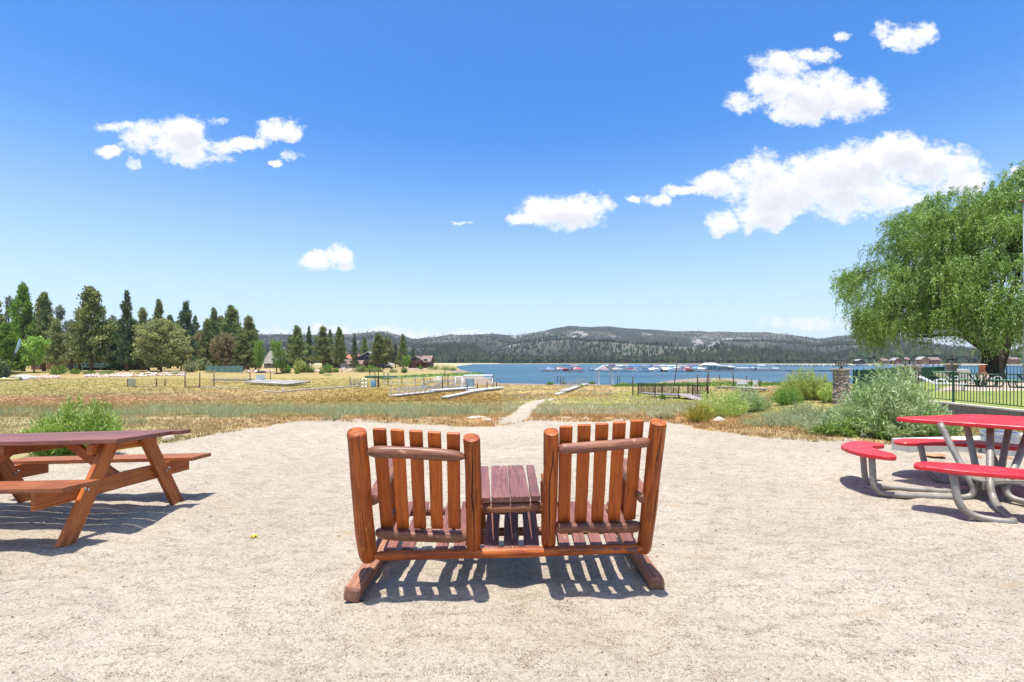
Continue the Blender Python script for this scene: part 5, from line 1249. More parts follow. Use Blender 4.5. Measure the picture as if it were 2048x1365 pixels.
# ================================================================== the big willow
def big_willow():
    r = np.random.RandomState(77); base = Vector((43.6, 43.6, LZ)); t = thing('willow_tree', 'huge spreading willow with drooping branches and forked dark trunk, right edge', 'tree', base)
    # limbs: local coordinates, x right, y away
    mb = MB(); ends = []
    def limb(pts, r0, r1):
        P = subdiv_path(pts, 5); n = len(P); mb.tube(P, [r0 + (r1 - r0) * (i / (n - 1)) ** .8 for i in range(n)], 10); return P
    limb([(0, 0, -.2), (.0, 0, .6), (-.05, 0, 1.6), (-.25, 0, 2.6)], 1.0, .58)
    limb([(.25, 0, .6), (.6, -.1, 1.8), (1.1, -.1, 3.2), (1.5, .0, 5.0)], .62, .36)
    top = Vector((-.25, 0, 2.4)); fork2 = Vector((1.2, .2, 4.6))
    mains = []
    for k, (az, el, L, src) in enumerate([(175, 32, 9.5, 0), (150, 50, 11, 0), (205, 45, 10, 0), (120, 68, 12, 0), (240, 60, 10, 0), (80, 78, 12, 0), (270, 72, 10.5, 1), (20, 50, 11, 1), (340, 35, 10, 1), (60, 60, 11, 1), (300, 55, 10, 1), (185, 15, 7.5, 0), (0, 20, 8.5, 1), (215, 22, 8, 0), (320, 18, 8, 1)]):
        s0 = top if src == 0 else fork2; a, e = R(az), R(el); d = Vector((math.cos(a) * math.cos(e), math.sin(a) * math.cos(e), math.sin(e)))
        mid = s0 + d * L * .45 + Vector((0, 0, .7)); end = s0 + d * L + Vector((0, 0, -.6))
        P = limb([s0, (s0 + mid) / 2 + Vector((r.normal() * .2, r.normal() * .2, .2)), mid, end], .34, .07); mains.append(P)
    # clumps on and inside an uneven dome
    Cx, Cy, Cz = 1.0, -.4, 5.6
    cl = []
    for k in range(640):
        a = r.uniform(0, 2 * math.pi); e = math.asin(r.uniform(-.22, 1)); rad = (1 - .42 * r.uniform() ** 2.2)
        wob = 1 + .10 * math.sin(a * 3 + 1) + .08 * math.sin(a * 5 + e * 4) + .06 * math.sin(e * 9 + a * 2)
        ce = math.cos(e) ** .8; se = math.copysign(abs(math.sin(e)) ** .9, e)
        x = Cx + 10.2 * rad * wob * math.cos(a) * ce; y = Cy + 10.2 * rad * wob * math.sin(a) * ce
        z = Cz + (12.1 * rad * (.94 + .06 * wob)) * (se if e > 0 else se * .5)
        # the crown rises steadily from its left skirt to its top
        tx = (x - y) * .7071                       # across the view: the crown rises steadily from its left skirt to its top
        if tx < 0: z = z * (1 + .03 * math.sin(min(1, -tx / 11) * math.pi)) + (.7 if z < 7 else 0)
        cl.append((x, y, max(z, 4.4)))
    cl = np.array(cl)
    Cs, Ds, Ls, Ws = [], [], [], []
    allm = np.array([list(p_) for P in mains for p_ in P])
    for c in cl:
        rel = math.hypot((c[0] - Cx) / 11.5, (c[1] - Cy) / 11.5); low = c[2] < 8.5
        ns = r.randint(17, 27)
        j = np.argmin(((allm - c) ** 2).sum(1) * (1 + (allm[:, 2] > c[2]) * .5)); s0 = allm[j]
        if r.uniform() < .55:
            mm = (s0 + c) / 2 + np.array([0, 0, .5]); mb.tube([Vector(s0), Vector(mm), Vector(c)], [.06, .035, .012], 5)
        for k in range(ns):
            off = r.normal(size=3) * np.array([.56, .56, .30]); st = c + off
            out = np.array([c[0] - Cx, c[1] - Cy, 0]); out = out / (np.linalg.norm(out) + .01)
            L = r.uniform(.7, 1.8) + (max(0, rel - .45) * 2.6 * r.uniform(.3, 1.3) if low else 0)
            L = min(L, st[2] - 1.0 - r.uniform(0, 1.2)); 
            if L < .4: continue
            n = int(17 + L * 11); s_ = r.uniform(0, 1, n)
            h0 = r.uniform(.25, .9); dirh = out * r.uniform(.2, .9) + r.normal(size=3) * .45; dirh[2] = abs(dirh[2]) * .5
            P = st + dirh * (h0 * np.sqrt(s_))[:, None] + np.array([0, 0, -1.0]) * (L * s_ ** 1.6)[:, None] + np.array([0, 0, .35]) * (np.sin(s_ * 2.2) * h0)[:, None]
            P = P + r.normal(size=(n, 3)) * .075
            D = np.stack([dirh[0] * (1 - s_) + r.normal(size=n) * .55, dirh[1] * (1 - s_) + r.normal(size=n) * .55, -.35 - s_ * .9 + r.normal(size=n) * .4], -1)
            Cs.append(P); Ds.append(D); Ls.append(r.uniform(.14, .30, n)); Ws.append(r.uniform(.045, .085, n))
    Cs, Ds, Ls, Ws = map(np.concatenate, (Cs, Ds, Ls, Ws))
    V, Fc = leaf_quads(Cs, Ds, Ls, Ws, r)
    link('crown', npmesh('crown', V, Fc), M_WILLOW, t)
    mb.obj('trunk', M_WBARK, t, smooth=True); return t
big_willow()

# ================================================================== houses
M_GLASS = simple('dark_window_glass', (.03, .04, .05), .12, var=.05)
def house(name, label, px0, px1, ybase, yeave, yridge, wallm, roofm, ridge='x', depth=9, Y=None, zb=None, windows=(), door=None, chimney=None, deck=None, trim=None, garage=None, group='lakeside houses', over=.6, roll=0.0):
    pc_ = (px0 + px1) / 2
    if Y is None: p = GB(pc_, ybase)
    else: p = Vector(((pc_ - CX) * Y / F, Y, 0))
    Y_ = p.y; gz = GZ(p.x, p.y); zb_ = H - (ybase - HZ) * Y_ / F if zb is None else zb; zb_ = min(zb_, gz + 1.5)
    wd = (px1 - px0) * Y_ / F; ze = H - (yeave - HZ) * Y_ / F - gz; zr = H - (yridge - HZ) * Y_ / F - gz
    t = thing(name, label, 'house' if name != 'cabin' else 'cabin', (p.x, p.y, gz), -math.atan2(p.x, p.y) * 0, group)
    w2 = wd / 2
    b = MB(); b.box(-w2, w2, 0, depth, -1.2, ze)
    if ridge == 'y': b.add([(-w2, 0, ze), (w2, 0, ze), (roll * w2, 0, zr - .15), (-w2, depth, ze), (w2, depth, ze), (roll * w2, depth, zr - .15)], [(0, 1, 2), (5, 4, 3)])
    else:
        b.add([(-w2, 0, ze), (-w2, depth, ze), (-w2, depth / 2, zr - .15), (w2, 0, ze), (w2, depth, ze), (w2, depth / 2, zr - .15)], [(2, 1, 0), (3, 4, 5)])
    b.obj('wall', wallm, t)
    rf = MB(); th = .22
    def slabq(a, b_, c, d):
        a, b_, c, d = map(Vector, (a, b_, c, d)); up_ = Vector((0, 0, th)); rf.add([a, b_, c, d, a + up_, b_ + up_, c + up_, d + up_], [(3, 2, 1, 0), (4, 5, 6, 7), (0, 1, 5, 4), (1, 2, 6, 5), (2, 3, 7, 6), (3, 0, 4, 7)])
    if ridge == 'y':
        k = (zr - ze) / max(w2, .1); xr = roll * w2
        slabq((-w2 - over, -over, ze - k * over * .7), (xr, -over, zr), (xr, depth + over, zr), (-w2 - over, depth + over, ze - k * over * .7))
        slabq((xr, -over, zr), (w2 + over, -over, ze - k * over * .7), (w2 + over, depth + over, ze - k * over * .7), (xr, depth + over, zr))
    else:
        k = (zr - ze) / (depth / 2)
        slabq((-w2 - over, -over, ze - k * over), (w2 + over, -over, ze - k * over), (w2 + over, depth / 2, zr), (-w2 - over, depth / 2, zr))
        slabq((-w2 - over, depth / 2, zr), (w2 + over, depth / 2, zr), (w2 + over, depth + over, ze - k * over), (-w2 - over, depth + over, ze - k * over))
    ro = rf.obj('roof', roofm, t)
    if chimney is not None:
        x = chimney * w2; MB().box(x - .45, x + .45, depth * .4, depth * .4 + .9, ze, zr + 1.1).obj('chimney', M_STONE, ro)
    if trim is not None and ridge == 'y':
        tb_ = MB(); k = (zr - ze) / max(w2, .1)
        for s_ in (-1, 1): tb_.bar((s_ * (w2 + over), -over - .06, ze - k * over * .7 + th / 2), (roll * w2, -over - .06, zr + th / 2), .06, .34)
        tb_.obj('roof_trim', trim, ro)
    for (u, z0, ww, hh) in windows:
        x = u * w2; fm = MB(); fm.box(x - ww / 2 - .1, x + ww / 2 + .1, -.06, -.003, z0 - .1, z0 + hh + .1); f_ = fm.obj('window', M_WHITEMET, t)
        gp = MB(); nn = max(1, round(ww / 1.0))
        for i in range(nn): gp.box(x - ww / 2 + i * ww / nn + .03, x - ww / 2 + (i + 1) * ww / nn - .03, -.09, -.062, z0, z0 + hh)
        gp.obj('pane', M_GLASS, f_)
    if door is not None:
        x = door * w2; MB().box(x - .5, x + .5, -.07, -.003, .05, 2.1).obj('door', simple('brown_door', (.12, .07, .04), .6), t)
    if garage is not None:
        x = garage * w2; MB().box(x - 1.5, x + 1.5, -.08, -.003, .0, 2.3).obj('garage_door', simple('pale_blue_door', (.42, .50, .55), .6), t)
    if deck:
        z0, dd, m_ = deck; dk = MB(); dk.box(-w2, w2, -dd, -.01, z0 - .2, z0)
        dk.obj('deck', m_, t); rl = MB(); rl.box(-w2, w2, -dd, -dd + .06, z0 + .95, z0 + 1.05)
        n_ = int(wd / .35)
        for i in range(n_ + 1): x = -w2 + wd * i / n_; rl.box(x - .03, x + .03, -dd, -dd + .05, z0, z0 + .95)
        rl.obj('deck_railing', m_, t)
        for u in (-.95, -.3, .3, .95): MB().box(u * w2 - .12, u * w2 + .12, -dd + .1, -dd + .34, -1.2, z0 - .2).obj('deck_post', m_, t)
    return t
M_DKWALL = simple('dark_stained_siding', (.040, .038, .040), .8, scale=2); M_GREYROOF = simple('grey_shingles', (.36, .34, .31), .9, scale=1.2, var=.12, bump=.02)
M_TAUPEROOF = simple('taupe_shingles', (.25, .235, .20), .9, scale=1.2, var=.08); M_ORROOF = simple('orange_clay_roof', (.52, .17, .09), .85, scale=1.5)
M_BLUEWALL = simple('slate_blue_siding', (.045, .085, .13), .75, scale=1); M_BRWALL = simple('brown_log_siding', (.25, .12, .055), .75, scale=1.5); M_BRROOF = simple('brown_shingles', (.26, .17, .14), .9, scale=1)
M_GREENPANEL = simple('faded_green_boards', (.14, .27, .22), .8, scale=.8); M_TRIM = simple('pale_trim', (.62, .60, .56), .7)
house('cabin', 'dark lakeside cabin with pale grey roof behind the left pines', 135, 252, 746, 704, 682, M_DKWALL, M_GREYROOF, 'x', 10, Y=158, windows=((-.75,1.2,1.6,1.4),(-.45,1.2,1.2,1.4),(.1,1.8,2.2,1.6),(.45,1.8,2.2,1.6),(.8,1.6,1.4,1.4)), door=-.2, chimney=-.55, deck=(1.2, 2.2, M_GREENPANEL), group='houses on the left shore')
house('cabin', 'small orange-brown cabin behind the light green young tree at far left', 62, 104, 745, 722, 704, simple('orange_siding', (.42, .19, .08), .8), M_GREYROOF, 'x', 7, Y=170, windows=((.3,1,1.2,1.1),(-.4,1,1.2,1.1)), door=0, group='houses on the left shore')
house('house', 'house with tall grey roof behind the pair of poplars', 528, 568, 741, 726, 703, simple('grey_blue_siding', (.22, .24, .26), .8), M_TAUPEROOF, 'x', 12, Y=214, windows=((-.5,1,2.0,1.3),(.4,1,2.0,1.3)), door=0, trim=M_TRIM, group='houses on the left shore')
house('house', 'low grey-roofed wing right of the tall grey roof', 569, 597, 741, 726, 714, simple('grey_siding', (.26, .24, .22), .8), M_TAUPEROOF, 'x', 10, Y=217, windows=((-.3,1,1.6,1.2),(.5,1,1.4,1.2)), group='houses on the left shore')
house('house', 'black gabled house left of the orange roof', 646, 673, 741, 726, 714, M_DKWALL, M_GREYROOF, 'y', 10, Y=212, windows=((-.4,1,1.5,1.3),(.4,1,1.5,1.3)), trim=M_BRWALL, group='houses on the left shore')
house('house', 'small white-trimmed gabled garage with light blue door', 680, 697, 742, 727, 720, simple('blue_grey_siding', (.33, .38, .42), .8), M_BRROOF, 'y', 8, Y=207, garage=0, trim=M_TRIM, group='houses on the left shore')
house('house', 'house with bright orange clay roof between slim fir and garage', 680, 709, 741, 721, 710, simple('tan_siding', (.36, .30, .24), .8), M_ORROOF, 'x', 11, Y=222, windows=((-.5,3,1.5,1.2),(.3,3,1.5,1.2)), chimney=-.4, group='houses on the left shore')
house('house', 'slate blue house with wide white-edged gable and long deck', 710, 757, 741, 719, 704.5, M_BLUEWALL, M_GREYROOF, 'y', 13, Y=214, windows=((.0,4.0,1.8,1.4),(.55,2.9,1.2,1.8),(.12,.6,2.4,1.4),(-.5,.6,2.2,1.4)), door=.45, trim=M_TRIM, deck=(2.6, 2.4, M_BRWALL), group='houses on the left shore', roll=.12)
house('house', 'orange-roofed porch wing in front of the blue house', 695, 722, 742, 728, 722, M_TRIM, M_BRROOF, 'x', 5, Y=206, windows=((-.5,.8,1.6,1.3),(.2,.8,1.6,1.3),(.75,.8,1.2,1.3)), group='houses on the left shore')
house('house', 'brown two-storey lodge with gable and balcony near the water', 818, 842, 742, 721, 713, M_BRWALL, M_BRROOF, 'y', 10, Y=208, windows=((-.4,3.1,1.2,1.5),(.1,3.1,1.4,1.5),(.6,3.1,.9,1.5),(-.5,.5,1.2,1.3)), door=.4, trim=M_BRROOF, deck=(2.4, 1.8, M_BRWALL), group='houses on the left shore')
house('house', 'brown rear wing of the lodge with long sloping roof', 842, 859, 742, 724, 712.5, simple('dark_brown_siding', (.12, .07, .05), .8), M_BRROOF, 'x', 11, Y=210, windows=((.1,3.0,1.4,1.0),), group='houses on the left shore')
house('shed', 'long brown shed with pale metal roof edge behind the green board fence', 438, 480, 746, 728, 725, simple('rust_brown_boards', (.25, .12, .07), .8), M_GREYROOF, 'x', 6, Y=178, windows=((-.5,1,1.0,.8),(.5,1,1.0,.8)), group='houses on the left shore')
# green board fence
gf = thing('board_fence', 'long faded green board fence under the browning pine', 'fence', GB(450, 745.5))
gx0 = (413 - CX) * gf.location.y / F - gf.location.x; gx1 = (486 - CX) * gf.location.y / F - gf.location.x
MB().box(gx0, gx1, -.04, .04, .05, 1.9).obj('board_panel', M_GREENPANEL, gf)
for k in range(7):
    x = gx0 + (gx1 - gx0) * k / 6; MB().box(x - .06, x + .06, -.14, -.041, -.1, 2.0).obj('post', M_GREENPANEL, gf)
# far right shore cabins
FC = [(1766,1778,718,724,'red-brown cabin leftmost on the far right shore'),(1790,1806,716,725,'brown cabin beside the red-brown one on the far right shore'),(1812,1830,715,724,'grey-brown cabin behind the twin stone pillars lanterns'),(1842,1858,714,724,'reddish cabin right of the twin pillars on the far shore'),(1862,1880,715,724,'dark red cabin nearest the lone pillar on the far shore'),(1716,1730,719,724,'small grey house between shore trees right of the near lantern'),(2022,2040,715,722,'bluish cabin on the far shore at the right edge behind the trunk')]
for i, (a, b, yr, yb, lab) in enumerate(FC):
    house('cabin', lab, a, b, yb, (yr + yb) / 2 + .5, yr, [M_BRWALL, simple('dark_red_siding', (.20, .06, .045), .8), M_DKWALL][i % 3], [M_BRROOF, M_GREYROOF][i % 2], 'xy'[i % 2], 10, Y=640 + 12 * (i % 3), windows=((-.4,1,1.8,1.4),(.4,1,1.8,1.4)), group='cabins on the far right shore')
# vehicles by the blue house
def car(name, label, px, py, L, m, rz, hh=1.5):
    p = GB(px, py); t = thing(name, label, 'car', p, rz, 'vehicles by the left shore houses')
    prof = [(-.5, .35), (-.5, .62), (-.36, .68), (-.24, 1.0), (.18, 1.0), (.32, .70), (.48, .62), (.5, .35)]
    b = MB(); P = [(x * L, z * hh) for x, z in prof]; n = len(P)
    b.add([(x, -.85, z) for x, z in P] + [(x, .85, z) for x, z in P], [tuple(range(n)), tuple(range(2 * n - 1, n - 1, -1))] + [(i, i + n, (i + 1) % n + n, (i + 1) % n) for i in range(n)])
    b.obj('body', m, t, bevel=.06)
    g2 = MB(); g2.add([(x * L, -.856, z * hh) for x, z in [(-.33, .70), (-.23, .94), (.16, .94), (.29, .70)]], [(0, 3, 2, 1)]); g2.obj('window', M_GLASS, t)
    for x in (-.32, .32):
        for s_ in (-1, 1): MB().tube([(x * L, s_ * .72, .33), (x * L, s_ * .9, .33)], .33, 14).obj('wheel', simple('tyre', (.02, .02, .02), .8) if 'M_TYRE' not in globals() else M_TYRE, t)
    return t
M_TYRE = simple('tyre_rubber', (.02, .02, .02), .8)
car('parked_car', 'dark car parked under the pines right of the blue house', 775, 739, 4.4, simple('dark_car_paint', (.03, .03, .035), .25), .2)
car('parked_van', 'long white van behind the dark car near the bushy pines', 772, 736, 7.0, simple('white_car_paint', (.75, .75, .75), .3), .05, 2.5)

# ================================================================== posts, docks and boat lifts left dry on the meadow
def post(px, yt, yb, label, r_=.045, m=None, lean=None, group='dark mooring posts in the meadow', name='mooring_post', cat='post'):
    p = GB(px, yb); hh = max(.5, H - (yt - HZ) * p.y / F - p.z); lx = 0 if lean is None else (lean - px) * p.y / F
    o = MB().tube([(0, 0, -.3), (lx * .5, 0, hh * .5), (lx, 0, hh)], r_ * (1 + p.y / 120), 7).obj(name, m or M_POST, None, smooth=True, loc=p)
    return tag(o, label, cat, group)
POSTS = [(370,745,775.5,'left post of the bare goalpost pair in the left meadow',None),(399.5,745,775,'right post of the bare goalpost pair in the left meadow',None),(313,757,773,'left stub of the low wire frame beside the metal bin',None),(330,758,773,'right stub of the low wire frame beside the metal bin',None),
 (428,747,773,'post at the left end of the long low boardwalk left of the dock sections',None),(500,744,766,'tall post left of the white board on the stacked dock sections',None),(541,745,764,'thin post right of the white board on the stacked dock sections',None),
 (700,753,771,'lone post at the left end of the driftwood row',None),(740,739,753,'post at the left end of the green dock',None),(750,738,765,'second post of the green dock from its left end',None),(757,741,768,'third post of the green dock from its left end',None),(768,745,768,'thick post between green dock and blue barrel',None),(776,745,770,'post by the pale railing right of the thick post',None),(804,755,771,'thin post inside the pale railing, left of its middle',None),(830,750,770,'thin post inside the pale railing near its right end',None),
 (848,756,773,'post between the pale railing and the small white frame',None),(861,757,765,'short post left of the small white frame',None),(885,752,781,'long post standing in front of the grey boat lift',None),(890,740,766,'tallest thin post behind the grey boat lift',None),(896,749,776,'second long post of the grey boat lift',None),
 (933,766,783,'leaning post by the white ramp end',936),(937,759,770,'post under the canopy frame, left one',None),(955,767,781,'short post on the right walkway',None),(974,764,783,'middle post on the right walkway',None),(986,750,778,'tall post holding the right end of the canopy frame',None),(993,765,778,'last short post of the right walkway',None),
 (1115,752,768,'left post of the trio beside the grey gangway',None),(1121.5,753,770,'middle post of the trio beside the grey gangway',None),(1126,754,766,'right leaning post of the trio beside the grey gangway',1127),
 (1235,752,768,'thick post right of the white shelter',None),(1239,752,767,'thin post right of the white shelter',None),(1265.5,754,792,'tall lone post between shelter and black-railed platform',None),
 (1395,750,795,'tall post at the right part of the black-railed platform',None),(1414.5,750,798,'tall post at the right corner of the black-railed platform',None),(1419,744,771,'post behind the right corner of the black-railed platform',1416.5),(1441,751,778,'leftmost leaning post of the white chair dock',1439),(1468,744,777,'tall leaning post in the middle of the white chair dock',1465.5),(1494,752,777,'post at the right part of the white chair dock',1493),(1503,758,776,'very thin post right of the white chair dock',None),(1520,758,778,'thin post nearest the silvery shrubs',None)]
for px, yt, yb, lab, ln in POSTS: post(px, yt, yb, lab, lean=ln, r_=.036 if 'thin' in lab else .046)
post(1345.6, 722, 788, 'long leaning pale-topped pole in front of the marina', .035, None, lean=1354.8, group=None, name='leaning_pole', cat='pole')

def deckpath(name, label, pts, wd, m, z_up=.18, th=.14, group=None, cat='dock'):
    """a plank walk laid along ground points"""
    P = [GB(a, b) for a, b in pts]; t = thing(name, label, cat, P[0], 0, group)
    for a, b in zip(P[:-1], P[1:]):
        L = (b - a).length; n = max(1, int(L / 2.4)); pl = MB()
        for k in range(n):
            q0 = a.lerp(b, k / n + .02 / max(L, 1)) - P[0]; q1 = a.lerp(b, (k + 1) / n - .02 / max(L, 1)) - P[0]
            q0.z += z_up; q1.z += z_up; pl.bar(q0, q1, wd, th)
        pl.obj('deck_section', m, t)
        fl = MB(); d = (b - a).normalized(); s_ = Vector((-d.y, d.x, 0)) * wd * .42
        for k in (-1, 1): fl.bar(a - P[0] + s_ * k + Vector((0, 0, z_up - th)), b - P[0] + s_ * k + Vector((0, 0, z_up - th)), .1, .1)
        fl.obj('bearer', M_GREYWOOD, t)
    return t, P
deckpath('boardwalk', 'long low plank walk left of the stacked dock sections', [(426,764.5),(500,765)], .9, M_GREYWOOD, .5)
for i, (a, b, c, d, lab) in enumerate([(497,769,582,773.5,'nearest of the three stacked white dock sections'),(504,767,598,772,'middle of the three stacked white dock sections'),(512,765.5,614,770,'rear of the three stacked white dock sections')]):
    deckpath('dock_section', lab, [(a, b), (c, d)], 1.5, M_PALEWOOD, .42 + .05 * i, .16, 'stacked white dock sections')
p = GB(521, 767); wb = thing('white_board', 'white board standing on the stacked dock sections', 'board', p)
MB().box(-.75, .75, -.03, .03, .5, 1.55).obj('panel', simple('translucent_white_panel', (.60, .64, .60), .6), wb)
for s_ in (-1, 1): MB().box(s_ * .78 - .03, s_ * .78 + .03, -.05, .05, .3, 1.6).obj('support', M_WHITEMET, wb)
deckpath('plank', 'weathered plank beam with upright stub lying in the brown grass', [(528,784.5),(560,786),(592,783)], .35, M_PALEWOOD, .12, .12)
post(566, 776, 785, 'short pale upright stub on the weathered plank beam', .07, M_PALEWOOD, group=None, name='wooden_stub')
deckpath('boardwalk', 'narrow pale boardwalk running right toward the driftwood row', [(598,782),(650,778.5),(700,774.5),(733,773.5)], .5, M_PALEWOOD, .12, .1)
deckpath('beam', 'thin dark beam on the ground left of the metal bin posts', [(262,773.5),(340,774.5)], .2, M_GREYWOOD, .06, .08)
deckpath('beam', 'dark sill beam joining the bare goalpost pair', [(367,775.5),(400,775.5)], .2, M_POST, .08, .1)
deckpath('beam', 'thin pale beam in the grass right of the bare goalpost pair', [(396,774),(480,777.5)], .2, M_PALEWOOD, .06, .08)
# metal bin
p = GB(263, 774); bn = thing('metal_bin', 'tapered galvanised metal bin tilted in the left meadow', 'bin', p)
o = MB().lathe([(.001, .02), (.42, .0), (.48, .5), (.52, 1.15), (.55, 1.18), (.50, 1.18), (.44, .5), (.001, .2)], n=18).obj('body', M_GALV, bn, smooth=True, angle=40); o.rotation_euler = (0, .12, 0)
MB().bar((-.62, 0, 0), (-.60, 0, 1.2), .08, .08, (1, 0, 0)).obj('stake', M_POST, bn)
# left gangway with zigzag trusses
def gangway(name, label, A_, B_, wd, hh, m, zu=.35, zig=True, posts_only=False, cat='gangway'):
    t = thing(name, label, cat, A_); d = B_ - A_; L = d.length; u = d.normalized(); s_ = Vector((-u.y, u.x, 0)).normalized() * wd / 2
    MB().bar(Vector((0, 0, zu)), d + Vector((0, 0, zu)), wd, .12).obj('deck', M_PALEWOOD, t)
    for k in (-1, 1):
        b = MB(); n = max(3, int(L / 1.15)); b.bar(s_ * k + Vector((0, 0, zu + hh)), d + s_ * k + Vector((0, 0, zu + hh)), .05, .05)
        for i in range(n):
            a0 = d * (i / n) + s_ * k; a1 = d * ((i + .5) / n) + s_ * k; a2 = d * ((i + 1) / n) + s_ * k
            if zig:
                b.bar(a0 + Vector((0, 0, zu)), a1 + Vector((0, 0, zu + hh)), .05, .05); b.bar(a1 + Vector((0, 0, zu + hh)), a2 + Vector((0, 0, zu)), .05, .05)
            else: b.bar(a0 + Vector((0, 0, zu)), a0 + Vector((0, 0, zu + hh)), .045, .045, (1, 0, 0))
        b.obj('truss_railing' if zig else 'railing', m, t)
    return t
gangway('gangway', 'white zigzag-railed gangway lying tilted in the brown grass', GB(786, 794.5), GB(862, 786.5), 1.1, .72, M_WHITEMET, zu=.15)
deckpath('boardwalk', 'white walkway continuing right from the zigzag-railed gangway', [(862,786),(905,783),(948,779.5)], 1.1, M_WHITE, .3)
deckpath('boardwalk', 'pale crooked plank walk rising from lower left to the right walkway', [(889,799),(925,791),(942,787),(965,784)], .8, M_PALEWOOD, .2)
deckpath('boardwalk', 'right white walkway with short posts ending in the meadow', [(940,786),(1002,779.5)], 1.2, M_WHITE, .3)
gangway('gangway', 'grey railed gangway running away toward the trio of posts', GB(1128, 786), GB(1172, 770.5), 1.1, .9, M_ALU, .25, zig=False)
deckpath('plank', 'bright plank ramp at the near end of the grey railed gangway', [(1112,791),(1129,785)], .7, M_PALEWOOD, .1, .08)
# white portal frame and canopy frames
def portal(name, label, px0, px1, yt, yb, m, r_=.06, depth=0.0, roof=False, cat='frame'):
    a = GB(px0, yb); Xb = (px1 - CX) * a.y / F; w_ = Xb - a.x; hh = H - (yt - HZ) * a.y / F - a.z; t = thing(name, label, cat, a)
    for dy in ([0, depth] if depth else [0]):
        for x in (0, w_): MB().tube([(x, dy, 0), (x, dy, hh)], r_, 8).obj('upright', m, t, smooth=True)
        MB().tube([(-r_, dy, hh), (w_ + r_, dy, hh)], r_, 8).obj('crossbar', m, t, smooth=True)
    return t, w_, hh
portal('pipe_portal', 'tall white rectangular pipe frame behind the zigzag-railed gangway', 911, 924, 754.5, 781, M_WHITEMET, .075)
portal('pipe_portal', 'small white pipe frame on the grey boat lift', 870, 878, 755, 773, M_WHITEMET, .07, 2.5)
t, w_, hh = portal('canopy_frame', 'long flat canopy frame of a boat lift beside the tall white frame', 926, 985, 757, 779, M_WHITEMET, .05, 3.2, cat='boat lift')
ro = MB()
for k in range(8): ro.bar((w_ * k / 7, 0, hh), (w_ * k / 7, 3.2, hh + .0), .07, .07)
for k in range(3): ro.bar((0, .1 + k * 1.5, hh + .36), (w_, .1 + k * 1.5, hh + .36), .05, .04)
ro.box(0, w_, .2, 3.0, hh + .40, hh + .43); ro.obj('roof_panel', M_WHITE, t)
# grey boat lift
p = GB(880, 779); t = thing('boat_lift', 'low grey metal boat lift tangle behind the zigzag-railed gangway', 'boat lift', p)
for i, (a, b) in enumerate([((-3, 0, .3), (3.5, 0, .3)), ((-3, 2.4, .3), (3.5, 2.4, .3)), ((-3, 0, .3), (-1.5, 2.4, 1.1)), ((-1, 0, .3), (.5, 2.4, 1.1)), ((1.2, 0, .3), (2.5, 2.4, 1.1)), ((-2.6, 1.2, 1.1), (3.2, 1.2, 1.15))]): MB().bar(a, b, .12, .12).obj('beam', M_ALU, t)
MB().box(3.6, 4.8, .5, 1.7, .3, 1.6).obj('motor_cover', simple('faded_blue_cover', (.35, .50, .56), .7), t, bevel=.1)
# pale horizontal railing
def rail(name, label, a, b, hh, m, n=6, bars=(1.0,), r_=.03, cat='railing'):
    t = thing(name, label, cat, a); d = b - a
    for f_ in bars: MB().bar(Vector((0, 0, hh * f_)), d + Vector((0, 0, hh * f_)), r_ * 2, r_ * 2).obj('rail', m, t)
    for k in range(n + 1): q = d * k / n; MB().bar(q, q + Vector((0, 0, hh)), r_ * 2, r_ * 2, (1, 0, 0)).obj('upright', m, t)
    return t
rail('dock_railing', 'pale pipe railing left of the small white frame', GB(768, 771), GB(845, 771.5), 1.35, M_WHITEMET, 5, (1.0, .25))
rail('dock_railing', 'thin white handrail above the long low boardwalk', GB(430, 766.5), GB(512, 767), 1.05, M_WHITEMET, 4, (1.0,), .022)
deckpath('green_dock', 'dark green floating dock far behind the pale railing', [(737,756),(786,757)], 2.6, simple('green_dock_paint', (.06, .17, .08), .7), .25, .5)
# blue barrel stand and driftwood posts
p = GB(747, 775); t = thing('barrel', 'faded blue barrel beside a dark post left of the pale railing', 'barrel', p)
MB().lathe([(.001, .05), (.38, .0), (.42, .3), (.42, .8), (.38, 1.1), (.001, 1.1)], n=16).obj('body', simple('faded_blue_plastic', (.24, .42, .56), .6), t, smooth=True, angle=40)
MB().tube([(.75, 0, -.2), (.75, 0, 1.7)], .14, 8).obj('stand_post', M_POST, t)
rr_ = random.Random(5)
for k, lab in enumerate(['leftmost crooked driftwood stump of the row','second crooked driftwood stump of the row','third crooked driftwood stump of the row','fourth crooked driftwood stump of the row','rightmost crooked driftwood stump, next to the wire cages']):
    p = GB(702 + k * 4.6, 773.5); hh = rr_.uniform(.7, 1.3)
    tag(MB().tube([(0, 0, -.1), (rr_.uniform(-.2, .2), 0, hh * .5), (rr_.uniform(-.3, .3), 0, hh)], [.14, .10, .04], 6).obj('driftwood_stump', M_GREYWOOD, None, loc=p), lab, 'stump', 'driftwood stumps in a row')
for k, lab in enumerate(['left wire cage on the meadow by the driftwood stumps', 'right wire cage on the meadow by the driftwood stumps']):
    p = GB(725 + k * 6.5, 774.5); t = thing('wire_cage', lab, 'cage', p, 0, 'wire cages'); b = MB()
    for i in range(10):
        a = i * .628; b.tube([(.32 * math.cos(a), .32 * math.sin(a), 0), (.30 * math.cos(a), .30 * math.sin(a), 1.35)], .014, 4)
    b.obj('bars', simple('greenish_wire', (.16, .24, .18), .6), t)
    for z in (.1, .7, 1.3): MB().tube([(.32 * math.cos(a * .5236), .32 * math.sin(a * .5236), z) for a in range(13)], .015, 4).obj('hoop', M_GALV, t)
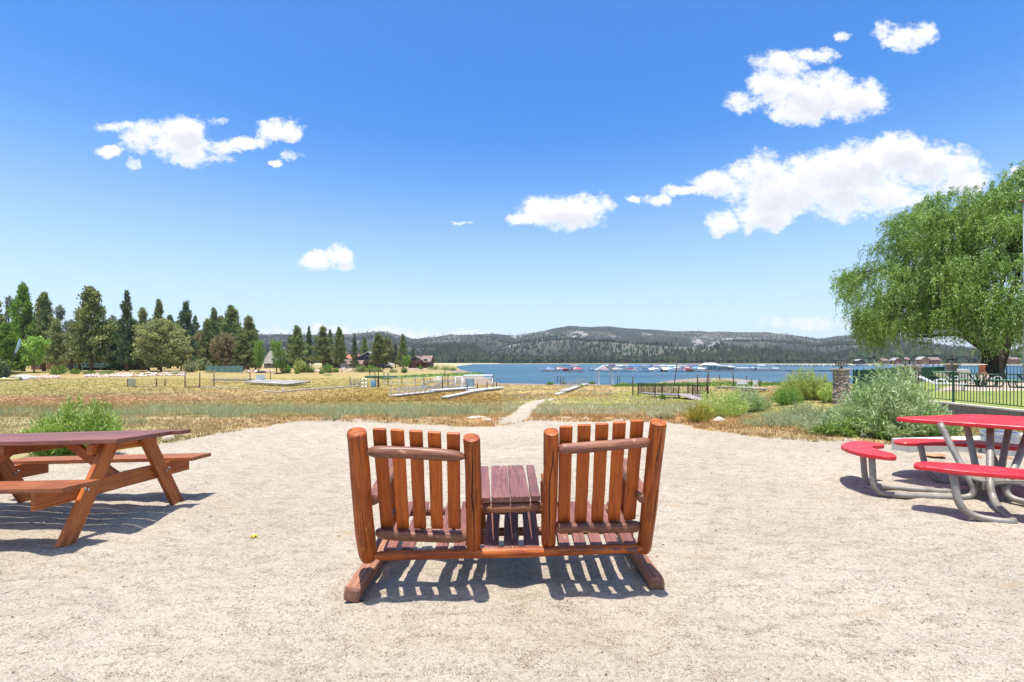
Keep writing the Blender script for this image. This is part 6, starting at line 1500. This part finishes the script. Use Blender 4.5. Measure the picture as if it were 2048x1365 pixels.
# white shelter
a = GB(1196, 771); w_ = (1227 - 1196) * a.y / F; hh = 2.55; t = thing('shelter', 'small open white shelter with gabled metal roof near the waterline', 'shelter', (a.x + w_ / 2, a.y, a.z))
for x in (-w_ / 2 + .15, w_ / 2 - .15):
    for y in (0, 2.6): MB().box(x - .08, x + .08, y - .08, y + .08, 0, hh).obj('post', M_WHITEMET, t)
for s_ in (-1, 1):
    MB().add([(0, -.3, hh + .85), (s_ * (w_ / 2 + .25), -.3, hh), (s_ * (w_ / 2 + .25), 2.9, hh), (0, 2.9, hh + .85), (0, -.3, hh + .95), (s_ * (w_ / 2 + .25), -.3, hh + .10), (s_ * (w_ / 2 + .25), 2.9, hh + .10), (0, 2.9, hh + .95)], [(0, 1, 2, 3), (7, 6, 5, 4), (0, 4, 5, 1), (1, 5, 6, 2), (2, 6, 7, 3), (3, 7, 4, 0)]).obj('roof_panel', simple('pale_metal_roof', (.55, .60, .60), .4, .4), t)
MB().box(-w_ / 2 - .3, w_ / 2 + .3, -.4, 3.0, -.05, .08).obj('floor', M_CONC, t)
for k, (px, py, w_, lab) in enumerate([(1185,768.5,16,'dark green weed mound left of the white shelter'),(1247,771,20,'yellow-green weed mound right of the white shelter'),(1128,769,12,'dark green weed mound behind the trio of posts'),(1100,770,18,'small green tuft row left of the trio of posts'),(1325,800,14,'green bush against the left corner of the black-railed platform'),(1160,775,18,'yellow-green weeds along the grey railed gangway')]):
    p = GB(px, py); wd = w_ * p.y / F; make_shrub('weed_mound', p, wd, wd * .6, .55, M_SHRUBY if 'yellow' in lab else M_BUSHG, 300 + k, lab, 50, 26, .13, .05, group='weed mounds on the shore', spiky=.1)
# black-railed platform with ramp
A_ = GB(1309, 797); B_ = GB(1417, 800.5); C_ = Vector((A_.x - .0, A_.y, A_.z)); zp = max(A_.z, B_.z) + .42
t = thing('railed_platform', 'raised grey platform with black bar railing and a ramp down to the right', 'platform', (A_.x, A_.y, zp))
L = Vector((B_.x - A_.x, B_.y - A_.y, 0)); wdp = Vector((-.9, 3.2, 0))
def quadslab(b, P, th):
    n = len(b.v); b.v += [tuple(p) for p in P] + [tuple(p - Vector((0, 0, th))) for p in P]
    b.f += [(n, n + 1, n + 2, n + 3), (n + 7, n + 6, n + 5, n + 4)] + [(n + i, n + 4 + i, n + 4 + (i + 1) % 4, n + (i + 1) % 4) for i in range(4)]
b = MB(); quadslab(b, [Vector((0, 0, 0)), L, L + wdp, wdp], .14); b.obj('deck', simple('grey_deck_boards', (.30, .28, .27), .8, scale=2), t)
def barrail(a, b_, nm='railing', hh=.98, sp=.14):
    q = MB(); d = b_ - a; n = int(d.length / sp); q.bar(a + Vector((0, 0, hh)), b_ + Vector((0, 0, hh)), .045, .04); q.bar(a + Vector((0, 0, .1)), b_ + Vector((0, 0, .1)), .035, .03)
    for i in range(n + 1): p_ = a + d * i / n; q.bar(p_ + Vector((0, 0, .1)), p_ + Vector((0, 0, hh)), .028, .028, (1, 0, 0))
    return q.obj(nm, M_BLACKMET, t)
barrail(Vector((0, .05, 0)), wdp); barrail(wdp, L + wdp); barrail(L + wdp, L + Vector((0, .05, 0))); barrail(Vector((0, 0, 0)), L * .46); barrail(L * .72, L)
for q in (Vector((.05, 0, 0)), L * .15, L * .46, L * .72, L - Vector((.05, 0, 0)), wdp, L + wdp): MB().bar(q - Vector((0, 0, .9)), q + Vector((0, 0, 1.05)), .09, .09, (1, 0, 0)).obj('post', M_POST, t)
b = MB(); quadslab(b, [L * .46, L * .72, L * .95 + Vector((0, -2.3, -.42)), L * .70 + Vector((0, -2.3, -.42))], .08); b.obj('ramp', M_GREYWOOD, t)
# white chair dock
deckpath('dock_section', 'long dark-edged dock plank with white chairs left of the shrubs', [(1433,778.5),(1473,779)], 1.0, M_GREYWOOD, .3)
deckpath('dock_section', 'right tilted dock plank ending at the silvery shrubs', [(1473,779.5),(1524,783.5)], 1.2, M_PALEWOOD, .35)
for k, lab in enumerate(['leftmost white plastic chair on the dock','second white plastic chair on the dock from the left','third white plastic chair on the dock from the left','rightmost white plastic chair on the dock, near the shrubs']):
    p = GB([1478, 1485, 1492, 1511][k], 780 + (k == 3) * 1.5); t = thing('plastic_chair', lab, 'chair', p + Vector((0, 0, .40)), 2.6, 'white chairs on the dry dock')
    MB().box(-.26, .26, -.26, .26, .38, .42).obj('seat', M_WHITE, t); MB().bar((-.0, .25, .42), (.0, .38, .92), .50, .04, (0, 1, 0)).obj('backrest', M_WHITE, t)
    for x in (-.22, .22):
        for y in (-.22, .22): MB().box(x - .025, x + .025, y - .025, y + .025, 0, .38).obj('leg', M_WHITE, t)

# ================================================================== sailboat at the far left
p = GB(10, 762); t = thing('beached_sailboat', 'beached catamaran with leaning dark mast and furled blue sail, far left', 'sailboat', p)
sy = p.y / F
for k in (0, 1): 
    hl = MB(); rings = []
    for i in range(9):
        q = i / 8; w2 = .22 * math.sin(min(1, q * 1.1 + .08) * math.pi) ** .5 + .02; x = -2.6 + 5.6 * q
        rings.append([(x, k * 2.0 + w2 * math.cos(a) , .28 + .26 * math.sin(a) + .10 * (q - .5) ** 2 * 4) for a in [j * .785 for j in range(8)]])
    hl.loft(rings).obj('hull', simple('yellow_hull', (.62, .58, .22), .4) if k == 0 else M_WHITE, t, smooth=True)
MB().box(-1.2, 1.6, 0, 2.0, .52, .56).obj('trampoline', M_BLACKMET, t)
mt = Vector(((38 - 6) * sy, 0, (HZ - 662) * sy + H - p.z))
MB().tube([(-.3, .6, .5), mt + Vector((-.3, .6, 0))], [.075, .05], 8).obj('mast', M_BLACKMET, t)
sp = Vector((-.3, .6, .5))
def onm(f_): return sp.lerp(mt + Vector((-.3, .6, 0)), f_)
MB().tube([onm(.50), onm(.60) + Vector((.12, 0, 0)), onm(.72) + Vector((.20, 0, 0)), onm(.80) + Vector((.12, 0, 0)), onm(.84)], [.05, .20, .26, .17, .04], 9).obj('furled_sail', simple('pale_blue_sail', (.16, .42, .62), .6, scale=1.5, col2=(.50, .62, .70)), t)
MB().tube([onm(.42), onm(.5) + Vector((.05, 0, 0)), onm(.58)], [.05, .16, .06], 8).obj('sail_bag', simple('navy_sail_bag', (.03, .05, .12), .7), t)
p = GB(48, 757); t = thing('covered_dinghy', 'upturned pale dinghy under a grey tarp beside the catamaran', 'boat', p); rings = []
for i in range(11):
    q = i / 10; w2 = 1.0 * math.sin(min(1, q * .95 + .05) * math.pi) ** .6 + .03
    rings.append([(-3.0 + 6.2 * q, w2 * math.cos(a), max(0, .85 * math.sin(a)) * (w2 / 1.03)) for a in [j * math.pi / 7 for j in range(8)]])
MB().loft(rings).obj('tarp', simple('pale_grey_tarp', (.50, .48, .42), .8), t, smooth=True)
deckpath('yellow_beam', 'pale yellow beam lying in the grass in front of the catamaran', [(-6,756),(33,758.5)], .25, simple('pale_yellow_paint', (.68, .62, .24), .6), .12, .14, cat='beam')

# ================================================================== marina
WZ = LAKE
M_B = {n_: simple('boat_' + n_, c, .35, var=.06, scale=.8) for n_, c in dict(white=(.80, .80, .78), red=(.52, .04, .06), blue=(.10, .22, .45), navy=(.03, .05, .12), orange=(.60, .20, .06), teal=(.10, .38, .42), tan=(.55, .42, .30), maroon=(.22, .04, .06), grey=(.35, .36, .37), purple=(.25, .08, .24), skyblue=(.22, .46, .66), pink=(.62, .28, .30)).items()}
def hull_mesh(L, wd, hh, m, t):
    rings = []
    for i in range(9):
        q = i / 8; w2 = wd / 2 * min(1, (1 - q) * 2.6 + .04) ** .6; k = 1 + .35 * q * q
        rings.append([(-L / 2 + L * q, -w2, hh * k), (-L / 2 + L * q, -w2 * .75, hh * .15), (-L / 2 + L * q, 0, -.12), (-L / 2 + L * q, w2 * .75, hh * .15), (-L / 2 + L * q, w2, hh * k)])
    return MB().loft(rings).obj('hull', m, t)
def boat(kind, px, py, col, col2, label, rz=None, L=None, group='boats at the marina docks', rnd=random.Random(9)):
    X, Y = at(px, py, WZ); rz = rnd.choice([0, .3, -.4, 1.2, 2.8, 3.3]) if rz is None else rz
    t = thing(kind, label, 'boat', (X, Y, WZ), rz, group)
    if kind == 'pontoon_boat':
        L = L or 7.0
        for s_ in (-1, 1): MB().tube([(-L / 2, s_ * .95, .12), (L / 2 - .5, s_ * .95, .12), (L / 2, s_ * .95, .3)], [.33, .33, .08], 8).obj('pontoon', M_ALU, t)
        MB().box(-L / 2, L / 2 - .4, -1.25, 1.25, .42, .52).obj('deck', M_B['grey'], t)
        f_ = MB()
        for s_ in (-1, 1): f_.box(-L / 2 + .1, L / 2 - .6, s_ * 1.2 - .03, s_ * 1.2 + .03, .52, 1.15)
        f_.box(L / 2 - .6, L / 2 - .55, -1.2, 1.2, .521, 1.14); f_.obj('side_panel', M_B[col], t)
        MB().tube([(-L * .3, -1.2, 2.45), (-L * .3, -.6, 2.6), (-L * .3, .6, 2.6), (-L * .3, 1.2, 2.45)], .04, 5).obj('bow_frame', M_ALU, t)
        c = MB(); rings = [[(x, y * 1.25, 2.35 + .28 * (1 - y * y) + dz) for y, dz in [(-1, 0), (-.5, 0), (0, 0), (.5, 0), (1, 0), (1, -.09), (0, -.09), (-1, -.09)]] for x in (-L * .42, -L * .15, L * .14)]
        c.loft(rings).obj('canopy', M_B[col2], t)
        ps = MB()
        for x in (-L * .40, L * .12):
            for s_ in (-1, 1): ps.box(x - .03, x + .03, s_ * 1.2 - .03, s_ * 1.2 + .03, 1.15, 2.36)
        ps.obj('canopy_poles', M_ALU, t)
        MB().box(-L / 2 - .55, -L / 2 - .02, -.22, .22, .1, 1.25).obj('motor', M_B['navy'], t, bevel=.08)
    elif kind == 'covered_boat':
        L = L or 6.2; hull_mesh(L, 2.3, .85, M_B[col], t)
        rings = []
        for i in range(9):
            q = i / 8; w2 = 1.12 * min(1, (1 - q) * 2.4 + .05) ** .6; top = .85 + .8 * math.sin(min(1, q * 1.05 + .12) * math.pi) ** .8
            rings.append([(-L / 2 + L * q, -w2, .86 + .3 * q * q), (-L / 2 + L * q, -w2 * .5, top), (-L / 2 + L * q, w2 * .5, top), (-L / 2 + L * q, w2, .86 + .3 * q * q)])
        MB().loft(rings).obj('boat_cover', M_B[col2], t)
        MB().box(-L / 2 - .5, -L / 2 - .02, -.22, .22, .1, 1.15).obj('motor', M_B['navy'], t, bevel=.08)
    else:
        L = L or 6.4; hull_mesh(L, 2.35, .95, M_B[col], t)
        MB().add([(.2, -.85, 1.0), (.2, .85, 1.0), (-.35, .7, 1.65), (-.35, -.7, 1.65), (.24, -.85, 1.0), (.24, .85, 1.0), (-.31, .7, 1.65), (-.31, -.7, 1.65)], [(0, 1, 2, 3), (7, 6, 5, 4), (0, 4, 5, 1), (2, 6, 7, 3), (1, 5, 6, 2), (0, 3, 7, 4)]).obj('windshield', M_GLASS, t)
        MB().box(-1.9, -.6, -.8, .8, 1.9, 2.0).obj('sunshade', M_B[col2], t)
        ps = MB()
        for x in (-1.85, -.65):
            for y in (-.75, .75): ps.box(x - .03, x + .03, y - .03, y + .03, .9, 1.9)
        ps.obj('sunshade_poles', M_ALU, t)
        MB().box(-L / 2 - .5, -L / 2 - .02, -.22, .22, .1, 1.25).obj('motor', M_B['white'], t, bevel=.08)
    return t
ORD = ['leftmost', 'second', 'third', 'fourth', 'fifth', 'sixth', 'seventh', 'eighth', 'ninth', 'tenth', 'eleventh', 'twelfth', 'thirteenth', 'fourteenth', 'fifteenth', 'sixteenth', 'seventeenth', 'eighteenth', 'nineteenth', 'twentieth'] + ['twenty-' + o for o in ['first', 'second', 'third', 'fourth', 'fifth', 'sixth', 'seventh', 'eighth', 'ninth']] + ['thirtieth'] + ['thirty-' + o for o in ['first', 'second', 'third', 'fourth', 'fifth', 'sixth', 'seventh', 'eighth', 'ninth']] + ['fortieth', 'forty-first', 'forty-second', 'forty-third', 'forty-fourth', 'forty-fifth', 'forty-sixth']
PB, CB, SB = 'pontoon_boat', 'covered_boat', 'motorboat'
MAR = [(SB,1093,743,'white','white',3.0),(CB,1103,742.5,'white','blue',.2),(SB,1112,743,'white','grey',.3),(CB,1124,742.8,'red','red',.1),(PB,1137,741,'grey','navy',0),(SB,1143,741.5,'white','white',.2),(CB,1158,742.5,'white','red',.1),(PB,1152,740.5,'white','pink',0),(SB,1186,742.2,'white','white',3.1),(SB,1196,742,'white','white',.3),
 (CB,1208,743,'white','pink',.2),(PB,1214,741,'pink','white',.4),(SB,1222,743.6,'white','tan',2.9),(PB,1229,741.2,'white','maroon',.2),(CB,1237,743,'maroon','tan',.3),(PB,1243,741.3,'tan','white',0),(SB,1250,743.8,'white','white',3.0),(PB,1259,742,'white','tan',.2),(CB,1263,743.5,'white','maroon',.5),(PB,1271,742.4,'white','blue',0),(PB,1279,741.5,'navy','blue',.2),(SB,1287,743.8,'white','grey',3.2),(PB,1293,741.2,'white','grey',0),(CB,1302,743.6,'white','blue',.3),
 (CB,1311,743.8,'white','white',.1),(PB,1317,742,'tan','pink',0),(SB,1324,744,'white','navy',3.0),(PB,1330,742,'navy','white',.1),(CB,1337,744,'orange','white',.3),(PB,1345,742.3,'white','white',0),(SB,1352,744.2,'white','tan',2.9),(PB,1360,742,'white','grey',.2),(PB,1368,743.2,'orange','tan',0),(CB,1375,744,'orange','maroon',.3),(PB,1380,741.5,'white','purple',.1),(PB,1388,741.2,'purple','purple',0),(SB,1393,743,'white','white',3.1),(CB,1403,742.5,'tan','white',.3),(PB,1407,741.5,'white','tan',0),(SB,1556,733.5,'white','white',3.0)]
for i, (kd, px, py, c1_, c2_, rz) in enumerate(MAR[:-1]):
    what = {PB: 'pontoon boat with %s canopy and %s sides', CB: 'motorboat under %s cover with %s hull', SB: 'open motorboat with %s sunshade and %s hull'}[kd] % (c2_, c1_)
    boat(kd, px, py, c1_, c2_, '%s marina boat from the left: %s' % (ORD[i], what), rz)
kd, px, py, c1_, c2_, rz = MAR[-1]; boat(kd, px, py, c1_, c2_, 'white motorboat alone beyond the right end of the marina', rz, group='boats out on the lake')
boat(SB, 1226, 732.6, 'white', 'grey', 'white motorboat alone near the far shore above the marina', .1, 8, group='boats out on the lake')
for i in range(26):
    q_ = random.Random(400 + i); kd_ = q_.choice([PB, PB, CB, SB]); c1_ = q_.choice(['white', 'white', 'white', 'grey', 'tan', 'navy']); c2_ = q_.choice(['white', 'white', 'grey', 'white', 'tan', 'navy', 'maroon', 'tan', 'skyblue'])
    what = {PB: 'pontoon boat with %s canopy and %s sides', CB: 'motorboat under %s cover with %s hull', SB: 'open motorboat with %s sunshade and %s hull'}[kd_] % (c2_, c1_)
    boat(kd_, 1209 + i * 7.9 + q_.uniform(-1.5, 1.5), 740.2 + q_.uniform(-.5, .5), c1_, c2_, '%s boat of the rear marina row: %s' % (ORD[i], what), group='boats in the rear marina row')
wdock_rear = None
def wdock(label, px0, px1, py, wd=2.2, name='marina_dock', m=None):
    a = at(px0, py, WZ); b = at(px1, py, WZ); t = thing(name, label, 'dock', (a[0], a[1], WZ))
    MB().box(0, b[0] - a[0], -wd / 2, wd / 2, .12, .42).obj('deck', m or M_GREYWOOD, t); fl = MB(); n = max(2, int((b[0] - a[0]) / 4))
    for k in range(n): x = (b[0] - a[0]) * (k + .5) / n; fl.box(x - 1.2, x + 1.2, -wd / 2 + .1, wd / 2 - .1, -.2, .115)
    fl.obj('float', M_BLACKMET, t); return t
wdock('left dock finger of the marina with white and blue boats', 1086, 1122, 743.3)
wdock('second dock finger of the marina with the red covered boat', 1134, 1168, 744.3)
wdock('thin empty dock joining the red boats to the main marina row', 1165, 1205, 741.2)
wdock('main marina dock under the dense row of boats', 1205, 1425, 743.6, 2.5)
wdock('long bare marina dock running right from the white-roofed boathouse', 1412, 1572, 742.6, 2.0)
wdock('dark floating breakwater line right of the marina docks', 1572, 1676, 743.2, .9, 'floating_breakwater', M_BLACKMET)
# boathouse and sheds
def shed(label, px0, px1, py, ze, zr, wallm, roofm, open_=True, name='boathouse'):
    a = at(px0, py, WZ); b = at(px1, py, WZ); w_ = b[0] - a[0]; t = thing(name, label, 'boathouse', ((a[0] + b[0]) / 2, a[1], WZ)); D_ = 7
    MB().box(-w_ / 2, w_ / 2, 0, D_, .0, .45).obj('deck', M_GREYWOOD, t)
    for x in [-w_ / 2 + .2 + (w_ - .4) * k / 4 for k in range(5)]:
        for y in (.2, D_ - .2): MB().box(x - .1, x + .1, y - .1, y + .1, .45, ze).obj('post', M_WHITEMET, t)
    MB().add([(-w_ / 2 - .4, -.4, ze), (w_ / 2 + .4, -.4, ze), (w_ / 2 - .4, D_ / 2, zr), (-w_ / 2 + .4, D_ / 2, zr), (w_ / 2 + .4, D_ + .4, ze), (-w_ / 2 - .4, D_ + .4, ze)], [(0, 1, 2, 3), (3, 2, 4, 5), (0, 3, 5), (1, 4, 2), (0, 5, 4, 1)]).obj('roof', roofm, t)
    MB().box(-w_ * .05, w_ * .42, .5, D_ - .6, .451, ze - .3).obj('cabin_wall', wallm, t)
    g_2 = MB()
    for k in range(4): g_2.box(-w_ * .03 + k * w_ * .11, w_ * .05 + k * w_ * .11, .44, .499, 1.1, ze - .7)
    g_2.obj('window', M_GLASS, t); return t
shed('marina boathouse with bright white roof and teal cabin', 1414, 1437, 742, 2.7, 3.7, M_B['teal'], M_WHITE)
shed('open grey-roofed boat shelter right of the white-roofed boathouse', 1441, 1456, 741.5, 2.1, 2.6, M_B['grey'], M_B['grey'])
shed('small open shelter with pale roof at the marina right part', 1458, 1470, 741.5, 1.7, 2.3, M_B['maroon'], M_WHITEMET)
for i, (a, b, py, lab) in enumerate([(1473,1497,739.5,'long low white covered raft right of the marina shelters'),(1502,1520,739.5,'second low white covered raft right of the marina shelters'),(1544,1556,740.5,'small pale raft near the right end of the bare dock')]):
    A2 = at(a, py, WZ); B2 = at(b, py, WZ); t = thing('covered_raft', lab, 'raft', (A2[0], A2[1], WZ), 0, 'white covered rafts'); w_ = B2[0] - A2[0]
    MB().box(0, w_, -1, 1, 0, .35).obj('float', M_GREYWOOD, t); MB().prism([(0, -.95), (w_, -.95), (w_, .95), (0, .95)], .352, 1.15).obj('cover', M_WHITE, t, bevel=.2)
boat(PB, 1525, 740, 'white', 'white', 'white pontoon boat alone between the covered rafts', 0)
# moored boats off the right shore
rq = random.Random(12); RB = []
for i in range(26):
    px = 1566 + i * 5.3 + rq.uniform(-1.5, 1.5); py = 732.6 + rq.uniform(-.5, .8)
    RB.append((px, py))
for i in range(16): RB.append((1712 + i * 11 + rq.uniform(-3, 3), 731.8 + rq.uniform(-.4, .9)))
proto_b = None
for i, (px, py) in enumerate(RB):
    X, Y = at(px, py, WZ)
    if proto_b is None:
        proto_b = boat(SB, px, py, 'white', 'white', 'x', 0, 7.0, group='white boats moored off the far right shore'); o = proto_b
    else:
        o = proto_b.copy(); COL.objects.link(o)
        for ch_ in [c for c in bpy.data.objects if c.parent == proto_b]:
            c = ch_.copy(); COL.objects.link(c); c.parent = o
    o.location = (X, Y, WZ); o.rotation_euler = (0, 0, rq.choice([.1, 3.0, .5, 2.6, 1.5])); o['label'] = 'white motorboat moored in the long line off the far right shore'
buoyp = None
for i in range(14):
    X, Y = at(1572 + i * 12 + rq.uniform(-3, 3), 733.4, WZ)
    if buoyp is None:
        buoyp = MB().lathe([(.001, -.1), (.5, 0), (.6, .35), (.35, .8), (.001, .9)], n=10).obj('mooring_buoy', M_B['navy'], None, smooth=True); o = buoyp
    else: o = buoyp.copy(); COL.objects.link(o)
    o.location = (X, Y, WZ); tag(o, 'small dark mooring buoy among the moored white boats', 'buoy', 'mooring buoys off the right shore')

# ================================================================== haze
hb = MB().box(-5200, 5200, -400, 4200, -15, 330)
hm = bpy.data.materials.new('haze_air'); hm.use_nodes = True; hn = NT(hm.node_tree)
hn.n.remove(hn.n['Principled BSDF'])
pv = hn.new('ShaderNodeVolumePrincipled', {'Color': (.80, .88, 1.0, 1), 'Density': .00008, 'Anisotropy': .2})
hn.l.new(pv.outputs[0], hn.n['Material Output'].inputs['Volume'])
HAZE = True
if HAZE:
    ho = hb.obj('haze', hm); tag(ho, kind='stuff')
